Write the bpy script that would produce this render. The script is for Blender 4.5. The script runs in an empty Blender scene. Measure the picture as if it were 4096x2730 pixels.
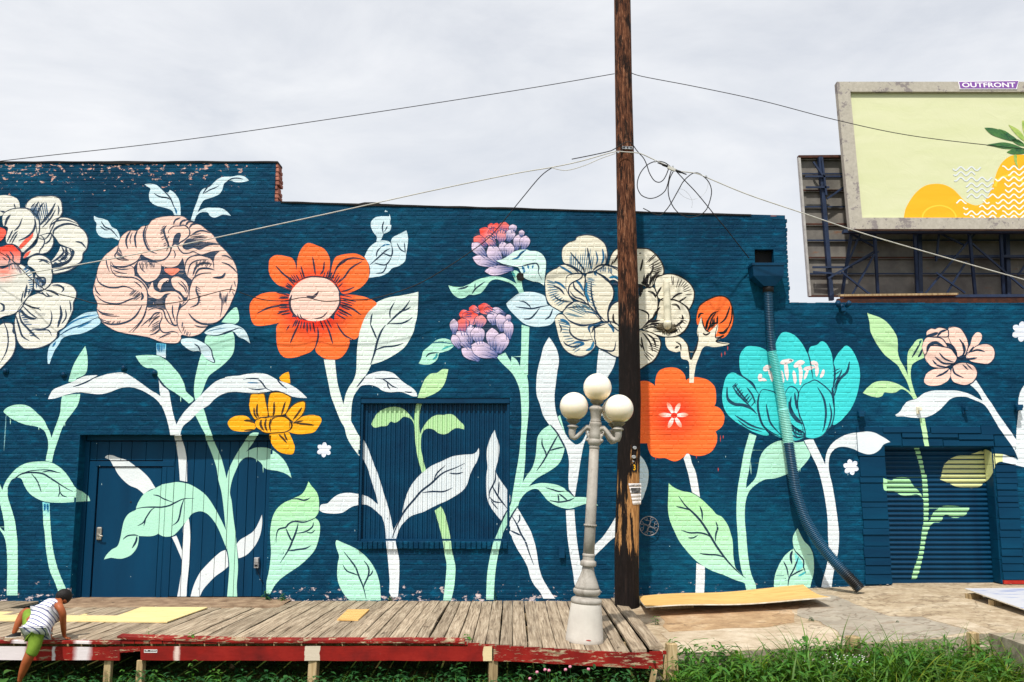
import bpy, bmesh, math, random
from math import radians, sin, cos, pi, sqrt, atan2
from mathutils import Vector, Matrix, noise

SC = bpy.context.scene
COL = SC.collection
random.seed(7)

# ------------------------------------------------------------------ camera
FPX = 3681.0; PITCH = math.atan(515/3681.0)
CAM = Vector((0.0, -14.46, 1.98))
cd = bpy.data.cameras.new("camera"); cam = bpy.data.objects.new("camera", cd); COL.objects.link(cam)
cam.location = CAM; cam.rotation_euler = (pi/2 + PITCH, 0, 0)
cd.sensor_width = 36.0; cd.lens = FPX/4096*36.0; cd.clip_end = 3000; cd.clip_start = 0.1
SC.camera = cam
# ------------------------------------------------------------------ sky and sun
SUN_EL = radians(57); SUN_AZ = radians(18)   # azimuth: swung to the left of straight behind the camera
w = bpy.data.worlds.new("World"); SC.world = w; w.use_nodes = True
nt = w.node_tree; nt.nodes.clear()
wo = nt.nodes.new("ShaderNodeOutputWorld"); bg = nt.nodes.new("ShaderNodeBackground")
sky = nt.nodes.new("ShaderNodeTexSky"); sky.sky_type = 'NISHITA'; sky.sun_disc = False
sky.sun_elevation = SUN_EL; sky.sun_rotation = pi + SUN_AZ
sky.air_density = 1.0; sky.dust_density = 2.0; sky.ozone_density = 1.2
tc = nt.nodes.new("ShaderNodeTexCoord")
mp = nt.nodes.new("ShaderNodeMapping"); mp.inputs['Scale'].default_value = (1.0, 1.0, 2.6); mp.inputs['Rotation'].default_value = (0, radians(-24), 0)
nz = nt.nodes.new("ShaderNodeTexNoise"); nz.inputs['Scale'].default_value = 3.8; nz.inputs['Detail'].default_value = 9; nz.inputs['Roughness'].default_value = 0.58; nz.inputs['Distortion'].default_value = 0.35
rp = nt.nodes.new("ShaderNodeValToRGB"); rp.color_ramp.elements[0].position = 0.33; rp.color_ramp.elements[0].color = (0.72,)*3 + (1,); rp.color_ramp.elements[1].position = 0.66; rp.color_ramp.elements[1].color = (1.0,)*3 + (1,)
mixw = nt.nodes.new("ShaderNodeMixRGB"); mixw.inputs[2].default_value = (7.95, 8.12, 8.45, 1)
L = nt.links.new
L(tc.outputs['Generated'], mp.inputs[0]); L(mp.outputs[0], nz.inputs['Vector']); L(nz.outputs[0], rp.inputs[0])
L(rp.outputs[0], mixw.inputs[0]); L(sky.outputs[0], mixw.inputs[1]); L(mixw.outputs[0], bg.inputs[0]); L(bg.outputs[0], wo.inputs[0])
bg.inputs[1].default_value = 0.115
sd = bpy.data.lights.new("sun", 'SUN'); sd.energy = 4.1; sd.angle = radians(1.6); sd.color = (1.0, 0.95, 0.87)
so = bpy.data.objects.new("sun", sd); COL.objects.link(so)
sdir = Vector((-sin(SUN_AZ)*cos(SUN_EL), -cos(SUN_AZ)*cos(SUN_EL), sin(SUN_EL)))
so.rotation_euler = sdir.to_track_quat('Z', 'Y').to_euler(); so.location = (-6, -20, 25)
SC.view_settings.view_transform = 'Standard'; SC.view_settings.look = 'None'
SC.view_settings.exposure = 0.0; SC.view_settings.gamma = 1.0

# ------------------------------------------------------------------ helpers
CT, ST = cos(PITCH), sin(PITCH)
def ray(px, py):
    a = (px - 2048)/FPX; b = -(py - 1365)/FPX
    return Vector((a, CT - b*ST, ST + b*CT))
def on_y(px, py, Y=0.0):
    "a point of the photograph carried onto the vertical plane y = Y"
    d = ray(px, py); t = (Y - CAM.y)/d.y
    return CAM + d*t
def on_x(px, py, X):
    d = ray(px, py); t = (X - CAM.x)/d.x
    return CAM + d*t
def s2l(c):
    c = c/255.0
    return c/12.92 if c <= 0.04045 else ((c + 0.055)/1.055)**2.4
def S(r, g, b): return (s2l(r), s2l(g), s2l(b))

def tag(o, label=None, cat=None, group=None, kind=None):
    if label: o["label"] = label
    if cat: o["category"] = cat
    if group: o["group"] = group
    if kind: o["kind"] = kind
    return o
def empty(name, loc=(0, 0, 0), label=None, cat=None, group=None):
    o = bpy.data.objects.new(name, None); COL.objects.link(o); o.location = loc; o.empty_display_size = 0.1
    return tag(o, label, cat, group)
class MB:
    def __init__(s): s.v = []; s.f = []; s.c = []
    def poly(s, pts, col=None):
        i = len(s.v); s.v.extend([tuple(p) for p in pts]); s.f.append(tuple(range(i, i+len(pts))))
        if col is not None: s.c.extend([col]*len(pts))
    def box(s, x0, x1, y0, y1, z0, z1, col=None):
        i = len(s.v)
        s.v += [(x0,y0,z0),(x1,y0,z0),(x1,y1,z0),(x0,y1,z0),(x0,y0,z1),(x1,y0,z1),(x1,y1,z1),(x0,y1,z1)]
        s.f += [tuple(i+k for k in q) for q in ((0,3,2,1),(4,5,6,7),(0,1,5,4),(1,2,6,5),(2,3,7,6),(3,0,4,7))]
        if col is not None: s.c.extend([col]*8)
    def bar(s, a, b, wx, wy, col=None):
        "box between two points"
        a = Vector(a); b = Vector(b); d = (b-a).normalized()
        u = d.cross(Vector((0, 1, 0))); u = u.normalized() if u.length > 1e-3 else Vector((1, 0, 0)); v = d.cross(u).normalized()
        i = len(s.v)
        for p in (a, b):
            for (p_, q_) in ((-1,-1),(1,-1),(1,1),(-1,1)): s.v.append(tuple(p + u*p_*wx/2 + v*q_*wy/2))
        s.f += [tuple(i+k for k in q) for q in ((0,1,2,3),(7,6,5,4),(0,4,5,1),(1,5,6,2),(2,6,7,3),(3,7,4,0))]
        if col is not None: s.c.extend([col]*8)
    def tube(s, pts, r, n=8, cap=True, col=None):
        pts = [Vector(p) for p in pts]; rs = r if isinstance(r, (list, tuple)) else [r]*len(pts)
        i0 = len(s.v); prev = None
        for k, p in enumerate(pts):
            d = (pts[min(k+1, len(pts)-1)] - pts[max(k-1, 0)]).normalized()
            if prev is None:
                u = d.cross(Vector((0.13, 1, 0.07))); u = u.normalized() if u.length > 1e-3 else Vector((1, 0, 0))
            else: u = (prev - d*prev.dot(d)).normalized()
            prev = u; v = d.cross(u)
            for a in range(n):
                t = 2*pi*a/n; s.v.append(tuple(p + (u*cos(t) + v*sin(t))*rs[k]))
        for k in range(len(pts)-1):
            for a in range(n):
                b = (a+1) % n; s.f.append((i0+k*n+a, i0+k*n+b, i0+(k+1)*n+b, i0+(k+1)*n+a))
        if cap:
            s.f.append(tuple(i0+a for a in reversed(range(n)))); s.f.append(tuple(i0+(len(pts)-1)*n+a for a in range(n)))
        if col is not None: s.c.extend([col]*(len(s.v)-i0))
    def lathe(s, prof, n=24, c=(0, 0, 0), flute=None, col=None):
        "profile of (radius, z) turned round the z axis; flute(z) gives rib depth"
        i0 = len(s.v)
        for r, z in prof:
            for a in range(n):
                t = 2*pi*a/n; rr = r
                if flute: rr -= flute(z)*(a % 2)
                s.v.append((c[0]+rr*cos(t), c[1]+rr*sin(t), c[2]+z))
        for k in range(len(prof)-1):
            for a in range(n):
                b = (a+1) % n; s.f.append((i0+k*n+a, i0+k*n+b, i0+(k+1)*n+b, i0+(k+1)*n+a))
        s.f.append(tuple(i0+a for a in reversed(range(n)))); s.f.append(tuple(i0+(len(prof)-1)*n+a for a in range(n)))
        if col is not None: s.c.extend([col]*(len(s.v)-i0))
    def mesh(s, name, mat=None, smooth=False):
        me = bpy.data.meshes.new(name); me.from_pydata(s.v, [], s.f)
        if s.c and len(s.c) == len(s.v):
            at = me.color_attributes.new("Col", 'FLOAT_COLOR', 'POINT')
            flat = []
            for c in s.c: flat += [c[0], c[1], c[2], 1.0]
            at.data.foreach_set("color", flat)
        if mat: me.materials.append(mat)
        if smooth: me.polygons.foreach_set("use_smooth", [True]*len(me.polygons))
        me.update(); return me
    def build(s, name, mat=None, parent=None, smooth=False, kind=None):
        o = bpy.data.objects.new(name, s.mesh(name, mat, smooth)); COL.objects.link(o)
        if parent: o.parent = parent
        if kind: o["kind"] = kind
        return o
def bevel(o, wd=0.004, seg=1):
    m = o.modifiers.new("bevel", 'BEVEL'); m.width = wd; m.segments = seg; m.limit_method = 'ANGLE'; m.angle_limit = radians(40)
    return o

# ------------------------------------------------------------------ materials
def mat(name, col=(0.5, 0.5, 0.5), rough=0.6, spec=0.4, metal=0.0):
    m = bpy.data.materials.new(name); m.use_nodes = True
    b = m.node_tree.nodes["Principled BSDF"]
    b.inputs['Base Color'].default_value = (*col, 1); b.inputs['Roughness'].default_value = rough
    b.inputs['Specular IOR Level'].default_value = spec; b.inputs['Metallic'].default_value = metal
    return m
class NT:
    def __init__(s, m): s.m = m; s.t = m.node_tree; s.b = s.t.nodes["Principled BSDF"]
    def n(s, kind, **kw):
        x = s.t.nodes.new("ShaderNode"+kind)
        for k, v in kw.items():
            if k in x.inputs: x.inputs[k].default_value = v
            else: setattr(x, k, v)
        return x
    def l(s, a, b): s.t.links.new(a, b)
    def coord(s, which='Object', scale=(1, 1, 1), rot=(0, 0, 0)):
        t = s.n("TexCoord"); m = s.n("Mapping"); m.inputs['Scale'].default_value = scale; m.inputs['Rotation'].default_value = rot
        s.l(t.outputs[which], m.inputs[0]); return m.outputs[0]
    def world(s, scale=(1, 1, 1)):
        t = s.n("NewGeometry"); m = s.n("Mapping"); m.inputs['Scale'].default_value = scale
        s.l(t.outputs['Position'], m.inputs[0]); return m.outputs[0]
    def noise(s, vec, scale, detail=4, rough=0.55, dist=0.0):
        x = s.n("TexNoise"); x.inputs['Scale'].default_value = scale; x.inputs['Detail'].default_value = detail
        x.inputs['Roughness'].default_value = rough; x.inputs['Distortion'].default_value = dist
        s.l(vec, x.inputs['Vector']); return x.outputs[0]
    def ramp(s, fac, stops):
        x = s.n("ValToRGB"); e = x.color_ramp.elements
        while len(e) < len(stops): e.new(0.5)
        for k, (p, c) in enumerate(stops):
            e[k].position = p; e[k].color = (*c, 1) if len(c) == 3 else c
        s.l(fac, x.inputs[0]); return x.outputs[0]
    def mix(s, fac, a, b, mode='MIX'):
        x = s.n("MixRGB"); x.blend_type = mode
        for v, i in ((fac, 0), (a, 1), (b, 2)):
            if isinstance(v, (int, float)): x.inputs[i].default_value = v if i == 0 else (v, v, v, 1)
            elif isinstance(v, tuple): x.inputs[i].default_value = (*v, 1)
            else: s.l(v, x.inputs[i])
        return x.outputs[0]
    def math(s, op, a, b=0.0):
        x = s.n("Math"); x.operation = op
        for v, i in ((a, 0), (b, 1)):
            if isinstance(v, (int, float)): x.inputs[i].default_value = v
            else: s.l(v, x.inputs[i])
        return x.outputs[0]
    def bump(s, h, strength=0.3, dist=0.01):
        x = s.n("Bump"); x.inputs['Strength'].default_value = strength; x.inputs['Distance'].default_value = dist
        s.l(h, x.inputs['Height']); s.l(x.outputs[0], s.b.inputs['Normal'])
    def col(s, c): s.l(c, s.b.inputs['Base Color'])
    def rough(s, c): s.l(c, s.b.inputs['Roughness'])
W1 = (1, 1, 1); K0 = (0, 0, 0)

def m_noise(name, c0, c1, scale=3.0, rough=0.7, bumps=0.2, bscale=40, spec=0.3, stretch=(1, 1, 1), which='Object', metal=0.0):
    m = mat(name, c0, rough, spec, metal); t = NT(m); v = t.coord(which, stretch)
    f = t.noise(v, scale, 6, 0.6); t.col(t.ramp(f, [(0.32, c0), (0.68, c1)]))
    if bumps: t.bump(t.noise(v, bscale, 4, 0.6), bumps, 0.01)
    return m
MAT = {}
# painted brick: deep blue emulsion, patchy, with flakes off near the parapet and along the foot
def m_wall():
    m = mat("navy_masonry_paint", (0.004, 0.05, 0.1), 0.6, 0.10); t = NT(m); v = t.world()
    a = t.noise(v, 0.55, 4, 0.55); b = t.noise(v, 7.0, 5, 0.65); c = t.noise(v, 26, 3, 0.6)
    base = t.ramp(a, [(0.36, S(2, 52, 78)), (0.5, S(4, 63, 92)), (0.66, S(6, 82, 111))])
    base = t.mix(t.ramp(b, [(0.35, (0.25,)*3), (0.7, K0)]), base, S(2, 36, 62))
    pb = t.noise(t.world((1, 1, 3.0)), 4.6, 3, .5); base = t.mix(t.ramp(pb, [(.34, (.55,)*3), (.5, K0)]), base, S(0, 44, 74)); base = t.mix(t.ramp(pb, [(.55, K0), (.72, (.45,)*3)]), base, S(0, 104, 142))
    dr = t.noise(t.world((9, 1, .5)), 1.6, 5, .65); base = t.mix(t.ramp(dr, [(.62, K0), (.74, (.35,)*3)]), base, S(16, 86, 118)); base = t.mix(t.ramp(dr, [(.26, (.4,)*3), (.36, K0)]), base, S(0, 34, 56))
    base = t.mix(t.ramp(c, [(0.60, K0), (0.80, (0.40,)*3)]), base, S(24, 104, 138))
    sep = t.n("SeparateXYZ"); t.l(v, sep.inputs[0])
    zt = t.n("MapRange"); zt.inputs[1].default_value = 4.9; zt.inputs[2].default_value = 6.75; t.l(sep.outputs[2], zt.inputs[0])
    xl = t.n("MapRange"); xl.inputs[1].default_value = -3.2; xl.inputs[2].default_value = -4.4; t.l(sep.outputs[0], xl.inputs[0])
    fm = t.math('MULTIPLY', zt.outputs[0], xl.outputs[0])
    v2 = t.world((1, 1, 1.7)); fl = t.noise(v2, 8.5, 6, 0.68, 0.3); fl2 = t.noise(v2, 1.4, 3, 0.5)
    thr = t.math('ADD', fl, t.math('ADD', t.math('MULTIPLY', t.math('POWER', fm, 3.5), 0.165), t.math('MULTIPLY', t.math('SUBTRACT', fl2, 0.5), 0.16)))
    fk = t.ramp(t.math('MULTIPLY', thr, t.math('GREATER_THAN', fm, 0.01)), [(0.735, K0), (0.76, W1)])
    pk = t.ramp(t.noise(v, 22, 3), [(0.4, S(225, 160, 140)), (0.55, S(215, 190, 180)), (0.68, S(120, 60, 50))])
    base = t.mix(fk, base, pk)
    zb = t.n("MapRange"); zb.inputs[1].default_value = 0.55; zb.inputs[2].default_value = 0.0; t.l(sep.outputs[2], zb.inputs[0])
    fb = t.ramp(t.math('MULTIPLY', t.math('ADD', t.noise(v2, 5.2, 6, 0.7), t.math('MULTIPLY', zb.outputs[0], 0.19)), t.math('GREATER_THAN', zb.outputs[0], 0.01)), [(0.735, K0), (0.77, W1)])
    base = t.mix(fb, base, S(205, 190, 190))
    t.col(base); t.rough(t.ramp(b, [(0.3, (0.72,)*3), (0.7, (0.62,)*3)]))
    t.bump(t.math('ADD', t.noise(v, 38, 4, 0.6), t.math('MULTIPLY', c, 1.2)), 0.5, 0.012)
    return m
MAT['wall'] = m_wall()
def m_mural():
    m = mat("mural_paint", (0.8, 0.8, 0.8), 0.55, 0.3); t = NT(m); v = t.world()
    at = t.n("VertexColor"); at.layer_name = "Col"
    a = t.noise(v, 3.2, 4, 0.6); c = t.noise(t.world((1, 1, 2.2)), 17, 5, 0.65)
    k = t.mix(1.0, at.outputs[0], t.ramp(a, [(0.3, (0.94, 0.96, 0.98)), (0.7, (1.06, 1.05, 1.04))]), 'MULTIPLY')
    pit = t.ramp(c, [(0.285, W1), (0.31, K0)])
    k = t.mix(pit, k, S(8, 40, 62))
    t.col(k); t.bump(t.math('ADD', t.noise(v, 38, 4, 0.6), c), 0.35, 0.01)
    return m
MAT['mural'] = m_mural()
# ------------------------------------------------------------------ the painted building: its wall of bricks
building = empty("painted_brick_building", (0, 0, 0), "long navy brick building painted all over with giant flowers", "building")
XL, XR = -12.5, 12.5
ZBOT = -0.35
zA = on_y(550, 648).z; xA = on_y(1102, 700).x
p0 = on_y(1110, 806); p1 = on_y(3130, 862); xB = on_y(3150, 1100).x; zC = on_y(3600, 1216).z
def top_z(x):
    if x < xA: return zA
    if x < xB: return p0.z + (p1.z-p0.z)*(x-p0.x)/(p1.x-p0.x)
    return zC
def rect_of(x0, y0, x1, y1):
    a = on_y(x0, y0); b = on_y(x1, y1); return (a.x, b.x, b.z, a.z)
DOOR = (on_y(300, 2050).x, on_y(1074, 2050).x, -0.1, on_y(700, 1740).z)
PANEL = (on_y(1436, 1890).x, on_y(2039, 1890).x, on_y(1740, 2166).z, on_y(1740, 1592).z)
GAR = (on_y(3550, 2050).x, on_y(3990, 2050).x, -0.1, on_y(3750, 1790).z)
SCUP = (on_y(3020, 1050).x, on_y(3096, 1050).x, on_y(3060, 1060).z, on_y(3060, 998).z)
OPEN = [DOOR, PANEL, GAR, SCUP]
# missing bricks near the parapet
for (px, py, wd) in ((1078, 872, .12), (1369, 881, .19), (1502, 858, .20), (1580, 892, .08), (1663, 889, .1), (1455, 815, .1)):
    q = on_y(px, py); OPEN.append((q.x-wd, q.x+wd, q.z-.034, q.z+.034))
CH, JT, YM, CHF = 0.0735, 0.010, 0.0016, 0.011
random.seed(11)
bricks = []          # (u0,u1,v0,v1,a,b,c)
row = 0; v = ZBOT
while v < zA:
    v0, v1 = v + JT/2, v + CH - JT/2
    head = (row % 7 == 3)
    pitch = 0.112 if head else 0.222
    u = XL - (0.11 if row % 2 else 0) + random.uniform(-.02, .02)
    while u < XR:
        wdt = pitch*random.uniform(0.93, 1.06)
        segs = [(u + JT/2, u + wdt - JT/2)]
        for (a, b, c, d) in OPEN:
            if v1 > c + .01 and v0 < d - .01:
                ns = []
                for (s0, s1) in segs:
                    if s1 <= a or s0 >= b: ns.append((s0, s1))
                    else:
                        if s0 < a - .03: ns.append((s0, a))
                        if s1 > b + .03: ns.append((b, s1))
                segs = ns
        for (s0, s1) in segs:
            if s0 < xA < s1: s1 = xA if v1 > top_z(xA+.05) else s1
            if s0 < xB < s1: s1 = xB if v1 > zC else s1
            if v1 <= top_z((s0+s1)/2) - 0.015 and s1 - s0 > .03:
                bricks.append((s0, s1, v0, v1, random.gauss(0, .0010), random.gauss(0, .010), random.gauss(0, .03)))
        u += wdt
    v += CH; row += 1
def brick_y(B, u, v):
    u0, u1, v0, v1, a, b, c = B
    f = -(.0025) + a + b*(u-(u0+u1)/2) + c*(v-(v0+v1)/2)
    s = min(u-u0, u1-u, v-v0, v1-v)/CHF
    s = 0 if s < 0 else (1 if s > 1 else s)
    return YM + (f - YM)*s
def brick_polys(B):
    u0, u1, v0, v1 = B[:4]; c = CHF
    A = [(u0, v0), (u1, v0), (u1, v1), (u0, v1)]; I = [(u0+c, v0+c), (u1-c, v0+c), (u1-c, v1-c), (u0+c, v1-c)]
    return [I] + [[A[k], A[(k+1) % 4], I[(k+1) % 4], I[k]] for k in range(4)]
# the 300 bricks that show largest: low on the wall and near the middle of the picture
def in_pic(B):
    x = (B[0]+B[1])/2; z = (B[2]+B[3])/2
    return (CAM - Vector((x, 0, z))).length - (0.6 if B[1]-B[0] > .18 else 0)
cand = sorted([k for k, B in enumerate(bricks) if B[1]-B[0] > .15 and .1 < B[2] and abs(B[0]) < 7.5], key=lambda k: in_pic(bricks[k]))
big = set(cand[:300])
def brick_faces(mb, B):
    I, *sl = brick_polys(B)
    mb.poly([(u, brick_y(B, u, v), v) for u, v in I])
    for q in sl: mb.poly([(u, brick_y(B, u, v), v) for u, v in q])
rest = MB()
for k, B in enumerate(bricks):
    if k in big:
        mb = MB(); brick_faces(mb, B); mb.build("brick", MAT['wall'], building)
    else: brick_faces(rest, B)
rest.build("brickwork", MAT['wall'], building, kind="stuff")
# mortar bed and wall body
core = MB()
us = sorted({XL, XR, xA, xB} | {o[k] for o in OPEN[:4] for k in (0, 1)}); vs = sorted({ZBOT, zA, zC} | {o[k] for o in OPEN[:4] for k in (2, 3)})
def hole(u, v): return any(o[0] < u < o[1] and o[2] < v < o[3] for o in OPEN[:4])
for i in range(len(us)-1):
    for j in range(len(vs)-1):
        um, vm = (us[i]+us[i+1])/2, (vs[j]+vs[j+1])/2
        if hole(um, vm): continue
        t0, t1 = top_z(us[i]+1e-4), top_z(us[i+1]-1e-4)
        lo = vs[j]
        if lo >= max(t0, t1): continue
        core.poly([(us[i], YM, lo), (us[i+1], YM, lo), (us[i+1], YM, min(vs[j+1], t1)), (us[i], YM, min(vs[j+1], t0))])
# the remaining strip between zC and the sloping top of the middle bay
core.build("mortar_bed", MAT['wall'], building)
back = MB()
for (x0, x1) in ((XL, xA), (xA, xB), (xB, XR)):
    zt = top_z(x0+.01) if x0 != xA else p1.z - .08
    back.box(x0 + .001, x1 - .001, .42, 9.0, ZBOT, min(zt - .06, p1.z - .3))
back.box(XL, xA - .03, .20, .265, p1.z - .4, zA - .03); back.box(xA - .02, xB - .03, .22, .40, zC, p1.z - .1)
back.build("building_body", m_noise("old_brick", S(120, 70, 60), S(90, 52, 48), 4), building)
# reveals of the openings, parapet returns and tops
def reveal(o, dep, bottom=True):
    rev = MB()
    a, b, c, d = o
    rev.poly([(a, YM, c), (a, YM, d), (a, dep, d), (a, dep, c)]); rev.poly([(b, YM, c), (b, dep, c), (b, dep, d), (b, YM, d)])
    rev.poly([(a, YM, d), (b, YM, d), (b, dep, d), (a, dep, d)])
    if bottom: rev.poly([(a, YM, c), (a, dep, c), (b, dep, c), (b, YM, c)])
    rev.build("reveal", MAT['wall'], building)
reveal(DOOR, .42); reveal(PANEL, .3); reveal(GAR, .42); reveal(SCUP, .42)
MAT['tar'] = m_noise("roofing_tar", (0.006, 0.006, 0.008), (0.02, 0.018, 0.018), 6, 0.75, 0.6, 20)
MAT['oldbrick'] = m_noise("bare_pink_brick", S(205, 135, 115), S(96, 50, 44), 9, 0.85, 0.5, 30)
def coping(x0, x1, zf, name="coping", bk_=.47):
    mb = MB(); n = max(2, int((x1-x0)/.09)); prev = None
    for k in range(n+1):
        x = x0 + (x1-x0)*k/n; z = zf(x)
        h = .014 + .016*noise.noise((x*2.3, 1.7, 0)) + (.03 if noise.noise((x*1.1, 9, 3)) > .33 else 0)
        lo = z - .016 - .018*max(0, noise.noise((x*1.9, 4.2, 0))) - (.05*max(0, noise.noise((x*.7, 2.2, 8))-.25))
        yf = -.018 - .01*noise.noise((x*3, 0, 5))
        sec = [(x, yf, lo), (x, yf-.004, z+h*.6), (x, yf+.03, z+h), (x, bk_, z+h), (x, bk_, lo)]
        if prev:
            for a in range(5):
                b = (a+1) % 5; mb.poly([prev[a], sec[a], sec[b], prev[b]])
        else: mb.poly(sec)
        prev = sec
    mb.poly(prev[::-1]); return mb.build(name, MAT['tar'], building)
coping(XL, xA + .03, lambda x: zA - .005, bk_=.30)
coping(xA + .10, xB - .55, lambda x: top_z(x) - .012)
# brick return of the tall bay: each course end is one block
random.seed(5); z = p0.z - .02; k = 0
while z < zA - .03:
    mb = MB(); j = random.uniform(-.012, .02)
    mb.box(xA - .015, xA + .045 + j, .006 + .004*random.random(), .27, z + .005, z + CH - .006)
    bevel(mb.build("end_brick", MAT['oldbrick'], building), .008)
    z += CH; k += 1
# pieces of the corner bay by the scupper step down in two courses
for (xa, xb, za, zb) in ((xB-.55, xB-.02, top_z(xB-.3)-.10, top_z(xB-.3)-.035), (xB-.24, xB-.13, top_z(xB-.3)-.033, top_z(xB-.3)-.005)):
    mb = MB(); mb.box(xa, xb, .0, .40, za, zb); bevel(mb.build("parapet_block", MAT['wall'] if xb-xa > .2 else MAT['oldbrick'], building), .01)
# rough ends of the corner pier, course by course
random.seed(8); z = zC
while z < top_z(xB - .01) - CH:
    mb = MB(); mb.box(xB - .01, xB + .012 + random.uniform(0, .02), -.004 - random.random()*.004, .42, z + .004, z + CH - .006)
    bevel(mb.build("corner_brick", MAT['wall'], building), .007); z += CH
mb = MB(); n = 60
for k in range(n):
    x0 = xB + .03 + (XR-xB-.03)*k/n; x1 = xB + .03 + (XR-xB-.03)*(k+1)/n - .004
    mb.box(x0, x1, -.006 + .008*random.random(), .44, zC - .012, zC + .012 + .010*random.random())
mb.build("parapet_cap", MAT['wall'], building)

# ---- soldier-course sill under the corrugated panel
random.seed(3)
sx0, sx1 = on_y(1432, 2185).x, on_y(2042, 2185).x; sz0, sz1 = on_y(1740, 2196).z, PANEL[2] - .003
SILL_Y = -.055; sills = []
x = sx0
while x < sx1 - .05:
    wd = .079*random.uniform(.95, 1.05); yy = SILL_Y + random.uniform(-.004, .004)
    mb = MB(); mb.box(x + .004, min(x + wd - .004, sx1), yy, .30, sz0 + random.uniform(-.004, .004), sz1)
    bevel(mb.build("sill_brick", MAT['wall'], building), .008); sills.append((x + .004, min(x+wd-.004, sx1), sz0, sz1, yy)); x += wd

# ---- corrugated panel
corr = empty("corrugated_panel", (0, 0, 0)); corr.parent = building; corr["label"] = "corrugated metal sheet filling the old window opening"
MAT['navy_metal'] = m_noise("navy_gloss_metal", S(0, 46, 76), S(0, 62, 94), 2.5, 0.45, 0.1, 60, 0.2)
CY, CDEP, CP = .10, .022, .0735
cells_corr = []
def corr_y(x):
    t = ((x - PANEL[0])/CP) % 1.0
    if t < .36: return CY - CDEP/2
    if t < .5: return CY - CDEP/2 + CDEP*(t-.36)/.14
    if t < .86: return CY + CDEP/2
    return CY + CDEP/2 - CDEP*(t-.86)/.14
fz0, fz1 = PANEL[2], PANEL[3] - .085
mb = MB(); x = PANEL[0] + .03; k = 0
xs = []
i = 0
while PANEL[0] + i*CP < PANEL[1]:
    for t in (0, .36, .5, .86): xs.append(PANEL[0] + (i+t)*CP)
    i += 1
xs = [q for q in xs if PANEL[0] + .035 < q < PANEL[1] - .035]
for a, b in zip(xs[:-1], xs[1:]):
    mb.poly([(a, corr_y(a+1e-6), fz0), (b, corr_y(b-1e-6), fz0), (b, corr_y(b-1e-6), fz1), (a, corr_y(a+1e-6), fz1)])
    cells_corr.append((a, b, fz0 + .03, fz1))
mb.build("corrugated_sheet", MAT['navy_metal'], corr)
fr = MB(); fr.box(PANEL[0], PANEL[1], .015, .12, fz1 - .002, PANEL[3]); bevel(fr.build("head_channel", MAT['navy_metal'], corr), .006)
for (a, b) in ((PANEL[0] + .001, PANEL[0]+.04), (PANEL[1]-.04, PANEL[1] - .001)):
    fr = MB(); fr.box(a, b, .03, .13, PANEL[2] + .001, fz1 - .004); bevel(fr.build("side_channel", MAT['navy_metal'], corr), .005)
fr = MB(); fr.box(PANEL[0]+.042, PANEL[1]-.042, .045, .1, PANEL[2] + .002, PANEL[2] + .03); fr.build("bottom_channel", MAT['navy_metal'], corr)
for k in range(14):
    xx = PANEL[0] + .12 + k*.163; zz = PANEL[2] + (1.1 if k % 2 else .35) + .02*sin(k*5)
    fr = MB(); fr.lathe([(.007, 0), (.006, .006), (.002, .008)], 8); o = fr.build("screw", MAT['navy_metal'], corr); o.rotation_euler = (pi/2, 0, 0); o.location = (xx, corr_y(xx) - .001, zz)

# ---- boarded doorway with a flush door
doorw = empty("boarded_doorway", (0, 0, 0)); doorw.parent = building; doorw["label"] = "wide doorway boarded in with navy planks round a flush door"
MAT['navy_wood'] = m_noise("navy_painted_wood", S(0, 48, 78), S(0, 62, 96), 1.6, 0.5, 0.16, 30, 0.15, (1, 1, .15))
DY = .235
def dx(px, py=2050): return on_y(px, py, DY).x
def dz(py, px=700): return on_y(px, py, DY).z
cells_door = []
def dboard(px0, px1, py0, py1, y=DY, name="board", parent=doorw, gap=.0035):
    x0, x1 = dx(px0) + gap, dx(px1) - gap; z1, z0 = dz(py0) - gap, dz(py1) + gap
    mb = MB(); mb.box(x0, x1, y, y + .05, z0, z1); o = bevel(mb.build(name, MAT['navy_wood'], parent), .0025)
    cells_door.append((x0, x1, z0, z1, y)); return o
zl = 2408
jl = [(300, 330), (330, 352)]
dboard(326, 346, 1766, zl, DY - .03, "frame_post"); dboard(330, 1090, 1742, 1764, DY - .025, "lintel_board")
seams = [346, 374, 421, 471, 513, 571, 640, 691, 737, 768, 813, 866, 910, 946, 985, 1020, 1060, 1090]
for a, b in zip(seams[:-1], seams[1:]):
    if b <= 645: dboard(a, b, 1766, 1843)
    else: dboard(a, b, 1766, 2388, DY + random.uniform(-.002, .003))
dboard(374, 688, 1845, 1867, DY - .012, "door_head"); dboard(640, 660, 1869, zl, DY - .012, "door_jamb"); dboard(662, 690, 1869, zl, DY - .004, "door_jamb")
dboard(346, 380, 1845, zl, DY - .002); dboard(690, 1090, 2390, zl, DY - .022, "kick_board"); 
dleaf = dboard(384, 638, 1870, 2403, DY + .012, "door")
q = on_y(397, 2135, DY); hm = m_noise("brushed_nickel", S(170, 165, 155), S(205, 200, 190), 30, .35, 0, 1, .5, metal=.8)
mb = MB(); mb.box(q.x-.04, q.x+.042, -.035, 0, -.10, .10); lk = bevel(mb.build("lock_plate", hm, dleaf), .02, 3); lk.location = (0, 0, 0)
lk.location = (0, DY + .011, q.z); 
for k in range(5): mb = MB(); mb.box(q.x-.022, q.x+.022, -.04, -.036, .07-k*.014, .078-k*.014); b_ = mb.build("lock_key", mat("key_grey%d" % k, S(120, 116, 108), .5), dleaf); b_.location = (0, DY+.011, q.z)
mb = MB(); mb.tube([(q.x, -.03, -.03), (q.x, -.07, -.03), (q.x+.06, -.075, -.032), (q.x+.085, -.07, -.034)], .011, 8); h_ = mb.build("lever_handle", hm, dleaf, True); h_.location = (0, DY+.011, q.z)
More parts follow.
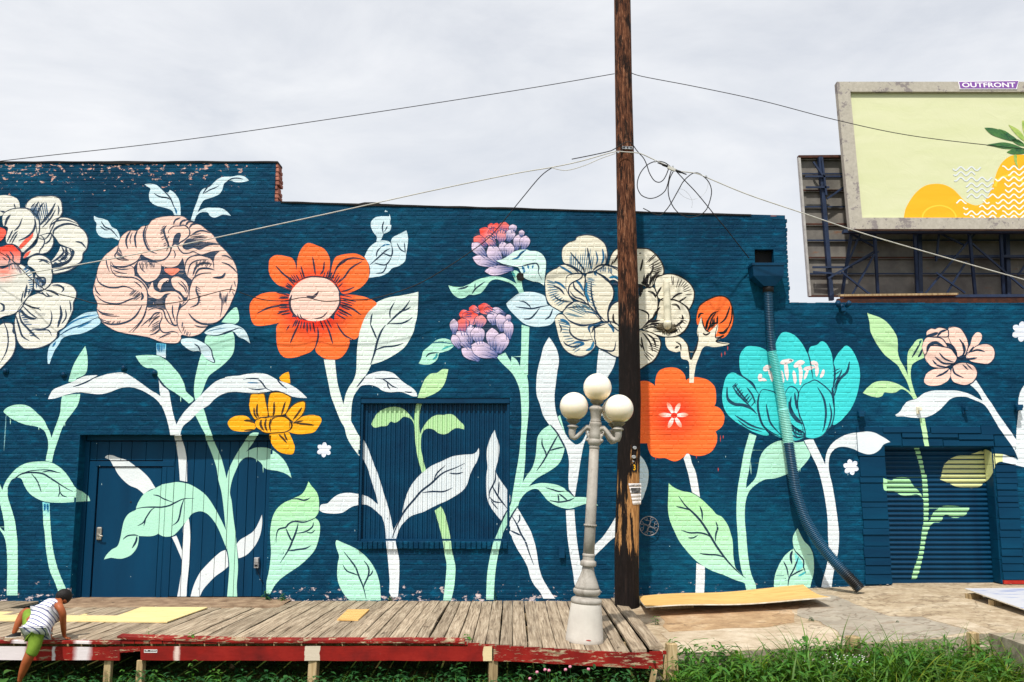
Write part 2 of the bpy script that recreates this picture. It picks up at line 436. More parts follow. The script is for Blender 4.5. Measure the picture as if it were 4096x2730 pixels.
for (px, py) in ((1170/2.24, 1900+245/2.24),):
    q = on_y(px, py, DY); mb = MB(); mb.lathe([(.012, 0), (.011, .006), (.004, .008)], 10); o = mb.build("peephole", MAT['tar'], dleaf); o.rotation_euler = (pi/2, 0, 0); o.location = (q.x, DY+.011, q.z)

# ---- roller shutter in the loading bay, with lapped boards round it
shut = empty("roller_shutter", (0, 0, 0)); shut.parent = building; shut["label"] = "navy roller shutter with painted green leaves"
SY = .27
sx0_, sx1_ = GAR[0] - .05, GAR[1] + .05
szb = on_y(3750, 2318, SY).z
pitch = .0745; cells_shut = []
z = szb; kk = 0
def slat_y(t):
    # t 0..1 from the bottom of a slat: a curved face with a tight roll at the top
    return SY - .024*sin(pi*min(1, t/.82)) if t < .82 else SY + .006
prof = [0, .1, .25, .42, .6, .74, .82, .83, 1.0]
slat_mb = MB()
for a, b in zip(prof[:-1], prof[1:]):
    slat_mb.poly([(sx0_, slat_y(a) if a != .83 else SY+.006, a*pitch), (sx1_, slat_y(a) if a != .83 else SY+.006, a*pitch), (sx1_, slat_y(b-1e-9) if b != .83 else SY+.006, b*pitch), (sx0_, slat_y(b-1e-9) if b != .83 else SY+.006, b*pitch)])
slat_me = slat_mb.mesh("slat", MAT['navy_metal'])
while z < GAR[3] + .1:
    o = bpy.data.objects.new("slat", slat_me); COL.objects.link(o); o.parent = shut; o.location = (0, 0, z)
    for a, b in zip(prof[:-2], prof[1:-1]):
        if b <= .82: cells_shut.append((GAR[0] + .0, sx1_, z + a*pitch, z + b*pitch, slat_y(a), slat_y(b)))
    z += pitch
mb = MB(); mb.box(sx0_, sx1_, SY-.02, SY+.03, szb - .055, szb - .001); mb.build("bottom_bar", MAT['navy_metal'], shut)

clad = empty("board_cladding", (0, 0, 0)); clad.parent = building; clad["label"] = "rough navy boards lapped round the loading bay"
MAT['navy_rough'] = m_noise("navy_rough_boards", S(0, 42, 70), S(0, 62, 92), 2.2, 0.6, 0.3, 22, 0.12, (.2, 1, 1))
cells_clad = []
random.seed(21)
def cboard(x0, x1, z0, z1, y=None, name="board", ret=False):
    y = -.03 + random.uniform(-.006, .006) if y is None else y
    i = MB(); i.v = [(x0, y-.006, z0), (x1, y-.006, z0), (x1, .0, z0), (x0, .0, z0), (x0, y+.006, z1), (x1, y+.006, z1), (x1, .0, z1), (x0, .0, z1)]
    if ret: 
        for q_ in (2, 6): i.v[q_] = (x1, SY-.03, i.v[q_][2])
    i.f = [(0,3,2,1),(4,5,6,7),(0,1,5,4),(1,2,6,5),(2,3,7,6),(3,0,4,7)]
    o = bevel(i.build(name, MAT['navy_rough'], clad), .004)
    cells_clad.append((x0, x1, z0, z1, y-.006, y+.006))
xl0 = on_y(3447, 2050).x; xr1 = on_y(4075, 2050).x
zh0, zh1 = GAR[3], on_y(3750, 1708).z
z = -.02; 
pl = [2338, 2298, 2262, 2230, 2185, 2140, 2115, 2078, 2030, 2008, 1932, 1908, 1828]
for a, b in zip(pl[:-1], pl[1:]):
    cboard(xl0 + random.uniform(-.012, .012), GAR[0] + random.uniform(-.004, .01), on_y(3500, a).z + .002, on_y(3500, b).z - .002)
cboard(xl0 - .02, GAR[0] + .0, on_y(3500, 1826).z, zh1 - .004, -.026)
for (a, b, c, d) in ((3531, 3720, 1708, 1732), (3722, 3922, 1708, 1735), (3924, 4049, 1703, 1740), (3606, 3830, 1732, 1752), (3531, 3604, 1722, 1785), (3832, 3972, 1737, 1760), (3606, 3768, 1754, 1786), (3770, 3972, 1762, 1786), (3974, 4060, 1742, 1788)):
    cboard(on_y(a, 1750).x, on_y(b, 1750).x - .006, on_y(3750, d).z + .002, on_y(3750, c).z - .002)
pr = [2320, 2285, 2255, 2225, 2195, 2150, 2120, 2075, 2030, 2010, 1985, 1960, 1935, 1912, 1890, 1858, 1825, 1790]
for a, b in zip(pr[:-1], pr[1:]):
    cboard(GAR[1] + .002 + random.uniform(0, .008), xr1 + random.uniform(-.012, .012), on_y(4030, a).z + .002, on_y(4030, b).z - .002)
# boards lining the right-hand side of the bay
cells_jamb = []
z = -.05
for a, b in zip([2335, 2240, 2160, 2075, 1990, 1905, 1858, 1790][:-1], [2240, 2160, 2075, 1990, 1905, 1858, 1790]):
    z0 = on_y(4000, a).z; z1 = on_y(4000, b).z
    mb = MB(); mb.box(GAR[1] - .022, GAR[1] - .001, .002, SY - .035, z0 + .002, z1 - .002); bevel(mb.build("jamb_board", MAT['navy_rough'], clad), .003)
    cells_jamb.append((.002, SY - .035, z0 + .002, z1 - .002))
mb = MB(); mb.box(GAR[1] + .004, xr1 + .01, -.038, .02, on_y(4030, 2336).z, on_y(4030, 2321).z - .002); mb.build("red_skirting", m_noise("red_board", S(190, 50, 36), S(150, 30, 24), 8, .6, .3, 30), clad)
# ------------------------------------------------------------------ mural: paint skins laid over bricks, boards, sheet and slats
def clip_axis(poly, ax, val, keep_less):
    out = []; n = len(poly)
    if n == 0: return out
    p = poly[-1]; pin = (p[ax] <= val) if keep_less else (p[ax] >= val)
    for q in poly:
        qin = (q[ax] <= val) if keep_less else (q[ax] >= val)
        if qin != pin:
            t = (val - p[ax])/(q[ax]-p[ax]); o = 1-ax
            r = [0, 0]; r[ax] = val; r[o] = p[o] + (q[o]-p[o])*t; out.append((r[0], r[1]))
        if qin: out.append(q)
        p, pin = q, qin
    return out
def clip_rect(poly, x0, x1, y0, y1):
    poly = clip_axis(poly, 0, x0, False)
    if len(poly) > 2: poly = clip_axis(poly, 0, x1, True)
    if len(poly) > 2: poly = clip_axis(poly, 1, y0, False)
    if len(poly) > 2: poly = clip_axis(poly, 1, y1, True)
    return poly if len(poly) > 2 else []
def clip_convex(poly, cv):
    n = len(cv)
    for k in range(n):
        ax, ay = cv[k]; bx, by = cv[(k+1) % n]; ex, ey = bx-ax, by-ay
        out = []; p = poly[-1]; dp = ex*(p[1]-ay) - ey*(p[0]-ax)
        for q in poly:
            dq = ex*(q[1]-ay) - ey*(q[0]-ax)
            if (dq >= 0) != (dp >= 0):
                t = dp/(dp-dq); out.append((p[0]+(q[0]-p[0])*t, p[1]+(q[1]-p[1])*t))
            if dq >= 0: out.append(q)
            p, dp = q, dq
        poly = out
        if len(poly) < 3: return []
    return poly
def area(p):
    return .5*sum(p[k-1][0]*p[k][1]-p[k][0]*p[k-1][1] for k in range(len(p)))
rows = {}
for B in bricks: rows.setdefault(int(round((B[2]-JT/2-ZBOT)/CH)), []).append(B)
for r in rows: rows[r].sort()
HAN, HA0 = 8, 0
def tri_ok(p): return len(p) >= 3 and abs(area(p)) > 2e-7
class Skin:
    def __init__(s): s.mb = MB()
    def add(s, px_poly, col, layer=0):
        grad = callable(col)
        eps = .0012 + layer*.00024
        emit = s.mb
        def out(poly, yf, pxf):
            if not tri_ok(poly): return
            i = len(emit.v)
            for u, v in poly:
                emit.v.append((u, yf(u, v) - eps, v)); emit.c.append(col(*pxf(u, yf(u, v), v)) if grad else col)
            emit.f.append(tuple(range(i, len(emit.v))))
        def topx(u, y, v):
            d = Vector((u, y, v)) - CAM; f = d.y*CT + d.z*ST; up = -d.y*ST + d.z*CT
            return 2048 + FPX*d.x/f, 1365 - FPX*up/f
        xs = [p[0] for p in px_poly]; ys = [p[1] for p in px_poly]
        bx0, bx1, by0, by1 = min(xs), max(xs), min(ys), max(ys)
        def proj(Y): return [(q.x, q.z) for q in (on_y(a, b, Y) for a, b in px_poly)]
        # --- bricks
        P = proj(-.003); z0 = min(p[1] for p in P); z1 = max(p[1] for p in P); x0 = min(p[0] for p in P); x1 = max(p[0] for p in P)
        for r in range(max(0, int((z0-ZBOT)/CH)-1), int((z1-ZBOT)/CH)+2):
            if r not in rows: continue
            vb = ZBOT + r*CH
            band = clip_rect(P, x0-1, x1+1, vb - JT/2, vb + CH - JT/2)
            if not band: continue
            for B in rows[r]:
                u0, u1, v0, v1 = B[:4]
                if u1 + JT < x0: continue
                if u0 - JT > x1: break
                cell = clip_rect(band, u0 - JT/2, u1 + JT/2, vb - JT/2, vb + CH)
                if not cell: continue
                ym = lambda u, v: YM
                out(clip_rect(cell, u0-JT/2, u1+JT/2, v0-JT, v0), ym, topx)
                if not any(abs(o[0]-u1) < 1e-6 for o in OPEN): out(clip_rect(cell, u1, u1+JT/2, v0, v1), ym, topx)
                if not any(abs(o[1]-u0) < 1e-6 for o in OPEN): out(clip_rect(cell, u0-JT/2, u0, v0, v1), ym, topx)
                bf = lambda u, v, B=B: brick_y(B, u, v)
                c = clip_rect(cell, u0, u1, v0, v1)
                if not c: continue
                c_ = CHF
                fr = clip_rect(c, u0+c_, u1-c_, v0+c_, v1-c_)
                if grad:
                    m = 4
                    for k in range(m):
                        a = u0+c_ + (u1-u0-2*c_)*k/m; b = u0+c_ + (u1-u0-2*c_)*(k+1)/m
                        h = (v0+v1)/2
                        if fr:
                            g = clip_rect(fr, a, b, v0, h); out(g, bf, topx); g = clip_rect(fr, a, b, h, v1); out(g, bf, topx)
                else: out(fr, bf, topx)
                for q in brick_polys(B)[1:]:
                    out(clip_convex(c, q), bf, topx)
        # --- other surfaces
        def simple(cells, Y, xr, yr):
            if bx1 < xr[0] or bx0 > xr[1] or by1 < yr[0] or by0 > yr[1]: return
            Q = proj(Y); a0 = min(p[0] for p in Q); a1 = max(p[0] for p in Q); b0 = min(p[1] for p in Q); b1 = max(p[1] for p in Q)
            for c in cells:
                if c[1] < a0 or c[0] > a1 or c[3] < b0 or c[2] > b1: continue
                if len(c) == 4: yf = lambda u, v, c=c: corr_y(min(max(u, c[0]+1e-6), c[1]-1e-6))
                elif len(c) == 5: yf = lambda u, v, c=c: c[4]
                else: yf = lambda u, v, c=c: c[4] + (c[5]-c[4])*(v-c[2])/(c[3]-c[2])
                out(clip_rect(Q, c[0]+.0005, c[1]-.0005, c[2]+.0005, c[3]-.0005), yf, topx)
        simple(cells_door, DY, (270, 1110), (1700, 2450))
        simple(cells_corr, CY, (1420, 2060), (1560, 2200))
        simple([q for q in sills], SILL_Y, (1400, 2080), (2140, 2220))
        simple(cells_shut, SY - .015, (3500, 4096), (1750, 2360))
        simple(cells_clad, -.03, (3400, 4096), (1680, 2360))
        if bx1 > 3880 and by1 > 1750 and by0 < 2350:
            X = GAR[1] - .022
            Q = [(q.y, q.z) for q in (on_x(a, b, X) for a, b in px_poly)]
            for c in cells_jamb:
                g = clip_rect(Q, c[0], c[1], c[2], c[3])
                if tri_ok(g):
                    i = len(emit.v)
                    for y_, z_ in g: emit.v.append((X - eps, y_, z_)); emit.c.append(col(3950, 1850) if grad else col)
                    emit.f.append(tuple(range(i, len(emit.v))))
        if bx0 < 330 and by1 > 1700 and by0 < 2420:      # left reveal of the doorway
            X = DOOR[0]
            Q = [(q.y, q.z) for q in (on_x(a, b, X) for a, b in px_poly)]
            g = clip_rect(Q, YM, DY - .03, 0, DOOR[3])
            if tri_ok(g):
                i = len(emit.v)
                for y_, z_ in g: emit.v.append((X + eps, y_, z_)); emit.c.append(col(300, 2000) if grad else col)
                emit.f.append(tuple(range(i, len(emit.v))))
# crops of the photograph the outlines were read from: origin and scale
CR = {'A': (0, 600), 'B': (900, 600), 'C': (1700, 800), 'E': (2400, 800), 'F': (0, 1300), 'G': (900, 1300), 'H': (1700, 1400), 'I': (2500, 1300),
      'J': (0, 1900), 'K': (900, 1900), 'L': (1700, 1900), 'M': (2500, 1900), 'N': (3096, 1200), 'O': (3096, 1900),
      'Q': (340, 850, 2.8516), 'R': (0, 760, 2.119), 'T': (3600, 1650, 2.0907)}
def rd(crop, s):
    o = CR[crop]; k = o[2] if len(o) > 2 else 2.24; out = []
    for tk in s.split():
        c = tk.endswith('!'); x, y = tk.rstrip('!').split(',')
        out.append((o[0] + float(x)/k, o[1] + float(y)/k, c))
    return out
def smooth(pts, closed=True, n=5):
    out = []; m = len(pts)
    for k in range(m if closed else m-1):
        p1, p2 = pts[k], pts[(k+1) % m]
        p0_ = pts[(k-1) % m] if (closed or k > 0) else p1; p3 = pts[(k+2) % m] if (closed or k+2 < m) else p2
        d = math.hypot(p2[0]-p1[0], p2[1]-p1[1])
        t1 = (0, 0) if p1[2] else ((p2[0]-p0_[0])/2, (p2[1]-p0_[1])/2)
        t2 = (0, 0) if p2[2] else ((p3[0]-p1[0])/2, (p3[1]-p1[1])/2)
        if p1[2]: t1 = ((p2[0]-p1[0]) - t2[0]*.5, (p2[1]-p1[1]) - t2[1]*.5)
        if p2[2]: t2 = ((p2[0]-p1[0]) - t1[0]*.5, (p2[1]-p1[1]) - t1[1]*.5)
        for t in (t1, t2):
            pass
        l1 = math.hypot(*t1); l2 = math.hypot(*t2); lim = d*1.2
        if l1 > lim: t1 = (t1[0]*lim/l1, t1[1]*lim/l1)
        if l2 > lim: t2 = (t2[0]*lim/l2, t2[1]*lim/l2)
        nn = n if d > 14 else 2
        for i in range(nn):
            t = i/nn; a = 2*t**3-3*t*t+1; b = t**3-2*t*t+t; c = -2*t**3+3*t*t; e = t**3-t*t
            out.append((a*p1[0]+b*t1[0]+c*p2[0]+e*t2[0], a*p1[1]+b*t1[1]+c*p2[1]+e*t2[1]))
    if not closed: out.append(pts[-1][:2])
    return out
def ribbon(pts, w, taper=(0.15, 0.1)):
    "tapered brush stroke as a polygon; w in photograph pixels"
    c = smooth(pts, False, 5) if len(pts) > 2 else [pts[0][:2], ((pts[0][0]+pts[1][0])/2, (pts[0][1]+pts[1][1])/2), pts[1][:2]]
    n = len(c); Ls = []; Rs = []
    for k in range(n):
        a = c[max(0, k-1)]; b = c[min(n-1, k+1)]; dx_, dy_ = b[0]-a[0], b[1]-a[1]; l = math.hypot(dx_, dy_) or 1
        t = k/(n-1); h = w/2*max(.06, min(1, taper[0] + 2.6*t, taper[1] + 2.6*(1-t)))
        Ls.append((c[k][0] - dy_/l*h, c[k][1] + dx_/l*h)); Rs.append((c[k][0] + dy_/l*h, c[k][1] - dx_/l*h))
    out = Ls + Rs[::-1]
    return out
def quads_of_ribbon(poly):
    n = len(poly)//2
    return [[poly[k], poly[k+1], poly[2*n-2-k], poly[2*n-1-k]] for k in range(n-1)]
NAVY = S(12, 46, 74); INK = S(36, 58, 84); BLACK = S(24, 22, 24); TEALSH = S(16, 110, 160)
WHITE = S(222, 231, 236); PALE = S(204, 228, 238); MINT = S(176, 231, 209); GREEN = S(172, 230, 172); CREAM = S(231, 225, 206); PEACH = S(243, 206, 192)
LGREEN = S(184, 226, 170); ORANGE = S(253, 112, 44); RED = S(238, 48, 18); YEL = S(247, 172, 6); TEAL = S(58, 208, 212); LILAC = S(222, 202, 226); LIME = S(216, 222, 158); LBLUE = S(186, 222, 240)
def lerp(a, b, t): t = max(0, min(1, t)); return tuple(x+(y-x)*t for x, y in zip(a, b))
def radial(crop, cx, cy, r0, r1, c0, c1):
    o = CR[crop]; k = o[2] if len(o) > 2 else 2.24; X, Y = o[0]+cx/k, o[1]+cy/k
    def f(px, py): return lerp(c0, c1, (math.hypot(px-X, py-Y)*k - r0)/(r1-r0))
    return f
def vgrad(crop, ya, yb, ca, cb):
    o = CR[crop]; k = o[2] if len(o) > 2 else 2.24; A, B_ = o[1]+ya/k, o[1]+yb/k
    return lambda px, py: lerp(ca, cb, (py-A)/(B_-A))
def art(name, shapes, lines=(), label=None, ink=NAVY, base_layer=0):
    """one painted motif: shapes = (crop, colour, outline); lines = (crop, width, path[, colour])"""
    sk = Skin(); 
    for k, sh in enumerate(shapes):
        crop, col, pts = sh[:3]
        sk.add(smooth(rd(crop, pts)) if isinstance(pts, str) else pts, col, base_layer + min(k, 12))
    if not sk.mb.v: return None
    o = sk.mb.build(name, MAT['mural'], building)
    if label: o["label"] = label
    if lines:
        lk_ = Skin(); top = base_layer + min(len(shapes), 12) + 1
        for ln in lines:
            crop, wd, path = ln[:3]; c = ln[3] if len(ln) > 3 else ink
            kk = (CR[crop][2] if len(CR[crop]) > 2 else 2.24)
            for q in quads_of_ribbon(ribbon(rd(crop, path), max(wd, 6)*(1.55 if crop in 'QR' else 1.4)/kk, (.3, .2))): lk_.add(q, c, top)
        if lk_.mb.v: lk_.mb.build("linework", MAT['mural'], o, kind="stuff")
    return o
def hatch(crop, a, b, n, w, col=None, bend=0.0):
    "n fine strokes fanned between two guide paths"
    A = smooth(rd(crop, a), False, 6); B_ = smooth(rd(crop, b), False, 6); o = CR[crop]; k = o[2] if len(o) > 2 else 2.24; out = []
    rnd = random.Random(int(A[0][0]*7 + n))
    for i in range(n):
        t = (i + .5 + rnd.uniform(-.3, .3))/n; ia = min(int(t*(len(A)-1)), len(A)-1); ib = min(int(t*(len(B_)-1)), len(B_)-1)
        p = A[ia]; q = B_[ib]; e = rnd.uniform(.72, 1.1); q = (p[0]+(q[0]-p[0])*e, p[1]+(q[1]-p[1])*e)
        mx, my = (p[0]+q[0])/2 - (q[1]-p[1])*bend, (p[1]+q[1])/2 + (q[0]-p[0])*bend
        s = ' '.join('%.1f,%.1f' % ((x-o[0])*k, (y-o[1])*k) for x, y in (p, (mx, my), q))
        out.append((crop, w*rnd.uniform(.6, 1.2), s) + ((col,) if col else ()))
    return out
def drops(crop, tip, base, w, sharp=False):
    "a teardrop petal from base to tip, as an outline string"
    (tx, ty), (bx, by) = tip, base; dx_, dy_ = tx-bx, ty-by; nx, ny = -dy_, dx_; l = math.hypot(nx, ny); nx, ny = nx/l*w/2, ny/l*w/2
    P = [(bx, by, 0), (bx+.35*dx_+nx*.8, by+.35*dy_+ny*.8, 0), (bx+.68*dx_+nx, by+.68*dy_+ny, 0), (bx+.9*dx_+nx*.62, by+.9*dy_+ny*.62, 0), (tx, ty, 0),
         (bx+.9*dx_-nx*.62, by+.9*dy_-ny*.62, 0), (bx+.68*dx_-nx, by+.68*dy_-ny, 0), (bx+.35*dx_-nx*.8, by+.35*dy_-ny*.8, 0)]
    if sharp: P[3:6] = [(bx+.86*dx_+nx*.66, by+.86*dy_+ny*.66, 0), (tx, ty, 1), (bx+.86*dx_-nx*.66, by+.86*dy_-ny*.66, 0)]
    return ' '.join('%.1f,%.1f%s' % (p[0], p[1], '!' if p[2] else '') for p in P)
def outline(crop, s, w, col=None):
    p = s.split(); return (crop, w, ' '.join(p + [p[0]]).replace('!', '')) + ((col,) if col else ())
# ------------------------------------------------------------------ the motifs, left to right
# white peony cut by the left edge
pe = ["-90,430 0,410 60,408 130,425 165,455 175,500 170,545 100,550 40,580 -90,600",
 "228,520 245,470 285,435 340,415 400,415 460,410 510,420 545,450 558,500 560,560 540,600 500,640 470,700 440,760 400,800 340,780 320,640 290,570",
 "350,770 400,755 450,750 480,790 478,850 440,910 380,935 330,930 260,960 205,975 230,920 320,850",
 "20,620 30,575 70,545 130,525 200,522 260,530 310,570 345,610 355,680 350,740 320,810 260,890 200,920 120,850 60,840 50,780 70,700 30,680",
 "445,690 470,640 520,612 580,605 640,620 690,650 715,690 760,730 785,780 790,830 778,888! 745,930 740,980 710,1020 660,1060 600,1090 540,1105 478,1112! 470,1060! 540,1045 610,1005 650,960 665,915 640,890 580,865 530,840 505,800 480,770 455,740",
 "455,1005! 500,950 530,900 540,865! 590,880 640,892 640,930 630,970 580,1000 520,1015 460,1025!",
 "245,1010 270,965 320,945 380,945 430,970 460,1010 470,1080 470,1150 450,1210 400,1250 350,1262 305,1250 300,1180 320,1100 290,1060 255,1040",
 "-90,420 -90,60 -30,20 40,-20 110,-10 130,40 140,120 140,200 110,280 60,340 0,400 -40,430".replace(",", ",") ,
 "330,1290 420,1240 455,1200 520,1190 590,1195 650,1220 685,1270 683,1320 660,1370 655,1440 620,1520 580,1590 520,1630 510,1680 460,1730 400,1760 340,1778 270,1785 210,1778 160,1720 140,1640 130,1560 150,1460 200,1380 260,1320",
 "-90,1080 40,1060 120,1020 190,1025 250,1060 295,1110 305,1180 285,1270 230,1350 190,1420 130,1470 50,1490 -90,1510",
 "-90,870 0,870 60,850 120,850 170,880 190,930 185,1000 170,1030 110,1020 40,1040 -90,1030",
 "165,875! 200,830 250,780 295,738! 295,775 250,830 190,888!", "-90,700 20,700 55,730 45,770 0,820 -90,830", "210,978! 230,930 275,905 250,950!"]
CW = S(230, 228, 219)
cols = ['A']*14; crop7 = 'F'
shp = []
for k, s in enumerate(pe):
    c = CW
    if k == 10: c = vgrad('A', 900, 1030, S(246, 70, 48), S(235, 190, 180))
    if k in (11, 12, 13): c = S(246, 96, 76)
    if k == 9: c = radial('A', 30, 1060, 20, 150, S(246, 120, 100), CW)
    shp.append(('F' if k == 7 else 'A', c, s))
shp.insert(8, ('F', INK, "110,60 150,-60 300,-120 420,-90 330,-20 250,-60 180,40 150,90"))
ln = [outline('F' if k == 7 else 'A', pe[k], 8) for k in (1, 2, 3, 4, 6, 7, 8, 9, 10)]
R_ = [("260,150 300,110", 9), ("280,190 310,130 330,100", 9), ("310,230 340,150 370,110", 10), ("340,300 390,240 430,190 470,110", 16), ("360,320 430,240 470,170", 9), ("490,220 500,170 490,130", 8), ("40,310 60,250 90,210", 14), ("120,350 160,310 190,240", 9), ("60,440 90,380 110,340", 9), ("80,450 120,380 150,350", 8), ("100,455 130,400 150,370", 8), ("160,430 230,400 280,350 300,290 290,250", 13), ("200,530 260,480 300,430 330,390", 9), ("340,380 375,420 370,470 340,510 330,550", 8), ("380,460 420,430 440,380", 9), ("420,330 440,290 500,260 580,260 660,290", 9), ("450,390 460,340 520,300 600,290 690,320", 13), ("640,440 690,450 730,495", 10), ("520,480 540,530 480,590 430,615", 12), ("560,490 560,560 500,605", 18), ("590,500 610,560 560,620 440,640", 16), ("450,690 540,670 620,650 670,620", 9), ("330,610 370,600 420,630", 9), ("320,590 380,595 430,620", 7), ("290,690 330,740 380,750 380,800 340,820", 10), ("300,750 340,760 370,800 350,820", 18), ("205,920 220,860 230,800", 14), ("240,890 255,840", 10), ("180,960 190,900 200,860", 8), ("0,960 30,980 30,1020 0,1030", 14), ("200,960 280,1000 340,1000", 9), ("190,980 260,1050 320,1090", 9), ("170,1010 210,1060 260,1090 310,1090", 18), ("160,1020 180,1110 230,1170 300,1240 340,1270", 13), ("130,1050 160,1150 190,1240 250,1280", 12), ("20,1100 60,1190 70,1290 50,1380 0,1470", 9), ("430,1020 440,1080 420,1150 360,1180 270,1170", 9), ("510,980 520,1060 500,1130 490,1170", 16), ("590,940 600,990 600,1040", 9), ("555,1010 560,1080 520,1140", 9), ("440,810 500,810 540,840 520,870", 12), ("400,850 460,870 500,900", 14), ("390,870 420,900 450,900", 8), ("350,860 390,900 430,905", 8), ("300,870 360,880 390,900", 9), ("190,960 260,990 330,1010 350,1030", 9), ("270,1180 330,1190 410,1190 440,1240", 9), ("80,520 110,560 110,600", 10), ("50,540 80,580 80,620", 9), ("20,570 60,600", 8), ("0,180 50,190", 12), ("120,115 130,160", 9)]
ln += [('R', w_*.9, s) for s, w_ in R_]
ln += hatch('R', "255,160 300,120 400,100", "300,230 345,290 420,250", 12, 6, S(70, 100, 130)) + hatch('R', "300,740 330,740 380,760", "310,840 350,850 380,810", 9, 6, S(70, 110, 150)) + hatch('R', "240,640 285,760 280,860", "190,690 240,770 220,880", 12, 7, S(60, 110, 150)) + hatch('R', "160,1030 200,1120 260,1250", "210,1020 260,1120 330,1250", 10, 6, S(40, 80, 120)) + hatch('R', "70,600 110,590 160,640", "80,680 150,690 190,720", 8, 5, S(150, 140, 150)) + hatch('R', "455,620 520,560 560,500", "500,640 580,600 620,540", 8, 6, S(40, 70, 100))
art("painted_flower", shp, ln, "white peony with red heart, cut by the left edge of the picture", INK, 3)

# peach peony
PO = "390,330 420,270 480,220 530,205 600,205 650,160 720,145 760,95 830,60 920,45 1030,40 1130,50 1190,100 1260,125 1330,150 1390,200 1440,235 1480,280 1520,350 1600,430 1660,500 1710,580 1735,660 1745,760 1735,860 1705,950 1670,1030 1650,1080 1590,1180 1540,1230 1480,1270 1410,1290 1350,1360 1290,1400 1200,1420 1130,1405 1100,1405 1095,1450 1060,1490 1000,1497 900,1490 830,1470 760,1440 680,1420 560,1400 440,1380 340,1350 250,1300 190,1250 160,1190 135,1110 140,1040 110,970 90,890 110,800 130,720 150,630 180,560 230,490 290,440 340,400 380,370"
IN = ["600,600 620,560 680,570 760,575 830,580 865,600 860,680 820,750 760,785 700,790 640,740 600,680", "870,600 920,540 980,450 1010,380 1040,370 1070,410 1110,460 1105,530 1060,600 990,628 920,622", "300,620 360,632 450,635 520,615 555,650 560,730 500,735 400,720 330,690",
 "715,900 740,850 770,800 790,870 850,915 940,905 1010,900 1080,940 1120,1010 1100,1050 1060,990 990,930 920,930 860,980 810,985 740,950", "985,790 1000,745 1060,735 1110,760 1150,790 1175,850 1175,940 1140,970 1090,910 1020,870", "920,1000 940,950 1000,925 1060,950 1080,1020 1060,1120 1050,1270 1010,1270 960,1160 920,1080", "830,850 850,790 900,755 955,760 950,790 900,800 870,850 860,890"]
DK = ["560,620 600,560 640,480 700,520 790,555 860,590 940,630 1040,610 1100,520 1130,570 1140,650 1170,730 1220,780 1190,870 1180,950 1160,1000 1090,1080 1060,1150 1050,1290 1000,1290 960,1200 910,1100 820,1080 730,1090 700,1070 720,960 710,860 660,790 600,740 560,720 560,680",
 "1000,370 1010,290 1040,245 1080,232 1095,260 1080,310 1060,370 1010,400", "1110,390 1160,310 1230,300 1300,345 1390,355 1520,362! 1400,385 1310,430 1240,410 1160,430", "1250,475 1350,485 1440,452 1590,438! 1520,448 1480,480 1465,560 1470,640! 1440,540 1350,505", "290,600 330,615 420,622 520,605 560,640! 500,625 420,640 330,640 350,690 300,640"]
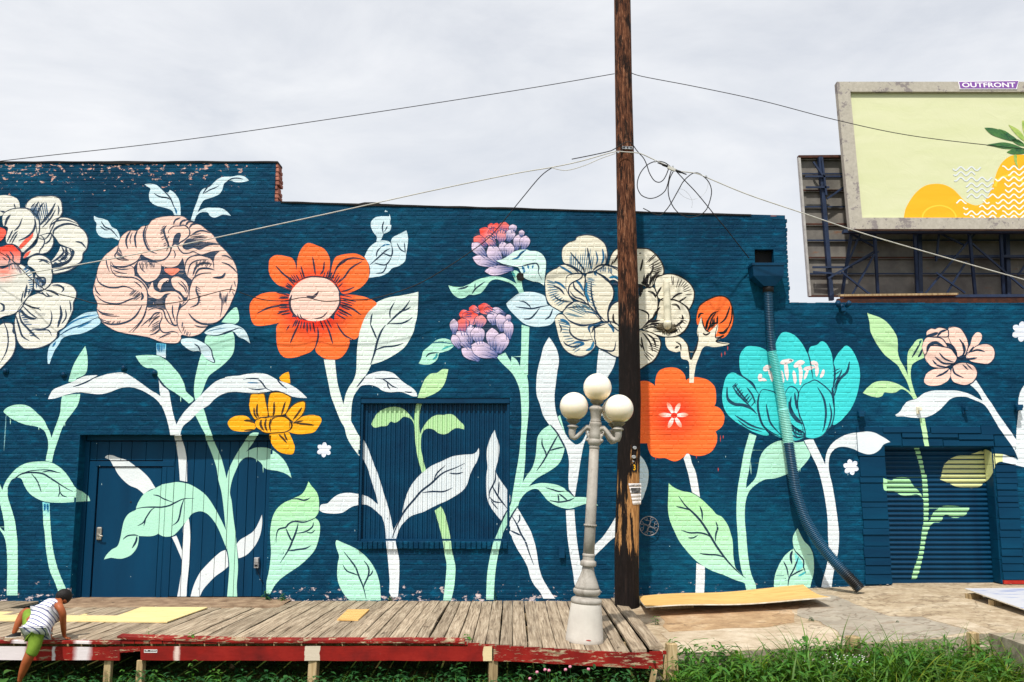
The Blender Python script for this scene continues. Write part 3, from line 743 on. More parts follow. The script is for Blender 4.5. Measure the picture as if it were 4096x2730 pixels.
PL = [("300,560 330,610 420,620 520,600 600,550 640,480", 9), ("640,480 700,520 800,555 900,540 960,480 990,400 1010,330", 10), ("380,370 370,440 340,500 400,540 500,550", 9), ("520,210 480,280 470,350 490,420", 14), ("600,205 570,280 575,350 585,410", 14), ("540,230 515,300 520,360", 7), ("700,150 670,230 680,330 730,430 820,470", 15), ("720,150 690,230 700,330 750,430", 6), ("930,150 900,200 920,290 950,370 930,440", 15), ("950,240 960,200 1010,160 1080,155 1140,150 1190,200 1190,260 1140,310 1080,350 1060,390 1110,460 1180,465 1240,450 1330,485 1440,450 1600,435", 9), ("960,270 940,300 950,370 980,420 940,500", 8), ("1010,140 1030,90 1090,60", 11), ("1080,150 1110,100 1180,85", 14), ("1150,150 1180,110 1240,105", 14), ("1190,180 1220,140 1280,130", 14), ("1200,270 1280,220 1350,210 1430,235", 12), ("1200,310 1290,290 1400,280", 8), ("1210,350 1290,330 1400,310", 8), ("1230,390 1300,350 1400,350 1520,355", 10), ("1280,420 1340,380 1450,365 1540,370", 10), ("1465,560 1480,490 1530,445", 8), ("1470,640 1465,560", 8), ("1560,495 1620,500 1680,540", 10), ("1560,570 1640,600 1700,650 1735,690", 10), ("1600,690 1560,740 1460,745", 18), ("1140,650 1150,570 1200,510 1300,490 1400,510", 9), ("1170,720 1200,600 1280,550 1400,540", 9), ("1230,720 1270,620 1350,580 1450,590", 16), ("1250,730 1300,650 1400,640 1480,660", 14), ("1440,690 1330,700 1250,740 1210,810 1190,900 1195,980", 9), ("1270,840 1270,900 1300,980 1280,1050 1200,1085", 14), ("1540,910 1560,1000 1560,1100 1540,1200", 8), ("1600,960 1610,1050", 12), ("1680,900 1700,950", 8), ("1700,780 1720,850", 8), ("1180,1150 1240,1220 1330,1270 1440,1275 1540,1240", 14), ("1250,1290 1330,1310 1410,1300", 9), ("1195,980 1150,1040 1080,1100 1050,1200 1060,1300 1110,1390", 9), ("130,720 160,800 250,850 350,860 450,845 550,880 560,910", 11), ("110,830 130,900 180,950", 9), ("120,940 200,1010 300,1040 400,1040 500,1000 600,960 640,930", 10), ("140,1110 200,1150 330,1165", 10), ("180,1160 280,1180 400,1185", 7), ("170,1220 250,1270 380,1275 500,1240 580,1180 630,1100 650,1060", 13), ("290,560 300,650 350,720 450,740 550,745 640,790 700,870 715,950 710,1050 690,1130 650,1220 580,1300 500,1370", 9), ("560,790 620,830 650,870", 8), ("640,1000 660,960 640,910", 16), ("240,520 250,600 280,680", 8), ("700,1130 640,1250 540,1370", 9), ("720,1120 790,1090 860,1100 900,1130 920,1200 970,1270 1050,1300", 10), ("870,1140 880,1200 850,1280 870,1350 920,1375 1000,1360 1060,1380 1070,1410", 9), ("730,1250 790,1160 860,1140", 10), ("720,1310 800,1210 860,1180", 8), ("740,1400 820,1370 850,1320", 9), ("840,1440 920,1400 980,1380", 9), ("640,1300 720,1230 770,1190", 7), ("310,620 400,650 500,650", 9), ("320,660 400,690 480,700", 8), ("620,580 640,640 690,690", 8), ("730,560 770,620", 8), ("760,570 790,640", 7), ("1010,430 1030,480 1015,530", 8), ("800,800 790,860 850,900 940,890 1040,900 1120,960", 14), ("830,780 820,850 870,890", 8), ("960,770 920,800 890,870", 8), ("1060,800 1130,860 1160,930", 10), ("1090,780 1150,850 1175,930", 8), ("940,960 890,1000 910,1060", 14), ("1000,1060 1000,1150 1030,1250", 11), ("1060,960 1100,1000", 10)]
ln = [('Q', w_, s) for s, w_ in PL] + [outline('Q', PO, 6)]
SH = S(96, 96, 110)
ln += hatch('Q', "380,400 360,470 400,540", "430,480 460,530 520,545", 8, 6, SH) + hatch('Q', "910,150 900,250 940,380", "870,180 850,280 900,400", 9, 5, SH) + hatch('Q', "1200,260 1210,350 1280,420", "1350,240 1400,330 1450,360", 10, 6, SH) + hatch('Q', "1270,560 1380,540 1450,590", "1260,650 1330,620 1420,640", 8, 6, SH) + hatch('Q', "560,880 620,900 650,960", "500,950 540,980 570,1010", 9, 5, SH) + hatch('Q', "140,1190 250,1265 400,1270", "200,1230 300,1240 420,1230", 8, 5, SH) + hatch('Q', "620,570 700,560 800,580", "650,680 720,640 800,640", 8, 5, SH) + hatch('Q', "920,970 900,1040 930,1120", "800,1010 790,1050 810,1060", 8, 5, SH) + hatch('Q', "1270,850 1280,950 1290,1030", "1320,880 1330,960 1320,1040", 7, 5, SH) + hatch('Q', "1540,900 1600,950 1690,800", "1530,1000 1590,1050 1660,900", 10, 5, SH) + hatch('Q', "860,1140 850,1280 870,1340", "760,1220 740,1340 800,1400", 10, 5, SH) + hatch('Q', "1100,1290 1130,1390 1200,1415", "1110,1230 1150,1330 1210,1380", 8, 6, SH)
art("painted_flower", [('Q', PEACH, PO)] + [('Q', INK, d) for d in DK] + [('Q', PEACH, d) for d in IN] + [('Q', S(246, 140, 116), "905,650 950,640 1060,640 1080,660 1040,700 990,720 930,690")], ln, "big round peach peony with curled petals", INK, 3)

# leaves about the peach peony
art("painted_leaf", [('A', PALE, "1295,310! 1345,305 1400,315 1450,355 1500,385 1520,360! 1560,385 1600,440 1615,500 1618,588! 1560,585! 1540,545 1480,520 1400,500 1345,460 1335,400 1348,350 1330,335")], [('A', 9, "1450,355 1495,395 1530,440 1550,490 1580,560"), ('A', 9, "1378,390 1430,420 1500,432 1530,450"), ('A', 14, "1570,520 1585,580", TEALSH)])
art("painted_leaf", [('A', PALE, "1710,632! 1740,640! 1770,560 1800,490 1830,450 1890,430 1960,400 1990,360 2010,300 2060,275 2110,290 2170,290 2230,275! 2190,240 2140,228 2080,240 1990,245 1930,280 1880,330 1820,350 1790,390 1770,450 1740,530")], [('A', 8, "1830,390 1880,360 1940,335 1965,318"), ('A', 9, "1815,400 1850,345 1890,300"), ('A', 9, "2030,285 2080,258 2140,255 2180,265")])
art("painted_leaf", [('A', PALE, "1750,590! 1790,545 1850,520 1910,520 1950,520! 2000,530 2040,560 2068,592! 2000,580 1960,595 1920,608 1880,590 1860,560 1800,560 1765,585")])
art("painted_leaf", [('A', PALE, "842,592! 880,610 930,620 970,640 1000,690 1050,720 1075,790 1060,812! 1010,790 950,790 890,770 862,720 865,660 845,630")], [('A', 9, "905,640 940,690 1000,720 1060,790"), ('A', 8, "895,680 940,715 985,715")])
art("painted_leaf", [('F', LBLUE, "430,350! 425,280 440,200 480,150 530,110 540,60 600,0 680,-60 760,-105 865,-118! 890,-60! 895,-10 800,50 720,80 620,95 555,125 530,170 490,230 460,300 445,350!")], [('F', 9, "520,105 620,40 730,0 880,-70", S(20, 80, 120)), ('F', 11, "530,70 640,-20 760,-70 880,-90", TEALSH), ('F', 14, "470,200 500,150", TEALSH), ('F', 9, "690,30 760,0 820,-30", TEALSH)])
art("painted_leaf", [('F', MINT, "762,190! 780,260 785,350 775,420 745,455 690,480 660,508 615,510! 625,460 655,370 690,300 730,240")])
art("painted_stem", [('F', MINT, "555,640! 640,625 718,620! 715,650 695,720 640,800 600,850 560,920 530,1000 510,1060 490,1120 475,1180 465,1232! 410,1220! 415,1180 430,1110 430,1040 415,990 395,950 340,915 230,895 140,860 80,825 50,800 30,778! 60,745 130,718 220,718 280,745 330,790 390,850 420,910 445,960 460,1015! 490,930 520,850 540,780 545,710")], [('F', 5, "580,870 580,910", MINT), ('F', 5, "93,840 93,892", MINT), ('F', 5, "348,900 348,945", MINT), ('F', 5, "55,800 45,980 35,1130", S(110, 160, 170))])
art("painted_leaf", [('F', WHITE, "432,666! 445,630 480,580 560,545 640,515 700,485 770,458 875,452! 830,485! 880,468 960,442 1040,430 1110,430 1180,465 1260,520 1350,585 1437,640 1470,705! 1440,720! 1400,670 1330,620 1250,580 1160,558 1070,570 980,605 890,622 780,612 700,605 600,625 540,645 480,662")], [('F', 10, "655,555 720,535 790,505 870,460")], base_layer=2)
art("painted_stem", [('F', WHITE, "1422,480! 1460,540 1510,590 1530,690 1550,790 1580,895! 1610,840 1660,770 1760,670 1850,580 1930,510 2020,475 2110,460 2245,443! 2245,602! 2110,600 2010,615 1930,660 1870,720 1790,770 1710,850 1640,910 1615,988! 1525,988! 1515,930 1490,830 1460,750 1430,690! 1437,640! 1430,590")], base_layer=1)
art("painted_leaf", [('G', WHITE, "0,470! 60,460 130,455 200,440 280,433 360,440 420,465 480,500 560,525 640,570 700,620 735,655! 680,655 610,645 540,615 470,590 410,595 340,608 250,612 160,605 80,600 0,608!")], [('G', 10, "160,490 230,482 300,490 340,530 370,570 440,600"), ('G', 9, "210,570 290,580 370,570"), ('G', 10, "470,495 500,530 555,575"), ('G', 9, "200,520 260,520 310,522", TEALSH)], base_layer=7)
art("painted_leaf", [('F', MINT, "1215,280! 1270,272 1340,270 1420,280 1500,325 1560,390 1610,450 1650,530 1670,600 1735,665 1690,705! 1640,660 1570,610 1500,565 1450,510 1415,460 1400,420 1370,390 1310,385 1260,350")], [('F', 5, "1618,640 1620,692", MINT), ('F', 9, "1422,480 1450,530 1510,585")], base_layer=2)
art("painted_leaf", [('F', MINT, "2080,60! 2100,110 2100,200 2080,270 2020,340 1960,390 1880,450 1845,510 1820,580 1790,640 1750,675! 1738,600 1745,500 1770,380 1795,285! 1835,170! 1850,100 1930,95 2000,90")])
art("painted_leaf", [('A', MINT, "1985,1545! 2040,1470 2110,1410 2135,1450 2140,1530 2100,1560!")])
art("painted_leaf", [('F', PALE, "1830,70! 1880,35 1950,10 2040,-10 2120,5 2170,30 2200,60 2225,110 2240,168! 2190,130 2140,110 2090,60 2030,65 1960,90 1900,95 1850,85")], [('F', 8, "1850,90 1950,95 2030,65 2080,50 2140,30 2180,45"), ('F', 6, "1860,60 1940,40 2030,30", S(60, 110, 140))], base_layer=3)
art("painted_leaf", [('F', PALE, "1620,130! 1680,120 1740,125 1800,150 1860,190 1895,240 1905,290 1922,340! 1860,310 1810,260 1780,235 1720,235 1660,200 1625,165")], [('F', 9, "1740,170 1780,200 1800,260"), ('F', 8, "1840,165 1890,220 1905,280 1922,338 1850,310")], base_layer=3)
art("painted_stem", [('F', vgrad('F', 180, 290, S(90, 190, 225), S(226, 240, 248)), "1400,165! 1487,170! 1485,300! 1440,282 1403,272!")], hatch('F', "1410,170 1480,170", "1410,240 1480,240", 7, 8, TEALSH))
art("painted_stem", [('F', MINT, "1740,795! 1818,738! 1840,800 1865,890 1900,985 1930,1070 1975,1170 2010,1290 2030,1380! 2050,1300 2085,1220 2130,1140 2190,1050 2240,980! 2275,965 2320,968! 2280,1040 2205,1140! 2240,1120 2300,1100 2400,1105 2480,1150 2550,1220 2590,1300 2612,1375! 2570,1340 2490,1310 2380,1290 2330,1230 2260,1190 2200,1190 2150,1230 2120,1290 2080,1390 2060,1500 2075,1580 2090,1720 2110,1870 2120,1980 2130,2100 2132,2200 2122,2330 2125,2430 2125,2488! 2025,2488! 2035,2430 2050,2250 2055,2150 2045,2060 2035,2000 2030,1880 2015,1750 2005,1650 1985,1500 1955,1380 1940,1280 1900,1160 1860,1060 1840,985 1810,930 1770,850")], [('G', 5, "283,1190 283,1230", MINT), ('G', 5, "340,1230 342,1325", MINT)])
art("painted_leaf", [('J', MINT, "1215,305! 1240,240 1290,170 1370,130 1450,90 1520,75 1590,65 1660,75 1720,95 1800,145 1860,200 1920,290 1980,400 2035,520! 2032,670! 1990,560 1940,450 1880,370 1830,335 1780,328 1720,350 1690,390 1650,440 1600,500 1550,545 1490,555 1450,545 1420,525! 1380,545 1330,552 1240,548! 1238,600 1220,660 1170,720 1100,750 1050,752 990,745 930,760! 950,720 1000,670 1050,640 1075,570 1090,490 1110,410 1150,350 1215,315")],
    [('J', 10, "1215,305 1290,292 1370,290 1450,290 1520,275 1580,245 1650,215 1740,212"), ('J', 8, "1370,180 1420,190 1480,220 1560,250"), ('J', 9, "1230,458 1280,430 1310,380 1350,320 1385,295"), ('J', 8, "1285,460 1305,400"), ('J', 11, "1650,215 1625,290 1610,370 1590,420 1545,455"), ('J', 9, "1100,580 1140,548 1200,540 1240,548"), ('J', 13, "1225,550 1215,600 1180,660")], base_layer=1)
art("painted_leaf", [('F', WHITE, "940,1190! 960,1170 1010,1170 1060,1190 1140,1215 1200,1255 1270,1310 1330,1370 1370,1430 1392,1465! 1340,1480 1285,1518! 1230,1470 1160,1440 1100,1390 1050,1330 1020,1270 990,1215 960,1200")])
art("painted_stem", [('F', WHITE, "1565,988! 1625,988! 1640,1050 1660,1120 1675,1220 1675,1300 1677,1408! 1612,1395! 1605,1290 1595,1180 1580,1080")])
art("painted_stem", [('J', WHITE, "1690,390! 1700,450 1705,560 1700,680 1695,800 1685,900 1675,1000 1670,1090 1650,1142! 1575,1142! 1590,1080 1605,1000 1620,900 1630,800 1625,750 1600,690 1570,620 1540,560! 1580,545! 1600,590 1632,680! 1640,580 1640,480 1660,430")])
art("painted_leaf", [('J', WHITE, "1700,1142! 1710,1080 1740,980 1790,880 1850,810 1920,740 1980,690 2025,675! 2040,740 2045,820! 2000,860 1930,910 1870,970 1820,1030 1790,1090 1760,1142!"), ('K', WHITE, "330,358! 333,430 320,520 290,600 250,660 190,720 120,748! 105,620! 140,580 200,545 260,500 300,430")])
art("painted_stem", [('J', MINT, "20,140! 70,130! 70,200 100,300 130,400 145,500 155,600 158,800 157,1080! 60,1080! 65,850 62,700 50,600 30,540 0,500 -60,470! -60,380! 0,470 40,510! 35,420 10,300 -30,150! -60,20! 0,90!")])
art("painted_leaf", [('J', MINT, "65,150! 70,110 100,50 130,30 160,25 195,40 215,90 250,150 300,195 370,230 430,245 540,250 650,245 740,240 808,235! 795,195 760,160 700,135 672,110 640,60 600,0 560,-45 500,-90 420,-118 330,-118 240,-105 160,-65 90,5 40,80 20,150!")], [('J', 11, "110,60 150,20 200,-10 280,-20 380,-10 450,30 520,75 600,125 655,150"), ('J', 9, "280,-10 330,50 355,110 370,158"), ('J', 9, "380,-25 450,-35 540,-15"), ('J', 8, "525,80 535,150 520,200"), ('J', 8, "535,150 560,185 605,203"), ('J', 5, "150,20 250,-30 400,-45 480,-40")], base_layer=1)
art("painted_stem", [('J', vgrad('J', 250, 400, S(120, 210, 220), MINT), "380,245! 445,255! 445,330 450,420 455,500 465,600 485,720 520,850 560,950 590,1020 600,1045! 520,1045! 490,960 450,870 425,760 410,650 400,520 390,450 385,350")], hatch('J', "395,260 435,260", "395,330 435,340", 5, 9, TEALSH))

# orange flower with pink disc
og = radial('B', 800, 1380, 200, 380, RED, ORANGE)
OP = [('B', "640,1040 660,940 690,880 730,840 770,838 830,860 890,890 925,940 940,990 935,1080 910,1150 850,1180 780,1180 700,1170 650,1110"), ('B', "395,1000 410,970 450,945 500,945 550,955 600,970 630,1020 640,1080 690,1170 640,1220 590,1262 530,1240 460,1200 410,1140 392,1080"), ('B', "945,1120 960,1040 985,970 1030,945 1100,932 1170,930 1230,955 1275,1000 1293,1070 1285,1150 1240,1215 1170,1260 1060,1292 1010,1230 930,1160"), ('B', "220,1430 225,1380 260,1330 330,1290 420,1275 520,1285 590,1310 600,1400 600,1500 540,1535 440,1560 330,1578 265,1570 235,1520"), ('B', "1015,1320 1080,1300 1150,1300 1240,1315 1320,1345 1360,1380 1330,1410 1280,1460 1250,1510 1230,1560 1210,1620 1190,1680 1150,1700 1080,1690 990,1600 980,1500 1010,1400"), ('G', "460,80 470,0 560,-60 700,-70 790,-40 825,20 830,110 810,190 770,240 700,270 640,290 580,298 530,290 490,250 465,180"), ('G', "815,-40 900,-80 1000,-20 1050,80 1110,130 1113,180 1080,250 1030,300 960,312 890,300 830,260 810,220 830,130")]
ln = [('B', 12, "455,1040 520,1110 590,1160 650,1190"), ('B', 11, "680,1040 700,1110 715,1150"), ('B', 12, "785,960 800,1050 810,1120"), ('B', 11, "890,1000 880,1080 850,1120"), ('B', 12, "1250,985 1150,970 1050,1000 990,1080 965,1170"), ('B', 12, "1230,1000 1130,1060 1070,1140 1020,1190"), ('B', 12, "1000,1060 1040,1020 1100,985"), ('B', 10, "1160,1230 1090,1260 1040,1270"), ('B', 12, "290,1465 380,1420 470,1400 560,1390"), ('B', 11, "470,1470 520,1450 580,1440"), ('B', 10, "490,1220 560,1250 600,1260"), ('B', 13, "1220,1480 1150,1430 1080,1400 1020,1390"), ('B', 11, "1140,1490 1070,1450 1010,1420"), ('G', 12, "585,165 620,80 660,0"), ('G', 10, "550,50 580,0"), ('G', 12, "830,20 835,110 805,220"), ('G', 12, "965,170 940,80 910,0"), ('G', 11, "1150,132 1080,100 1030,40 1000,-20"), ('B', 16, "600,1300 580,1360 590,1430 640,1510"), ('B', 12, "1020,1280 1030,1370 990,1450 930,1510"), ('B', 18, "730,1310 790,1320 840,1270"), ('B', 9, "640,1180 740,1140 860,1140 960,1170 1030,1260"), ('B', 8, "670,1470 690,1510 740,1530"), ('B', 8, "800,1515 870,1500 920,1450"), ('B', 8, "650,1470 660,1500 690,1525"), ('B', 9, "640,1060 640,1000 650,950"), ('B', 9, "940,1100 950,1030"), ('B', 9, "580,1310 520,1290 460,1280")]
ln += hatch('B', "600,1250 640,1190 720,1150", "540,1220 590,1120 700,1080", 10, 9) + hatch('B', "880,1150 960,1180 1020,1240", "900,1080 1000,1100 1080,1190", 9, 9) + hatch('B', "1030,1300 1030,1400 990,1480", "1180,1330 1130,1440 1080,1530", 10, 9) + hatch('B', "570,1320 570,1400 590,1470", "470,1320 460,1400 490,1490", 8, 9) + hatch('B', "640,1520 760,1545 930,1510", "600,1600 770,1640 990,1610", 14, 9)
art("painted_flower", [(c, og, s) for c, s in OP] + [('B', PEACH, "575,1380 580,1300 620,1230 690,1170 780,1142 870,1145 950,1180 1010,1250 1030,1330 1015,1420 960,1490 870,1530 780,1535 690,1515 620,1465")], ln, "orange seven-petalled flower with a pink disc", S(50, 42, 62), 3)
art("painted_leaf", [('B', PALE, "1438,540! 1470,570 1485,620 1480,640 1490,680 1480,720 1450,742 1420,752! 1405,790 1390,815 1355,820! 1360,780 1330,740 1308,690 1312,640 1350,605 1400,595 1420,570")], [('B', 9, "1425,640 1410,690 1418,752"), ('B', 7, "1455,685 1440,715 1425,735")])
art("painted_leaf", [('B', PALE, "1250,960! 1290,880 1350,830 1410,812 1470,822 1485,850! 1500,790 1560,755 1625,722! 1640,790 1635,860 1620,950! 1610,1000 1560,1040 1500,1060 1460,1100 1400,1130 1340,1140 1285,1150! 1300,1100 1295,1040 1275,1000")], [('B', 10, "1300,1030 1380,960 1440,905 1480,885"), ('B', 9, "1355,960 1365,910 1400,870"), ('B', 10, "1400,920 1450,940 1490,950 1500,900 1485,820"), ('B', 9, "1340,1015 1440,1030 1495,955"), ('B', 9, "1350,1108 1410,1100 1440,1060 1450,1020"), ('B', 8, "1540,835 1570,890 1615,920"), ('B', 7, "1605,830 1612,880 1615,930"), ('B', 9, "1400,870 1440,850 1480,850", TEALSH)])
art("painted_stem", [('G', S(220, 234, 228), "885,310! 985,315! 995,420 1010,530 1040,640 1062,715! 1080,630 1110,560 1150,500 1175,420 1180,300 1185,200 1200,100 1215,0 1240,-60 1290,-140 1360,-200 1450,-240 1560,-260 1650,-275 1732,-295! 1728,-170 1720,-70 1700,10 1690,60 1650,140 1600,210 1500,280 1400,330 1310,355! 1290,400 1250,470 1200,540 1180,590 1150,650 1135,730 1130,860 1150,900 1180,960 1215,1015! 1215,1190! 1160,1120 1120,1060 1090,1000 1070,920 1040,870 1010,800 980,720 950,640 930,540 910,440")],
    [('G', 14, "1305,355 1340,250 1365,150 1400,60 1440,0"), ('B', 13, "1450,1568 1540,1480 1600,1430 1660,1345"), ('B', 10, "1480,1510 1480,1440 1520,1365"), ('B', 10, "1560,1450 1620,1435 1665,1408"), ('G', 11, "1300,-10 1340,80 1360,130"), ('G', 11, "1340,230 1420,200 1520,190 1600,165"), ('B', 11, "1465,1560 1580,1555 1640,1530 1680,1500"), ('B', 10, "1305,1565 1310,1510 1320,1465"), ('G', 9, "1180,560 1220,510 1262,455")], base_layer=5)
art("painted_leaf", [('K', WHITE, "1510,500! 1545,430 1585,365! 1600,280 1625,190 1660,110 1710,40 1770,-20 1850,-80 1940,-120 2040,-165 2142,-180 2232,-190 2272,-240! 2277,-190 2257,-120 2222,-60 2192,10 2172,80 2132,140 2062,190 1982,235 1902,270 1822,310 1772,335 1720,350 1660,375 1610,420 1565,480 1535,575! 1490,575!")], [('K', 13, "1497,570 1530,480 1590,355 1640,285 1700,216 1760,146 1850,76 1950,-14 2070,-64 2150,-104"), ('G', 9, "1870,1400 1900,1330 1975,1260"), ('G', 9, "2010,1330 2080,1335 2135,1320"), ('K', 10, "1770,160 1860,150 1960,150 2040,115")], base_layer=2)
art("painted_leaf", [('K', WHITE, "848,320! 860,270 920,255 960,215 1020,175 1100,162 1180,170 1250,185 1310,215 1372,272! 1412,382! 1370,340 1310,290 1260,268 1200,270 1130,290 1060,335 990,348 920,345 870,335")], base_layer=1)
art("painted_stem", [('K', WHITE, "1195,-345! 1250,-300 1290,-215 1330,-105 1370,-5 1400,90 1430,190 1465,300 1490,410 1510,500 1535,575! 1530,610 1545,680 1560,760 1562,850 1558,980 1550,1090! 1500,1095 1470,1050! 1475,960 1470,880 1460,760 1450,660 1443,600 1440,540 1430,450 1410,380! 1370,270! 1350,170 1320,80 1300,10 1270,-80 1230,-150 1190,-180!")])
art("painted_leaf", [('G', WHITE, "1175,570! 1200,520 1250,470 1300,440 1370,420 1430,415 1500,430 1540,460 1570,490! 1620,530 1670,560 1710,600 1722,640! 1680,640 1620,615 1560,600 1480,605 1410,590 1370,560 1310,540 1250,540 1210,555 1175,600")], [('G', 9, "1345,478 1420,485 1500,480 1570,490"), ('G', 9, "1400,480 1450,510 1500,550 1548,568"), ('G', 9, "1455,515 1460,550 1482,580"), ('G', 9, "1610,598 1640,605 1680,605")], base_layer=2)
YP = ["215,720 225,650 240,620 300,618 350,618 365,680 380,750 385,820 330,830 270,850 230,790", "385,720 395,640 420,607 500,605 580,640 592,670 575,730 540,800 470,815 400,825", "545,800 590,740 640,700 700,683 720,700 715,760 690,810 650,850 610,870!", "605,880! 660,840 720,815 790,808 850,825 865,860 840,910 800,960 740,975 660,980 600,970 560,955! 600,920", "25,890 40,850 90,820 160,812 210,830 240,870 278,900 260,940 200,955 120,955 60,940", "398,985! 440,970 560,960 590,1000 615,1060 625,1100 610,1155 560,1160 500,1145 450,1110 415,1060", "485,478! 520,440 570,422! 580,470 585,525! 540,520 500,500!", "270,870 300,830 360,835 430,820 500,815 560,840 595,880 590,930 540,960 470,968 370,970 310,940 275,910"]
ln = [outline('G', YP[k], 7) for k in (0, 1, 2, 7)] + [('G', 10, "415,900 420,850 470,822 540,825 580,860 575,930"), ('G', 16, "325,850 320,900 350,950"), ('G', 14, "370,840 360,900 380,960"), ('G', 12, "410,840 400,900 410,960"), ('G', 12, "260,740 265,800 290,840"), ('G', 14, "290,710 285,780 300,830"), ('G', 14, "440,690 440,770 430,820"), ('G', 13, "540,690 520,760 505,810"), ('G', 13, "690,740 650,800 610,850"), ('G', 13, "800,900 720,890 620,880"), ('G', 11, "700,860 650,870 610,885"), ('G', 15, "170,860 220,860 265,880"), ('G', 13, "480,980 520,1020 555,1060"), ('G', 12, "530,970 545,1010 560,1040"), ('G', 11, "580,850 600,900 580,950"), ('G', 10, "260,940 200,945 170,950")]
art("painted_petal", [('G', YEL, YP.pop(6))])
art("painted_flower", [('G', YEL, s) for s in YP], ln, "yellow daisy-like flower with one drooping petal", S(70, 50, 20), 3)
def star(crop, cx, cy, r, rot, label):
    art("painted_flower", [(crop, S(226, 232, 246), drops(crop, (cx + r*cos(rot+k*pi/3), cy + r*sin(rot+k*pi/3)), (cx, cy), r*.62)) for k in range(6)], label=label)
star('G', 888, 1120, 68, -1.5, "small white star flower beside the yellow flower")
star('N', 690, 1500, 72, -1.8, "small white star flower left of the loading bay")
star('N', 2220, 285, 92, -1.5, "small white star flower at the right edge of the wall")
art("painted_leaf", [('K', vgrad('K', 200, 700, GREEN, MINT), "748,58! 775,100 810,140 835,190 843,270 835,340 800,388! 830,405 850,450 848,530 830,610 800,680 740,750 660,820 570,880 490,940 440,1000 400,1070 370,1060! 372,960 390,880 405,780 412,680 405,560 410,460 430,370 470,300 530,250 592,225! 600,215! 680,180 720,130")], [('K', 10, "595,218 650,215 700,228 740,220 768,200"), ('K', 11, "810,385 760,410 700,425 620,418 570,440 545,470 480,490 460,550 458,608"), ('K', 11, "545,480 580,560 605,600"), ('K', 13, "655,435 640,500 605,590 570,670 495,790"), ('K', 10, "640,525 720,510 780,470 793,425"), ('K', 8, "730,515 775,520 808,495"), ('K', 11, "575,680 650,670 720,660 770,635")])
art("painted_leaf", [('K', MINT, "1000,585! 1060,610 1150,650 1200,680 1260,730 1310,790 1350,860 1375,930 1390,1010 1395,1125! 1115,1125! 1060,1060 1020,980 1005,900 1010,800 1022,730 1000,660 990,610")], [('K', 11, "1065,690 1120,760 1170,830 1200,910 1240,1010 1265,1115"), ('K', 9, "1055,805 1090,860 1150,885 1200,905"), ('K', 11, "1245,770 1285,830 1285,900 1250,980 1240,1020"), ('K', 9, "1325,855 1310,890 1280,915")])
art("painted_stem", [('G', LGREEN, "2000,400! 1990,450 1970,520 1930,580 1870,620 1800,650 1785,660 1760,720 1745,790 1740,880 1748,980! 1770,930 1800,880 1850,830 1900,808 1960,808 2000,800 2050,810 2100,860 2140,900 2140,938! 2080,925 2040,940 2000,970 1960,982 1910,970 1870,940 1820,930 1780,950 1758,1010 1755,1100 1770,1180 1785,1250 1805,1308! 1765,1325! 1740,1240 1720,1150 1705,1050 1700,950 1690,880 1660,840 1600,825 1560,860 1520,878 1485,868 1450,905 1400,910 1340,922 1312,890! 1340,830 1380,780 1450,745 1520,735 1590,750 1640,790 1695,865! 1700,790 1715,700 1730,640 1760,560 1790,490 1840,440 1900,430 1950,398")])
art("painted_stem", [('K', vgrad('K', 560, 800, LGREEN, MINT), "1880,320! 1935,283! 1970,350 1990,430 2010,510 2025,600 2030,660 2050,750 2065,830 2060,930 2050,1020 2025,1125! 1955,1125! 1970,1000 1980,900 1985,800 1970,720 1962,660 1950,590 1930,500 1905,410")])
art("painted_leaf", [('G', MINT, "2055,185! 2010,225 1950,245 1920,255 1900,310 1850,350 1790,358 1735,345! 1760,300 1775,240 1820,200 1860,165 1900,135 1960,122 2010,135 2050,160")], [('G', 9, "1850,165 1900,158 1970,160 2050,175", S(10, 90, 110)), ('G', 10, "1800,290 1830,260 1890,250 1920,250"), ('G', 14, "1900,255 1890,290 1860,310", S(40, 150, 160)), ('G', 12, "2050,185 1990,200 1940,225", S(60, 170, 170))])
# two lilac buds
def bud(crop, P, label):
    shp = []; ln = []
    for (t, b, w_, c) in P:
        s = drops(crop, t, b, w_, True); 
        def f(px, py, t=t, b=b, c=c, o=CR[crop]):
            x, y = (px-o[0])*2.24, (py-o[1])*2.24; k = ((x-b[0])*(t[0]-b[0]) + (y-b[1])*(t[1]-b[1]))/((t[0]-b[0])**2 + (t[1]-b[1])**2)
            return lerp(S(70, 90, 150) if c[1] > .15 else S(230, 170, 185), c, k*1.25) 
        shp.append((crop, f, s)); ln.append(outline(crop, s, 5))
    sk = []
    return shp, ln, label
RP, PK = S(244, 78, 62), S(240, 150, 150)
B1 = [((590, 210), (600, 265), 50, RP), ((645, 207), (630, 290), 62, RP), ((720, 200), (700, 280), 75, S(242, 110, 100)), ((785, 220), (790, 295), 72, LILAC), ((490, 262), (605, 335), 72, RP), ((605, 250), (622, 335), 74, RP), ((690, 270), (680, 395), 92, PK), ((782, 265), (745, 375), 82, LILAC), ((870, 272), (860, 335), 50, LILAC), ((438, 335), (532, 402), 74, S(244, 110, 96)), ((555, 330), (630, 425), 84, PK), ((838, 313), (818, 455), 74, LILAC), ((905, 322), (880, 450), 92, LILAC), ((422, 388), (548, 512), 94, LILAC), ((690, 375), (720, 505), 78, LILAC), ((762, 388), (745, 525), 88, LILAC), ((572, 418), (685, 575), 122, LILAC), ((428, 518), (645, 592), 92, LILAC), ((536, 642), (795, 620), 86, LILAC)]
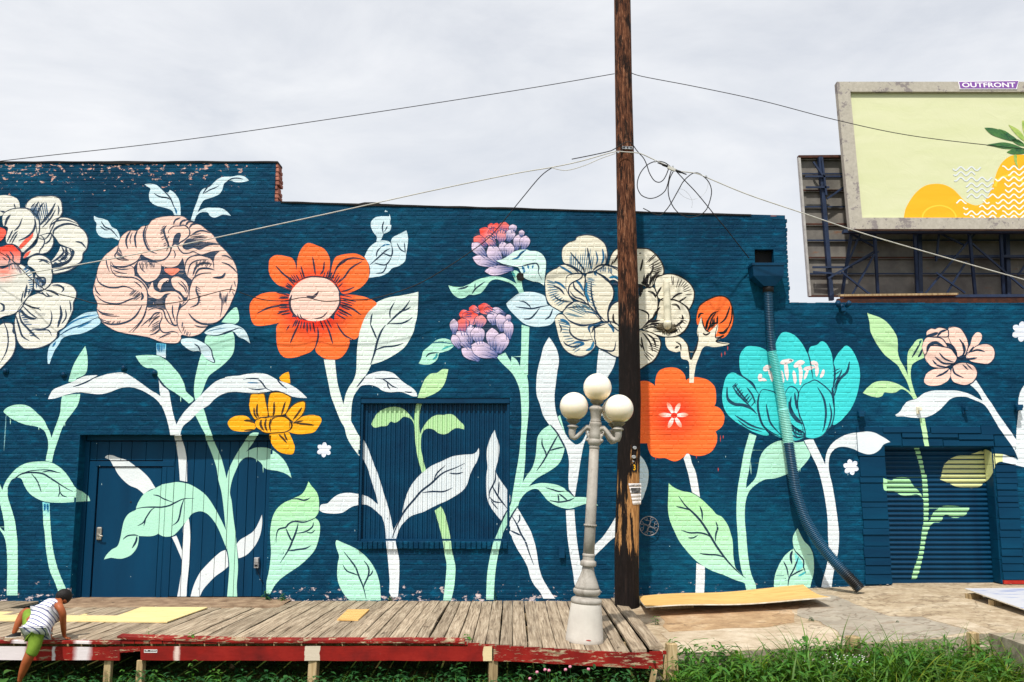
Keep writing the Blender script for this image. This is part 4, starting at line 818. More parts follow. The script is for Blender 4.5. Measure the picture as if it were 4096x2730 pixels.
B2 = [((305, 1025), (395, 1030), 64, RP), ((478, 953), (595, 1000), 74, RP), ((600, 975), (722, 1030), 62, LILAC), ((395, 968), (470, 1000), 60, RP), ((560, 960), (575, 1010), 60, RP), ((415, 990), (400, 1112), 112, RP), ((330, 1058), (350, 1185), 92, S(242, 110, 100)), ((258, 1068), (262, 1205), 74, LILAC), ((510, 1035), (480, 1155), 104, PK), ((590, 1003), (622, 1125), 94, LILAC), ((670, 1018), (690, 1185), 96, LILAC), ((735, 1030), (762, 1092), 52, LILAC), ((740, 1075), (752, 1255), 94, LILAC), ((410, 1118), (405, 1292), 84, LILAC), ((288, 1180), (405, 1335), 112, LILAC), ((460, 1138), (492, 1295), 124, LILAC), ((600, 1148), (612, 1345), 114, LILAC), ((705, 1195), (655, 1380), 132, LILAC), ((248, 1210), (312, 1335), 74, LILAC), ((328, 1335), (490, 1442), 92, LILAC), ((413, 1305), (655, 1402), 140, LILAC)]
for P, lab in ((B1, "upper lilac clover bud with red crown"), (B2, "lower lilac clover bud with red crown")):
    P = [((t, (b[0]+(b[0]-t[0])*.25, b[1]+(b[1]-t[1])*.25), w_*1.3, c) if c[1] < .2 else (t, b, w_, c)) for (t, b, w_, c) in P]; xs_ = [p for q in P for p in (q[0], q[1])]; cx = sum(p[0] for p in xs_)/len(xs_); cy = sum(p[1] for p in xs_)/len(xs_)
    bs = "430,330 560,230 700,220 850,290 905,420 850,500 780,610 640,640 500,560 440,450" if 'upper' in lab else "270,1080 370,1000 500,970 640,1000 740,1090 750,1240 680,1360 560,1400 400,1370 290,1280"
    sh_, ln_, _ = bud('C', P, lab)
    sk_ln = []
    for k, (t, b, w_, c) in enumerate(P): 
        d = (t[0]-b[0], t[1]-b[1]); n_ = math.hypot(*d); px_, py_ = -d[1]/n_*w_*.18, d[0]/n_*w_*.18
        for s_ in (-1, 0, 1): sk_ln.append(('C', 4, "%d,%d %d,%d" % (b[0]+s_*px_, b[1]+s_*py_, b[0]+d[0]*(.45+.1*abs(s_))+s_*px_*1.5, b[1]+d[1]*(.45+.1*abs(s_))+s_*py_*1.5), S(60, 84, 140)))
    # petals overlap in order, so every petal carries its own rim
    sk = Skin(); sk.add(smooth(rd('C', bs)), NAVY, 2)
    for k, ((cp, f, s), l) in enumerate(zip(sh_, ln_)):
        lay = 3 + k*.8
        for q in quads_of_ribbon(ribbon(rd(cp, l[2]), l[1]*1.6/2.24, (1, 1))): sk.add(q, S(20, 44, 84), lay)
        sk.add(smooth(rd(cp, s)), f, lay + .4)
    o_ = sk.mb.build("painted_flower", MAT['mural'], building); o_["label"] = lab
    lk_ = Skin()
    for l in sk_ln:
        for q in quads_of_ribbon(ribbon(rd('C', l[2]), l[1]/2.24*1.6, (1, .1))): lk_.add(q, l[3], 21)
    lk_.mb.build("linework", MAT['mural'], o_, kind="stuff")
art("painted_stem", [('C', MINT, "210,768! 270,778 330,780 400,755 450,725 520,700 590,688 680,692 760,720 820,755! 790,680 770,635! 830,640 860,700 872,780 890,838! 845,848! 825,800 780,755 700,725 630,712 580,735 540,790 500,835 440,852 395,850 360,875 310,882 260,855 230,815")], [('C', 10, "420,845 450,800 500,760 540,732"), ('C', 12, "290,800 350,790 390,770"), ('C', 9, "445,800 450,745"), ('C', 16, "780,640 810,700", S(40, 140, 140))])
art("painted_leaf", [('C', S(208, 236, 232), "635,548! 700,530 750,500 800,465 860,448 920,448! 940,458 1000,462 1050,490 1080,540 1083,600 1075,680 1065,770! 1020,740 960,730 890,700 860,650 830,605 760,600 700,580 660,560")], [('C', 14, "905,450 860,480 830,520 780,535", TEALSH), ('C', 9, "890,455 850,495 815,525"), ('C', 9, "830,605 890,590 950,575 1000,572 1020,610 1015,650 1048,720"), ('C', 16, "870,595 890,640 880,660", TEALSH), ('C', 14, "920,585 930,620", TEALSH), ('C', 12, "970,580 960,620", TEALSH), ('C', 7, "635,548 700,580 830,605")], base_layer=24)
art("painted_leaf", [('C', PALE, "728,930! 770,890 830,845 880,828 940,825 1010,835 1070,860 1085,900 1100,940 1230,1005! 1180,1030 1160,1080 1120,1120 1050,1135 970,1135 890,1110 830,1060 780,1010 745,970")], [('C', 10, "810,958 880,968 960,975 1030,960 1120,945"), ('C', 9, "845,908 890,915 930,945 950,970"), ('C', 11, "885,1070 940,1065 980,1030 1030,965"), ('C', 11, "1075,1075 1120,1040 1145,975")], base_layer=1)
art("painted_stem", [('C', MINT, "866,1120! 935,1140! 925,1400 922,1570! 858,1570! 862,1350"), ('H', MINT, "640,60! 720,25! 740,60 770,110! 775,60! 820,90 852,155! 862,0! 925,0! 915,100 910,200 925,300 930,500 920,650 905,800 900,950 890,1080 875,1190! 910,1130 960,1060 990,960 1000,860 1010,780 1060,710 1130,672! 1195,760! 1250,870! 1240,930 1200,1020 1110,1090 1020,1140 960,1190 930,1225! 1000,1200 1080,1195 1180,1210 1260,1250 1340,1320! 1400,1320 1450,1325 1510,1350 1548,1398! 1450,1380 1350,1410 1280,1425 1180,1400 1100,1350 1050,1290 1010,1250 960,1250 900,1285 850,1350 830,1410 800,1460 770,1500 740,1560 700,1640 680,1720 660,1810 640,1920 625,2050 615,2240! 548,2240! 555,2040 570,1920 590,1820 615,1720 650,1640 690,1540 735,1440! 770,1380 780,1320 800,1200 820,1080 840,960 855,820 865,650 862,500 850,370 820,280 780,210 720,150 680,110"), ('H', MINT, "1190,600! 1210,585! 1260,760! 1275,780! 1240,720")],
    [('H', 11, "1000,1085 1060,1000 1110,910 1170,800 1195,760"), ('H', 10, "1050,790 1050,850 1080,920 1085,965"), ('H', 10, "1110,905 1180,885 1250,870"), ('H', 9, "1080,1235 1150,1255 1200,1270 1250,1265"), ('H', 10, "1190,1290 1195,1320 1200,1360"), ('H', 10, "1200,1290 1240,1320 1280,1355"), ('H', 10, "1120,1350 1200,1365 1290,1350 1340,1325"), ('H', 8, "1255,1250 1300,1280 1340,1320"), ('H', 10, "1120,670 1190,755 1250,880"), ('H', 10, "740,1430 690,1530 660,1600"), ('H', 10, "830,1400 780,1480 740,1560")], base_layer=4)
art("painted_stem", [('H', WHITE, "1112,-112! 1150,-60 1185,10 1200,100 1185,200 1170,320 1160,420 1170,540 1200,640 1240,720 1290,800 1350,850! 1400,830 1440,760 1480,640 1520,500 1540,350 1535,260 1545,100 1560,-10! 1640,20 1712,60! 1690,150 1640,240 1600,300 1580,420 1540,560 1480,700 1440,800 1420,860 1400,960 1385,1050 1370,1150 1355,1240 1342,1318! 1290,1250! 1285,1150 1290,1000 1270,900 1240,830 1190,750 1120,680 1060,590 1030,490 1000,400 998,280 1010,180 1040,60 1060,-20 1090,-80"), ('H', WHITE, "1500,560! 1560,545 1630,545! 1600,580 1520,640!")], base_layer=2)
art("painted_stem", [('L', WHITE, "1262,318! 1338,312! 1345,420 1358,560 1375,690 1400,800 1440,750 1520,630 1590,560 1660,460 1732,335! 1735,535! 1660,590 1590,660 1520,730 1450,840 1410,930 1360,1015! 1340,980 1330,900 1310,780 1290,660 1275,540 1268,430")])
art("painted_leaf", [('H', WHITE, "625,718! 640,780 665,860 660,960 640,1040 630,1080! 650,1130 690,1190 740,1260 762,1310 755,1390 720,1460 685,1532! 640,1480 590,1410 560,1340 548,1240 548,1140 560,1050 552,950 560,870 590,780")], [('H', 10, "630,1080 630,1160 605,1220 580,1270 575,1340"), ('H', 11, "600,1215 640,1290 680,1350 740,1425"), ('H', 9, "665,1180 660,1250 655,1310"), ('H', 9, "580,1320 620,1360 690,1370"), ('H', 8, "590,1350 620,1390 655,1430")])
art("painted_leaf", [('L', WHITE, "830,300! 860,350 900,420 945,500 970,570 990,640 1005,720 1020,820 1050,920 1100,1010 1165,1110! 1060,1110! 1030,1050 980,990 945,920 920,830 880,750 830,670 790,590 770,540 730,490! 760,420 770,360 800,320")], [('L', 12, "775,365 820,440 860,530 900,600 930,690 975,810"), ('L', 9, "845,355 848,400 825,440"), ('L', 11, "765,500 820,525 860,545")])
# cream peony behind the pole
CP_ = [('E', "75,600 100,500 150,440 250,430 350,435 430,440 490,480 540,540 570,610 565,670 510,690 480,760 440,790 360,760 200,740 100,660"), ('C', "1225,490 1235,430 1290,380 1345,360 1360,330 1430,313 1500,318 1560,345 1610,390 1632,450 1635,520 1615,580 1560,620 1500,650 1430,660 1380,640 1300,590 1240,560"), ('C', "1075,730 1090,670 1130,635 1180,610 1220,582 1280,580 1330,600 1400,650 1400,700 1300,760 1290,850 1330,910 1280,950 1230,1000 1180,980 1120,940 1085,870"), ('C', "1262,740 1270,690 1300,670 1360,660 1420,670 1440,730 1430,830 1460,930 1380,910 1300,860 1265,800"), ('C', "1500,640 1540,595 1600,580 1660,590 1745,630 1745,740 1690,720 1640,730 1590,690 1540,660"), ('C', "1162,1070 1190,1030 1240,1030 1300,1090 1400,1130 1500,1120 1520,1180 1520,1240 1530,1300 1500,1350 1440,1395 1380,1405 1310,1385 1250,1340 1210,1270 1185,1180"), ('C', "1480,1200 1560,1120 1640,1090 1740,1140 1740,1400 1690,1400 1640,1370 1560,1330 1510,1270"), ('C', "1235,1015 1270,950 1330,915 1400,915 1460,940 1530,1010 1580,1080 1520,1110 1440,1120 1360,1110 1280,1070"), ('C', "1420,830 1430,740 1445,670 1480,645 1540,655 1600,690 1650,740 1690,800 1685,880 1650,950 1640,1030 1640,1100 1580,1080 1530,1030 1470,940"), ('C', "1645,1010 1680,940 1750,920 1760,1170 1690,1140 1650,1080"), ('E', "490,740 510,700 560,675 630,665 700,680 770,720 820,770 845,830 835,910 800,980 780,960 700,910 640,890 560,900 510,860"), ('E', "350,1180 400,1175 480,1200 530,1240 545,1300 520,1380 480,1440 420,1480 360,1518 330,1520 330,1300"), ('E', "380,1155 430,1100 500,1080 540,900 640,895 720,920 780,970 805,1040 800,1100 760,1170 700,1215 630,1230 560,1225 480,1200"), ('E', "340,900 370,820 420,790 480,785 510,850 520,920 510,1000 470,1060 430,1090 380,1150 340,1150")]
CLN = [('C', 11, "1300,470 1360,540 1420,620 1430,660", NAVY), ('C', 12, "1455,430 1470,520 1490,620", NAVY), ('C', 10, "1530,460 1545,530 1530,590", S(20, 90, 130)), ('C', 14, "1590,440 1600,520 1580,580", S(20, 100, 145)), ('C', 10, "1620,480 1620,560", NAVY), ('C', 13, "1200,590 1270,630 1330,670", S(20, 100, 145)), ('C', 11, "1260,580 1330,610 1380,660", NAVY), ('C', 14, "1160,730 1220,760 1260,800", S(20, 100, 145)), ('C', 12, "1150,770 1210,800 1250,850", NAVY), ('C', 10, "1150,850 1190,890 1250,910 1320,915", NAVY), ('C', 11, "1330,730 1340,790 1400,840 1430,870", NAVY), ('C', 16, "1350,720 1390,760 1420,820", S(20, 100, 145)), ('C', 9, "1300,820 1340,870 1400,890 1450,930", NAVY), ('C', 12, "1490,730 1490,830 1510,930 1550,1020 1620,1090", NAVY), ('C', 20, "1450,740 1440,830 1480,920", S(30, 120, 165)), ('C', 10, "1270,970 1340,960 1420,960 1490,965", NAVY), ('C', 9, "1430,1000 1490,1010 1550,1030", S(20, 90, 130)), ('C', 9, "1200,1110 1220,1150 1215,1190", NAVY), ('C', 18, "1210,1070 1260,1090 1300,1130", S(20, 100, 145)), ('C', 11, "1300,1130 1300,1190 1350,1240 1420,1260 1500,1250", NAVY), ('C', 16, "1320,1290 1370,1275 1420,1290 1360,1320", S(20, 100, 145)), ('C', 10, "1240,1270 1270,1300 1340,1320 1400,1290", NAVY), ('C', 18, "1510,1270 1490,1330 1440,1350", S(30, 120, 165)), ('C', 16, "1480,1190 1470,1140 1540,1110 1620,1100", S(20, 80, 120)), ('C', 10, "1500,1190 1510,1150 1560,1130 1620,1110", NAVY), ('C', 10, "1560,1330 1620,1350 1690,1350 1710,1270", NAVY), ('C', 16, "1640,1110 1680,1150 1690,1190", S(20, 90, 130)), ('C', 10, "1640,1100 1640,1000 1680,930 1745,905", NAVY), ('C', 9, "1540,650 1610,690 1660,740 1690,810 1685,880 1650,960", NAVY), ('C', 20, "1680,760 1710,750 1745,770", NAVY), ('C', 10, "1500,640 1560,590 1650,590 1740,640", NAVY), ('C', 18, "1650,700 1700,690 1740,720", S(30, 120, 165)),
 ('E', 11, "120,570 150,520 165,480", BLACK), ('E', 10, "100,590 120,540", BLACK), ('E', 12, "385,530 370,600 360,640", BLACK), ('E', 12, "475,570 470,630 430,690 400,750", BLACK), ('E', 12, "530,650 480,690 450,760", BLACK), ('E', 14, "440,660 410,710 390,760", BLACK), ('E', 10, "350,480 370,478", BLACK), ('E', 13, "740,835 690,850 640,890", BLACK), ('E', 12, "775,870 730,900 700,920", BLACK), ('E', 14, "640,940 690,945 720,990", BLACK), ('E', 16, "735,1030 740,1080 700,1120 650,1150", BLACK), ('E', 13, "550,780 520,830 500,870", BLACK), ('E', 15, "430,820 480,840 500,880", BLACK), ('E', 14, "540,960 500,1010 470,1070", BLACK), ('E', 11, "340,980 400,1000 435,1030 430,1090", BLACK), ('E', 20, "370,740 420,760 430,790", BLACK), ('E', 24, "345,770 370,790 360,870", BLACK), ('E', 13, "120,1020 120,1080 150,1120", BLACK), ('E', 12, "380,1190 430,1250 460,1310 470,1360", BLACK), ('E', 13, "420,1200 480,1250 500,1320", BLACK), ('E', 11, "370,1230 380,1300 400,1360", BLACK), ('E', 10, "360,1290 375,1330", BLACK), ('E', 13, "540,1080 450,1090 400,1130", BLACK), ('E', 13, "530,1110 450,1120 390,1150", BLACK), ('E', 12, "520,1150 460,1140 400,1160", BLACK), ('E', 16, "610,1190 660,1185 700,1160", BLACK)]
CLN += [outline(c, s, 8, BLACK if c == 'E' else NAVY) for c, s in CP_]
CLN += hatch('C', "1300,600 1400,650 1500,640", "1300,480 1420,440 1530,460", 12, 4, S(70, 120, 150)) + hatch('C', "1090,720 1110,860 1200,960", "1190,750 1200,830 1290,900", 12, 4, S(70, 120, 150)) + hatch('C', "1250,1020 1330,930 1440,940", "1420,1060 1460,1010 1530,1010", 10, 4, S(90, 130, 150)) + hatch('C', "1450,700 1440,800 1500,960", "1540,720 1520,830 1560,1000", 12, 4, S(70, 120, 150)) + hatch('C', "1190,1080 1250,1250 1350,1380", "1290,1110 1330,1240 1420,1330", 12, 4, S(70, 120, 150)) + hatch('E', "500,480 560,600 520,690", "420,560 450,640 440,720", 10, 4, S(60, 52, 50)) + hatch('E', "640,680 780,740 830,860", "650,780 720,800 740,860", 10, 4, S(90, 84, 78)) + hatch('E', "530,1250 530,1350 440,1460", "440,1230 430,1310 380,1380", 10, 4, S(60, 52, 50)) + hatch('E', "560,1210 700,1200 790,1080", "560,1130 660,1100 700,1040", 10, 4, S(90, 84, 78))
CLN += hatch('C', "1510,640 1600,600 1680,610", "1530,690 1600,650 1680,670", 10, 7, S(20, 90, 130)) + hatch('E', "380,760 430,780 480,750", "400,660 450,650 520,660", 9, 7, BLACK) + hatch('E', "440,1100 480,1130 470,1180", "540,1090 580,1140 560,1190", 8, 6, BLACK)
art("painted_flower", [(c, CREAM, s) for c, s in CP_], CLN, "large cream peony half hidden by the utility pole", NAVY, 5)
art("painted_stem", [('E', CREAM, "585,1235! 640,1225 700,1225 750,1255 785,1300 800,1360 815,1430! 840,1390 870,1330 880,1250 870,1180 890,1100 912,1045! 925,1120 950,1170 985,1180 1055,1108! 1055,1160 1030,1230! 1110,1215! 1070,1250 1035,1270! 1150,1285 1160,1295! 1100,1310 1020,1320 960,1310 920,1330 890,1400 860,1480 845,1568 840,1640! 800,1640! 800,1480 785,1440 730,1420 720,1360 680,1365 620,1345 590,1300")], [('E', 9, "680,1275 720,1300 725,1360", BLACK), ('E', 16, "670,1330 710,1310", BLACK), ('E', 9, "750,1255 785,1300 800,1370 815,1430 850,1350 880,1260 875,1170", BLACK), ('E', 9, "910,1050 925,1120 950,1170 990,1190", BLACK), ('E', 9, "1160,1295 1040,1270 1110,1215 1035,1235 1055,1110", BLACK), ('E', 12, "920,1195 950,1210 990,1190", BLACK)], base_layer=3)
art("painted_flower", [('E', ORANGE, "865,1090 870,1010 890,950 950,900 1020,872 1090,865 1150,890 1180,950 1195,1020 1190,1100 1160,1180 1110,1235 1040,1230 950,1180 920,1120 910,1050 880,1120")], [('E', 14, "880,1060 900,1020 930,1020"), ('E', 12, "950,1160 970,1080 1010,1020 1060,1000"), ('E', 10, "980,1150 1000,1070 1040,1010"), ('E', 16, "960,1180 1000,1120 1060,1100"), ('E', 12, "1070,1110 1120,1070 1150,1000 1165,950"), ('E', 10, "1180,960 1180,1060 1140,1170"), ('E', 18, "1060,1190 1110,1190 1150,1140"), ('E', 9, "860,1090 870,1010 900,940 1000,880 1090,862 1160,900 1195,1020 1190,1110 1150,1200")] + hatch('E', "940,1160 1000,1160 1060,1110", "960,1080 1010,1060 1060,1030", 9, 7), "orange rosebud on a cream stalk", BLACK, 1)
# flat orange blossom right of the pole
art("painted_flower", [('I', radial('I', 440, 810, 50, 300, RED, ORANGE), "60,520! 140,505 200,505 250,530 270,552! 275,480 300,420 350,390 420,382 480,395 530,440 545,500! 600,470 680,475 750,500 800,550 815,610 815,690 800,727! 850,750 885,800 890,850 870,910 808,958! 825,990 820,1060 780,1130 720,1165 640,1175 555,1150! 530,1180 480,1215 430,1222 360,1195 300,1195 240,1175 210,1120 200,1062! 60,1062!"),
   *[('I', radial('I', 440, 812, 50, 125, S(252, 236, 232), S(250, 140, 100)), drops('I', t, (440, 812), 38)) for t in ((378, 695), (492, 700), (300, 805), (568, 805), (388, 925), (505, 920))], ('I', RED, "410,812 425,790 450,788 470,810 455,835 425,835")],
   [('I', 5, "%d,%d %d,%d" % (x, y, x, y+h), S(200, 70, 60)) for x, y, h in ((640, 1170, 30), (275, 1190, 20), (855, 990, 60), (880, 990, 30), (835, 1280, 34), (920, 190, 40), (865, 250, 40), (895, 240, 34), (795, 1090, 30))], "flat orange blossom with white star marks, right of the pole", base_layer=2)
art("painted_stem", [('I', WHITE, "525,1195! 555,1155 580,1165 600,1240 630,1310 650,1400 672,1545! 600,1500! 590,1450 570,1350 545,1260"), ('M', WHITE, "640,790! 715,825! 715,920 708,1075! 630,1075! 635,950")])
art("painted_leaf", [('H', PALE, "1860,900! 1935,955 1980,1020 2003,1100 1995,1200 1970,1280 1940,1350 1860,1420!")])
art("painted_leaf", [('M', vgrad('M', 250, 850, GREEN, MINT), "392,75! 440,115 510,145 600,165 680,215 740,270 790,320 820,355 870,380 920,450 945,520 965,600 970,720 985,820 1000,850! 1080,925! 1160,960 1172,1040! 1090,1040! 1075,975 980,940 890,900 780,860 690,810 620,755 560,690 490,600 440,500 400,400 385,300 388,180")], [('M', 14, "480,190 540,275 620,350 690,430 760,540 820,640 900,750 990,850 1080,925"), ('M', 10, "460,285 530,300 600,320"), ('M', 11, "670,280 690,340 692,410"), ('M', 11, "505,497 580,520 670,520 740,540 790,580"), ('M', 9, "565,565 610,565 655,540"), ('M', 12, "815,420 830,480 815,530 810,600"), ('M', 11, "670,705 740,715 830,720 900,745")], base_layer=2)
art("painted_stem", [('I', MINT, "1115,970! 1178,995! 1150,1090 1125,1200 1110,1310 1090,1400 1085,1465! 1130,1420 1170,1370 1190,1300 1210,1190 1250,1120 1310,1070 1380,1040 1450,1040 1530,1055 1600,1045! 1630,1100 1660,1160 1640,1210 1590,1270 1540,1310 1450,1340 1350,1375 1260,1385 1190,1420 1130,1470 1100,1520 1085,1568 1075,1640 1075,1770 1085,1870 1095,2000 1110,2130 1130,2230 1160,2310 1172,2390! 1090,2390! 1075,2320 1060,2250 1040,2180 1020,2050 1010,1880 1000,1730 1000,1600 1010,1470 1030,1350 1050,1230 1070,1130")], [('I', 6, "1125,1230 1130,1340", MINT), ('I', 6, "1555,1270 1557,1318", MINT), ('I', 6, "1568,1270 1569,1315", MINT)], base_layer=0)
art("painted_leaf", [('M', MINT, "1548,480! 1575,540 1610,600 1650,640 1680,700 1692,780 1690,880 1670,960 1660,1010! 1335,1010! 1340,920 1370,830 1420,740 1470,690 1515,660! 1503,600 1510,540"), ('M', S(120, 220, 220), "1520,700 1560,740 1590,790 1590,830 1540,860 1530,780")], [('M', 9, "1515,660 1530,690 1570,730 1600,770 1600,830 1610,850 1618,885"), ('M', 10, "1460,1005 1470,930 1510,850 1540,780 1555,730"), ('M', 9, "1420,775 1450,840 1465,920"), ('M', 10, "1485,910 1540,875 1600,850"), ('M', 16, "1500,680 1485,730 1495,800"), ('M', 12, "1620,870 1590,890 1550,910", S(60, 180, 190))])
art("painted_stem", [('N', WHITE, "270,1260! 350,1245! 380,1310 420,1390 460,1480! 465,1400 490,1330 540,1270 620,1220 700,1195 750,1190 830,1180 900,1190 960,1220 1010,1250 1042,1275! 985,1295 950,1340 900,1375 840,1385 770,1365 720,1340 650,1320 580,1320 530,1350 500,1400 490,1480 500,1568 520,1650 545,1790 570,1970 583,2110 575,2250 560,2330 530,2470 515,2590! 425,2575! 440,2500 470,2390 490,2260 485,2130 480,1970 465,1830 440,1690 410,1568 380,1480 340,1400 300,1320")])
# turquoise tulip
TP = ["1025,300 1045,240 1090,195 1150,192 1220,205 1280,245 1300,310 1330,450 1300,620 1200,620 1150,520 1060,460 1030,400", "1645,250 1660,200 1720,180 1760,148 1800,165 1840,230 1860,310 1862,420 1850,620 1760,540 1680,510 1650,350", "1320,300 1340,200 1370,120 1410,70 1460,68 1520,95 1580,160 1620,230 1650,300 1660,400 1690,540 1560,600 1430,650 1300,620 1310,450", "1870,340 1900,270 1950,210 1985,185 2030,220 2070,290 2100,380 2105,480 2090,580 2060,680 2020,760 1970,820 1920,870 1860,890 1860,700 1850,500", "870,640 880,560 905,470 950,430 1010,440 1080,480 1140,540 1190,600 1205,700 1200,800 1250,930 1290,985 1240,990 1150,960 1060,910 980,860 910,790 880,720", "1195,700 1210,610 1240,580 1330,600 1400,640 1440,650 1440,800 1500,900 1615,985 1560,1035 1480,1040 1400,1020 1320,980 1250,920 1210,830", "1430,680 1440,600 1480,555 1530,570 1555,620 1545,700 1560,800 1600,900 1612,990 1540,1000 1480,900 1440,800", "1545,700 1550,630 1590,550 1650,515 1700,495 1750,520 1810,570 1850,620 1870,700 1875,800 1850,900 1800,960 1760,1000 1680,1022 1610,1000 1590,920 1560,820"]
TD = S(8, 66, 92)
ln = [outline('I', TP[k], 8, TD) for k in (5, 6, 7)] + [('I', 8, "1635,240 1660,330 1685,490", TD), ('I', 9, "1000,440 1080,480 1150,550 1195,620", TD), ('I', 20, "915,560 920,660 980,710 1060,720 1130,750 1180,800", TD), ('I', 13, "970,560 1010,620 1070,680 1130,740", TD), ('I', 11, "985,540 1040,620 1110,700", TD), ('I', 11, "1090,560 1140,630 1170,710", TD), ('I', 12, "985,810 1060,860 1150,910 1260,940", TD), ('I', 9, "1010,850 1100,920 1230,960", TD), ('I', 12, "1265,710 1280,800 1310,890 1400,990", TD), ('I', 14, "1725,560 1780,660 1800,780 1790,890 1770,960", TD), ('I', 11, "1830,700 1850,800 1830,900 1800,950", TD), ('I', 16, "2010,330 1990,420 1930,480 1890,560", TD), ('I', 12, "1870,350 1880,450 1860,600", TD), ('I', 10, "1945,400 1920,460 1880,540", TD), ('I', 26, "1470,690 1490,780 1540,850 1590,890", TD), ('I', 14, "1520,610 1530,690 1540,760", TD), ('I', 12, "1490,640 1480,720 1500,780", TD), ('I', 16, "1480,890 1540,940 1600,960", TD), ('I', 12, "1490,940 1550,980 1610,990", TD), ('I', 12, "1490,980 1540,1010 1600,1000", TD), ('I', 14, "1855,560 1865,640 1875,760", TD), ('I', 14, "1200,620 1190,700 1200,800 1250,920 1400,1010", TD)]
ln += hatch('I', "960,560 1040,660 1140,740", "1000,520 1090,600 1180,690", 9, 7, TD) + hatch('I', "1480,890 1540,930 1600,950", "1500,950 1560,985 1610,990", 9, 7, TD) + hatch('I', "1860,420 1870,560 1870,660", "1930,390 1930,470 1900,560", 9, 7, TD)
SW_ = S(240, 222, 222)
ln += [('I', 26, "1200,490 1215,450 1220,440", SW_), ('I', 20, "1195,500 1230,490 1270,500", SW_), ('I', 34, "1240,410 1280,380 1310,375", SW_), ('I', 22, "1285,400 1310,460 1320,510", SW_), ('I', 30, "1390,345 1440,330 1510,318", SW_), ('I', 26, "1440,340 1445,400 1455,500", SW_), ('I', 20, "1400,410 1410,470 1420,520", SW_), ('I', 34, "1515,380 1560,345 1610,335", SW_), ('I', 24, "1560,360 1575,420 1570,540", SW_), ('I', 26, "1600,400 1640,390 1700,380", SW_), ('I', 18, "1640,400 1620,450 1605,490", SW_), ('I', 28, "1660,340 1700,345 1730,365", SW_), ('I', 24, "1705,360 1720,400 1715,465", SW_), ('I', 20, "1780,400 1770,440 1750,475", SW_), ('I', 22, "1510,410 1520,470 1525,530", SW_), ('I', 22, "1470,320 1500,318", SW_)]
art("painted_flower", [('I', TEAL, s) for s in TP], ln, "turquoise tulip crossed by the corrugated drain hose", TD, 2)
# right-hand plants
art("painted_stem", [('N', LGREEN, "835,118! 880,135 950,160 1010,200 1060,260 1100,330 1110,400 1110,470 1130,540 1170,610 1200,680! 1195,600 1195,520 1205,460 1240,410 1280,360 1330,350! 1340,430 1345,520! 1280,550 1240,580 1225,640 1230,720 1260,830 1285,880! 1250,890! 1230,860 1190,820 1140,800 1090,830 1040,835 990,830 970,860 930,875 870,865 797,835! 840,785 900,740 970,728 1050,735 1120,760 1170,790 1225,830! 1190,730 1150,660 1110,590 1050,540 990,490 930,410 890,340 865,280 855,200")], [('N', 12, "1310,390 1270,460 1235,520"), ('N', 14, "1330,440 1310,490 1290,515"), ('N', 16, "1320,360 1300,400", S(20, 100, 100))])
art("painted_stem", [('N', LGREEN, "1305,1060! 1350,1062! 1370,1180 1390,1312! 1350,1312! 1325,1180")])
art("painted_stem", [('O', GREEN, "1255,-240! 1300,-240! 1330,-130 1350,-20 1365,0 1380,150 1385,300 1380,420! 1400,400 1420,350 1460,310 1520,280 1600,278 1680,285 1740,285 1750,300! 1730,340 1700,370 1650,385 1590,383 1560,360 1530,358! 1510,390 1490,425 1430,430 1400,460 1375,520 1355,600 1340,700 1320,790 1300,870 1270,940! 1230,940! 1250,850 1280,770 1300,690 1315,600 1325,500 1340,420 1340,300 1340,230! 1320,200 1280,175 1230,180 1180,188 1130,180 1080,150 1020,145 985,130 980,30! 1050,50 1085,30 1130,22 1190,25 1220,50 1250,100 1300,150 1335,205! 1330,100 1320,0 1295,-110")])
art("painted_leaf", [('N', LIME, "1490,1612! 1508,1530 1530,1470 1590,1420 1660,1395 1760,1385 1860,1350 1910,1345 1960,1380! 2050,1385 2120,1410! 2120,1470! 2040,1450 1990,1470 1970,1530 1930,1600 1880,1640! 1840,1675 1780,1692 1700,1685 1620,1670 1560,1640")])
art("painted_stem", [('N', WHITE, "1088,1030! 1130,1000 1160,950 1200,910 1280,885 1340,840 1420,815 1530,812 1640,815 1740,840 1820,880 1868,905! 1830,830 1758,762! 1810,720! 1850,780 1900,860 1950,930 2000,1010 2050,1080 2100,1150 2170,1252! 2175,1150 2190,1000 2190,900 2210,820 2260,740! 2400,700! 2300,900 2260,1100 2260,1300 2300,1480 2300,1560! 2200,1440 2120,1410! 2190,1430! 2150,1340 2090,1250 2020,1150 1960,1050 1910,970 1870,930 1800,900 1720,870 1640,870 1580,890 1540,930 1480,990 1400,1040 1320,1058 1230,1055 1160,1045 1100,1045"), ('N', WHITE, "2050,1385! 2120,1410 2200,1440! 2240,1480! 2240,1500! 2120,1470 2050,1455!")])
NP = ["1365,310 1370,280 1410,255 1440,260 1480,245 1530,255 1560,275 1555,330 1470,330 1370,330", "1470,320 1550,275 1600,380 1640,470 1560,430 1500,350", "1325,420 1340,370 1370,335 1430,335 1500,345 1540,390 1550,425 1450,410 1390,420 1370,470 1345,490", "1560,260 1600,240 1660,250 1700,290 1730,350 1740,420 1700,520 1650,520 1600,420 1565,340", "1730,470 1760,400 1780,330 1820,292 1855,305 1860,350 1820,410", "1720,500 1790,430 1850,400 1910,395 1960,420 1980,470 1970,530 1920,575 1840,570 1760,550", "1345,720 1370,660 1430,625 1500,615 1570,620 1580,680 1550,730 1480,765 1400,770 1355,750", "1580,670 1600,600 1660,565 1730,565 1790,590 1820,640 1815,690 1780,740 1720,765 1650,755 1600,730", "1350,520 1370,470 1390,420 1440,410 1560,430 1620,470 1640,530 1600,580 1540,610 1460,610 1400,590"]
